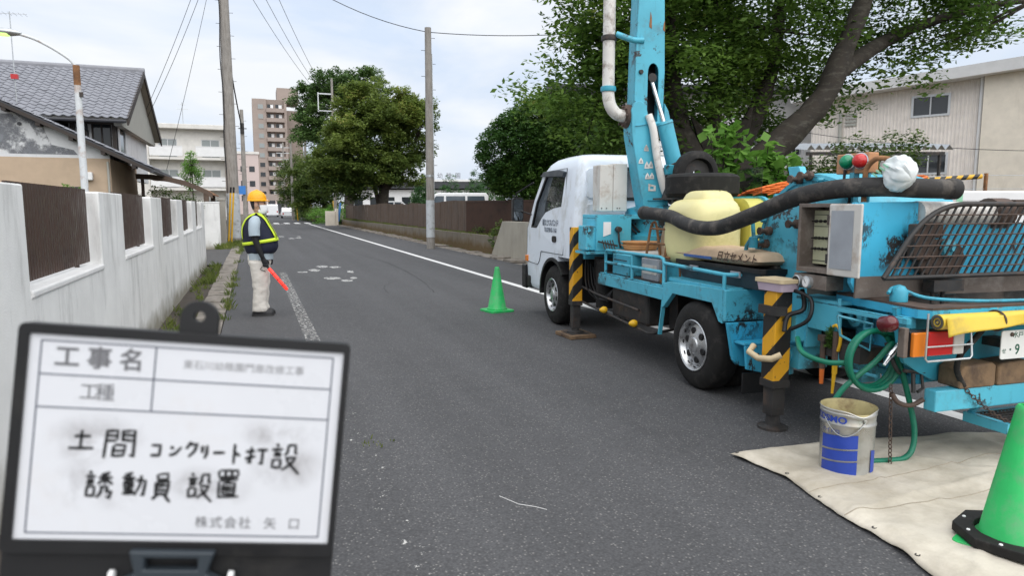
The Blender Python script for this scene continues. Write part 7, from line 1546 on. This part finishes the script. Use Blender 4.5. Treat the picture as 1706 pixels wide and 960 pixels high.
def bagpt(a, h):
    # h 0 at the knot, 1 at the sagging end; the axis runs back and down from the pipe end
    pr_ = [(0, .022), (.08, .030), (.2, .062), (.4, .102), (.6, .118), (.8, .105), (.93, .065), (1, .01)]
    for (h0, r0), (h1, r1) in zip(pr_, pr_[1:]):
        if h0 <= h <= h1: r_ = r0 + (r1 - r0) * (h - h0) / (h1 - h0); break
    n_ = mnoise.noise(Vector((math.cos(a) * 1.6, math.sin(a) * 1.6, h * 2.2 + 4))); n2 = mnoise.noise(Vector((math.cos(a) * 4.5, math.sin(a) * 4.5, h * 6)))
    r_ *= 1 + .22 * n_ + .16 * n2 + .06 * math.sin(a * 9 + h * 4) * (1 - h)
    c = Vector((0, .10 - .27 * h, .085 - .13 * h)); d = Vector((0, -.9, -.43)).normalized(); e1 = Vector((1, 0, 0)); e2 = d.cross(e1)
    return tuple(c + e1 * r_ * .8 * math.cos(a) + e2 * r_ * math.sin(a))
b = MB(); nn_ = 56; b.loft([[bagpt(2 * PI * i / nn_, h) for i in range(nn_)] for h in np.linspace(0, 1, 30)]); b.build('film', 'bag_white', bagc, smooth=35)
for k in range(4): b = MB(); b.obox((-.085, -.02 + .03 * k, .06 - .02 * k), (.004, .05, .012), (.5, 0, 0)); b.build('print', 'bag_print', bagc)
ct = tthing('storage_tote', 'dark lidded plastic tote under the cement bag', 'tote', (.42, .12, .897)); b = MB(); b.loft([[(x, y, z) for x, y in rrect(-.27 + i_, .27 - i_, -.62 + i_, .62 - i_, .04, 4)] for z, i_ in ((0, .03), (.125, 0))]); b.build('tub', 'navy_box', ct, smooth=30); b = MB(); b.panel([rrect(-.285, .285, -.635, .635, .04, 4)], lambda a, q, t: (a, q, t), .126, .165); b.build('lid', 'black_plastic', ct, bevel=.01)
for y_ in (-.3, .3): b = MB(); b.obox((-.285, y_, .10), (.02, .12, .05)); b.build('latch', 'grey_box', ct, bevel=.004)
cbg = tthing('cement_bag', 'brown paper cement bag with printed lettering on the dark tote', 'bag', (.36, .12, 1.064))
def bag_shape(u, v_):
    x, y = 2 * u - 1, 2 * v_ - 1; e = (1 - abs(x) ** 5) * (1 - abs(y) ** 6); return x, y, max(0, e) ** .5
b = MB()
b.grid(lambda u, v_: (lambda x, y, e: (x * .24, y * .60, .002 + .125 * e * (1 + .10 * mnoise.noise(Vector((x * 2.5, y * 5, 0)))) + .05 * (1 - e)))(*bag_shape(u, v_)), 24, 44); b.grid(lambda u, v_: (lambda x, y, e: (x * .24, y * .60, .002 + .05 * (1 - e)))(*bag_shape(1 - u, v_)), 24, 44)
b.build('sack', 'paper_bag', cbg, smooth=60, fix=False)
to_ = text_mesh('sack_print', '日立セメント', .088, 'ink_brown', cbg, Matrix.Identity(4), sx=1.0, bold=.0016, extr=0)
for v in to_.data.vertices: v.co = (-.2455 + .012 * (v.co.y / .05), -.33 - v.co.x, .064 + v.co.y * .92)
b = MB(); b.box(-.2455, -.235, .02, .44, .030, .052); b.build('blue_stripe', 'bag_blue', cbg)
tub = tthing('lidded_tub', 'small lilac tub with beige lid on top of the rear outrigger jack', 'tub', (-.03, -.90, .962), .1); b = MB(); b.loft([[(x, y, z) for x, y in rrect(-.085 + i_, .085 - i_, -.12 + i_, .12 - i_, .02, 4)] for z, i_ in ((0, .008), (.055, 0))]); b.build('tub', 'lilac_plastic', tub, smooth=30); b = MB(); b.panel([rrect(-.094, .094, -.13, .13, .02, 4)], lambda a, q, t: (a, q, t), .056, .082); b.build('lid', 'beige_plastic', tub, bevel=.006)
pt = tthing('deck_table', 'grey sheet platform behind the front handrail', 'platform', (.48, 1.55, .816)); b = MB(); b.box(-.34, .42, -.52, .56, .225, .245); b.build('top_sheet', 'cabinet_grey', pt)
for i, (x, y) in enumerate(((-.30, -.48), (.38, -.48), (-.30, .52), (.38, .52))): b = MB(); b.box(x - .015, x + .015, y - .015, y + .015, 0, .2245); b.build('leg', 'dark_metal', pt)
bx1 = tthing('tool_box', 'light blue steel box behind the handrail', 'box', (.16, 1.78, .816)); b = MB(); b.box(-.08, .10, -.22, .16, 0, .215); b.build('case', 'blue_clean', bx1, bevel=.008); b = MB(); b.box(-.085, -.08, -.18, .12, .15, .16); b.build('seam', 'dark_metal', bx1)
bx2 = tthing('tool_box', 'grey steel box right of the light blue box', 'box', (.20, 1.18, .816)); b = MB(); b.box(-.09, .12, -.18, .16, 0, .21); b.build('case', 'grey_box', bx2, bevel=.008); b = MB(); b.box(-.095, -.09, -.15, .13, .06, .15); b.build('panel', 'cabinet_grey', bx2)
ot = tthing('round_tub', 'stack of shallow round orange basins on the grey platform', 'basin', (.40, 1.93, 1.062)); 
for k in range(2): b = MB(); b.lathe((0, 0, .034 * k), (0, 0, 1), [(0, .006), (.17, .006), (.195, .05), (.21, .052), (.21, .058), (.19, .058), (.165, .012), (0, .012)], 36); b.build('basin', 'orange_tub', ot, smooth=35)
ld = tthing('step_ladder', 'rusty folding step stool leaning beside the yellow tank', 'ladder', (.14, 1.08, .816), 0)
for s in (0, 1):
    y0 = -.22 + .36 * s; b = MB(); b.tube(catmull([(-.02, y0 + .10, .0), (0, y0 + .06, .30), (.01, y0 + .02, .50), (.02, y0 - .02, .56), (.03, y0 - .06, .52), (.05, y0 - .10, .25), (.06, y0 - .12, .0)], 5), .013, 8); b.build('leg', 'rust', ld, smooth=50)
for z, y0, y1 in ((.36, -.20, .16), (.24, -.24, .22), (.50, -.16, .14)): b = MB(); b.tube([(0, y0, z), (0, y1, z)], .010, 7); b.build('rung', 'rust', ld)
bg2 = tthing('sandbag', 'tan sack hanging between the step stool and the tank', 'sack', (.30, 1.12, .816)); b = MB(); b.loft([ring(0, 0, z, rx, ry, 20) for z, rx, ry in ((0, .08, .09), (.06, .11, .12), (.25, .10, .11), (.42, .085, .10), (.52, .06, .09), (.56, .03, .05))]); b.build('sack', 'paper_bag', bg2, smooth=60)
# green water hose
gh = tthing('water_hose', 'coiled green water hose hanging from the truck into the tin', 'hose', (.12, -1.5, .62))
b = MB(); pts = []
for i in range(30 * 3):
    a = 2 * PI * i / 30 + PI / 2; k = i / 90; pts.append((.0 + (.165 + .03 * k) * math.cos(a) * .98, -.06 - .06 * k, .0 + (.165 + .018 * k) * math.sin(a)))
b.tube(pts, .0165, 10); b.build('coil', 'hose_green', gh, smooth=60)
b = MB(); b.tube(catmull([(.14, -.10, .06), (.08, -.14, .10), (-.02, -.13, .0), (-.12, -.10, -.09), (-.20, -.07, -.18), (-.245, -.05, -.28), (-.26, -.04, -.38), (-.26, -.03, -.48)], 6), .0165, 10); b.build('hose_drop', 'hose_green', gh, smooth=60)
b = MB(); b.tube(catmull([(.08, -.10, .14), (.14, -.12, .03), (.19, -.14, -.12), (.22, -.17, -.28), (.23, -.20, -.42), (.20, -.22, -.53), (.13, -.23, -.573), (.03, -.22, -.578), (-.09, -.20, -.578)], 6), .0165, 10); b.build('hose_drop', 'hose_green', gh, smooth=60)
b = MB(); b.tube(catmull([(-.16, -.04, -.02), (-.22, .05, -.03), (-.26, .2, .0), (-.18, .35, .06)], 6), .0165, 10); b.build('hose_feed', 'hose_green', gh, smooth=60)
b = MB(); b.tube([(.10, -.20, .15), (.0, -.22, .06), (-.06, -.23, .0)], [.012, .015, .010], 10); b.lathe((.0, -.22, .06), (.6, .1, .6), [(.018, -.02), (.020, 0), (.018, .02)], 12); b.tube([(.10, -.20, .15), (.13, -.20, .12), (.16, -.20, .15)], .010, 8); b.lathe((.17, -.20, .145), (1, 0, 0), [(.018, -.02), (.018, .02), (0, .022)], 10); b.build('spray_gun', 'chrome', gh, smooth=40)
br = tthing('scrub_brush', 'yellow handled brush with green bristles hanging on the truck side', 'brush', (.10, -1.30, .62)); b = MB(); b.tube([(0, 0, -.28), (0, -.01, -.12)], [.008, .014], 8); b.obox((0, -.01, -.10), (.02, .025, .10)); b.build('handle_tip', 'yellow_plastic', br, smooth=40); b = MB(); b.tube([(0, -.01, -.06), (0, -.01, .12)], .020, 8); b.build('handle', 'rusty_steel', br); b = MB(); b.tube(catmull([(0, -.03, .0), (0, -.045, .06), (0, -.04, .13), (0, -.01, .16), (0, .02, .15)], 5), .010, 8); b.build('rim', 'yellow_plastic', br, smooth=40)
link('bristles', leaf_mesh('bristles', np.array([(0, .03 + .012 * i, .02 + .022 * j) for i in range(3) for j in range(6)]), 14, .025, .04, 'leaf_hedge', 91, aspect=.15), br)
b = MB(); b.tube([(.1, -1.20, .68), (.1, -1.20, .48)], .018, 8); b.box(.08, .12, -1.23, -1.17, .66, .70); o = b.build('drain_pipe', 'rusty_steel', truck, smooth=40); b = MB(); b.tube([(.1, -1.20, .48), (.1, -1.20, .38)], [.016, .013], 8); b.build('red_tip', 'orange_paint', o, smooth=40)
yr = tthing('rolled_sheet', 'rolled yellow vinyl sheet strapped under the hopper rim', 'sheet', (.18, -1.95, .90)); b = MB(); b.tube([(0, 0, 0), (.5, -.002, -.002), (1.3, 0, 0)], .042, 18); b.build('roll', 'yellow_vinyl', yr, smooth=50)
b = MB(); b.grid(lambda u, v_: (.012 + 1.28 * u, -.044 - .018 * math.sin(u * 9) * v_ - .02 * v_, .03 - (.105 - .075 * min(1, u * 1.1) ** .6) * v_ + .004 * math.sin(u * 15)), 40, 8); o = b.build('flap', 'yellow_vinyl', yr, smooth=60, fix=False); md = o.modifiers.new('s', 'SOLIDIFY'); md.thickness = .003
b = MB(); b.lathe((-.003, 0, 0), (-1, 0, 0), [(.040, 0), (.026, .003), (.024, -.01), (.012, .002), (0, -.01)], 16); b.build('roll_end', 'olive_disc', yr, smooth=30); b = MB(); b.tube([(.42, -.062 * math.cos(a), .062 * math.sin(a) * .9 - .01) for a in [2 * PI * i / 20 for i in range(20)]], .006, 6, closed=True); b.build('tie', 'rusty_steel', yr)
for i, (v0, w_, lab) in enumerate(((.46, .27, 'left of the two dark timber chocks resting on the blue rear bumper'), (.745, .25, 'right of the two dark timber chocks resting on the blue rear bumper'))):
    t = tthing('timber_chock', lab, 'chock', (v0, -1.79, .487), 0, 'timber chocks on the rear bumper'); b = MB(); b.panel([[(0, 0), (w_, 0), (w_, .125), (w_ - .03, .14), (.03, .13), (0, .11)]], lambda a, q, s: (a, s, q), -.09, .06); b.build('block', 'wood_block', t, bevel=.012)
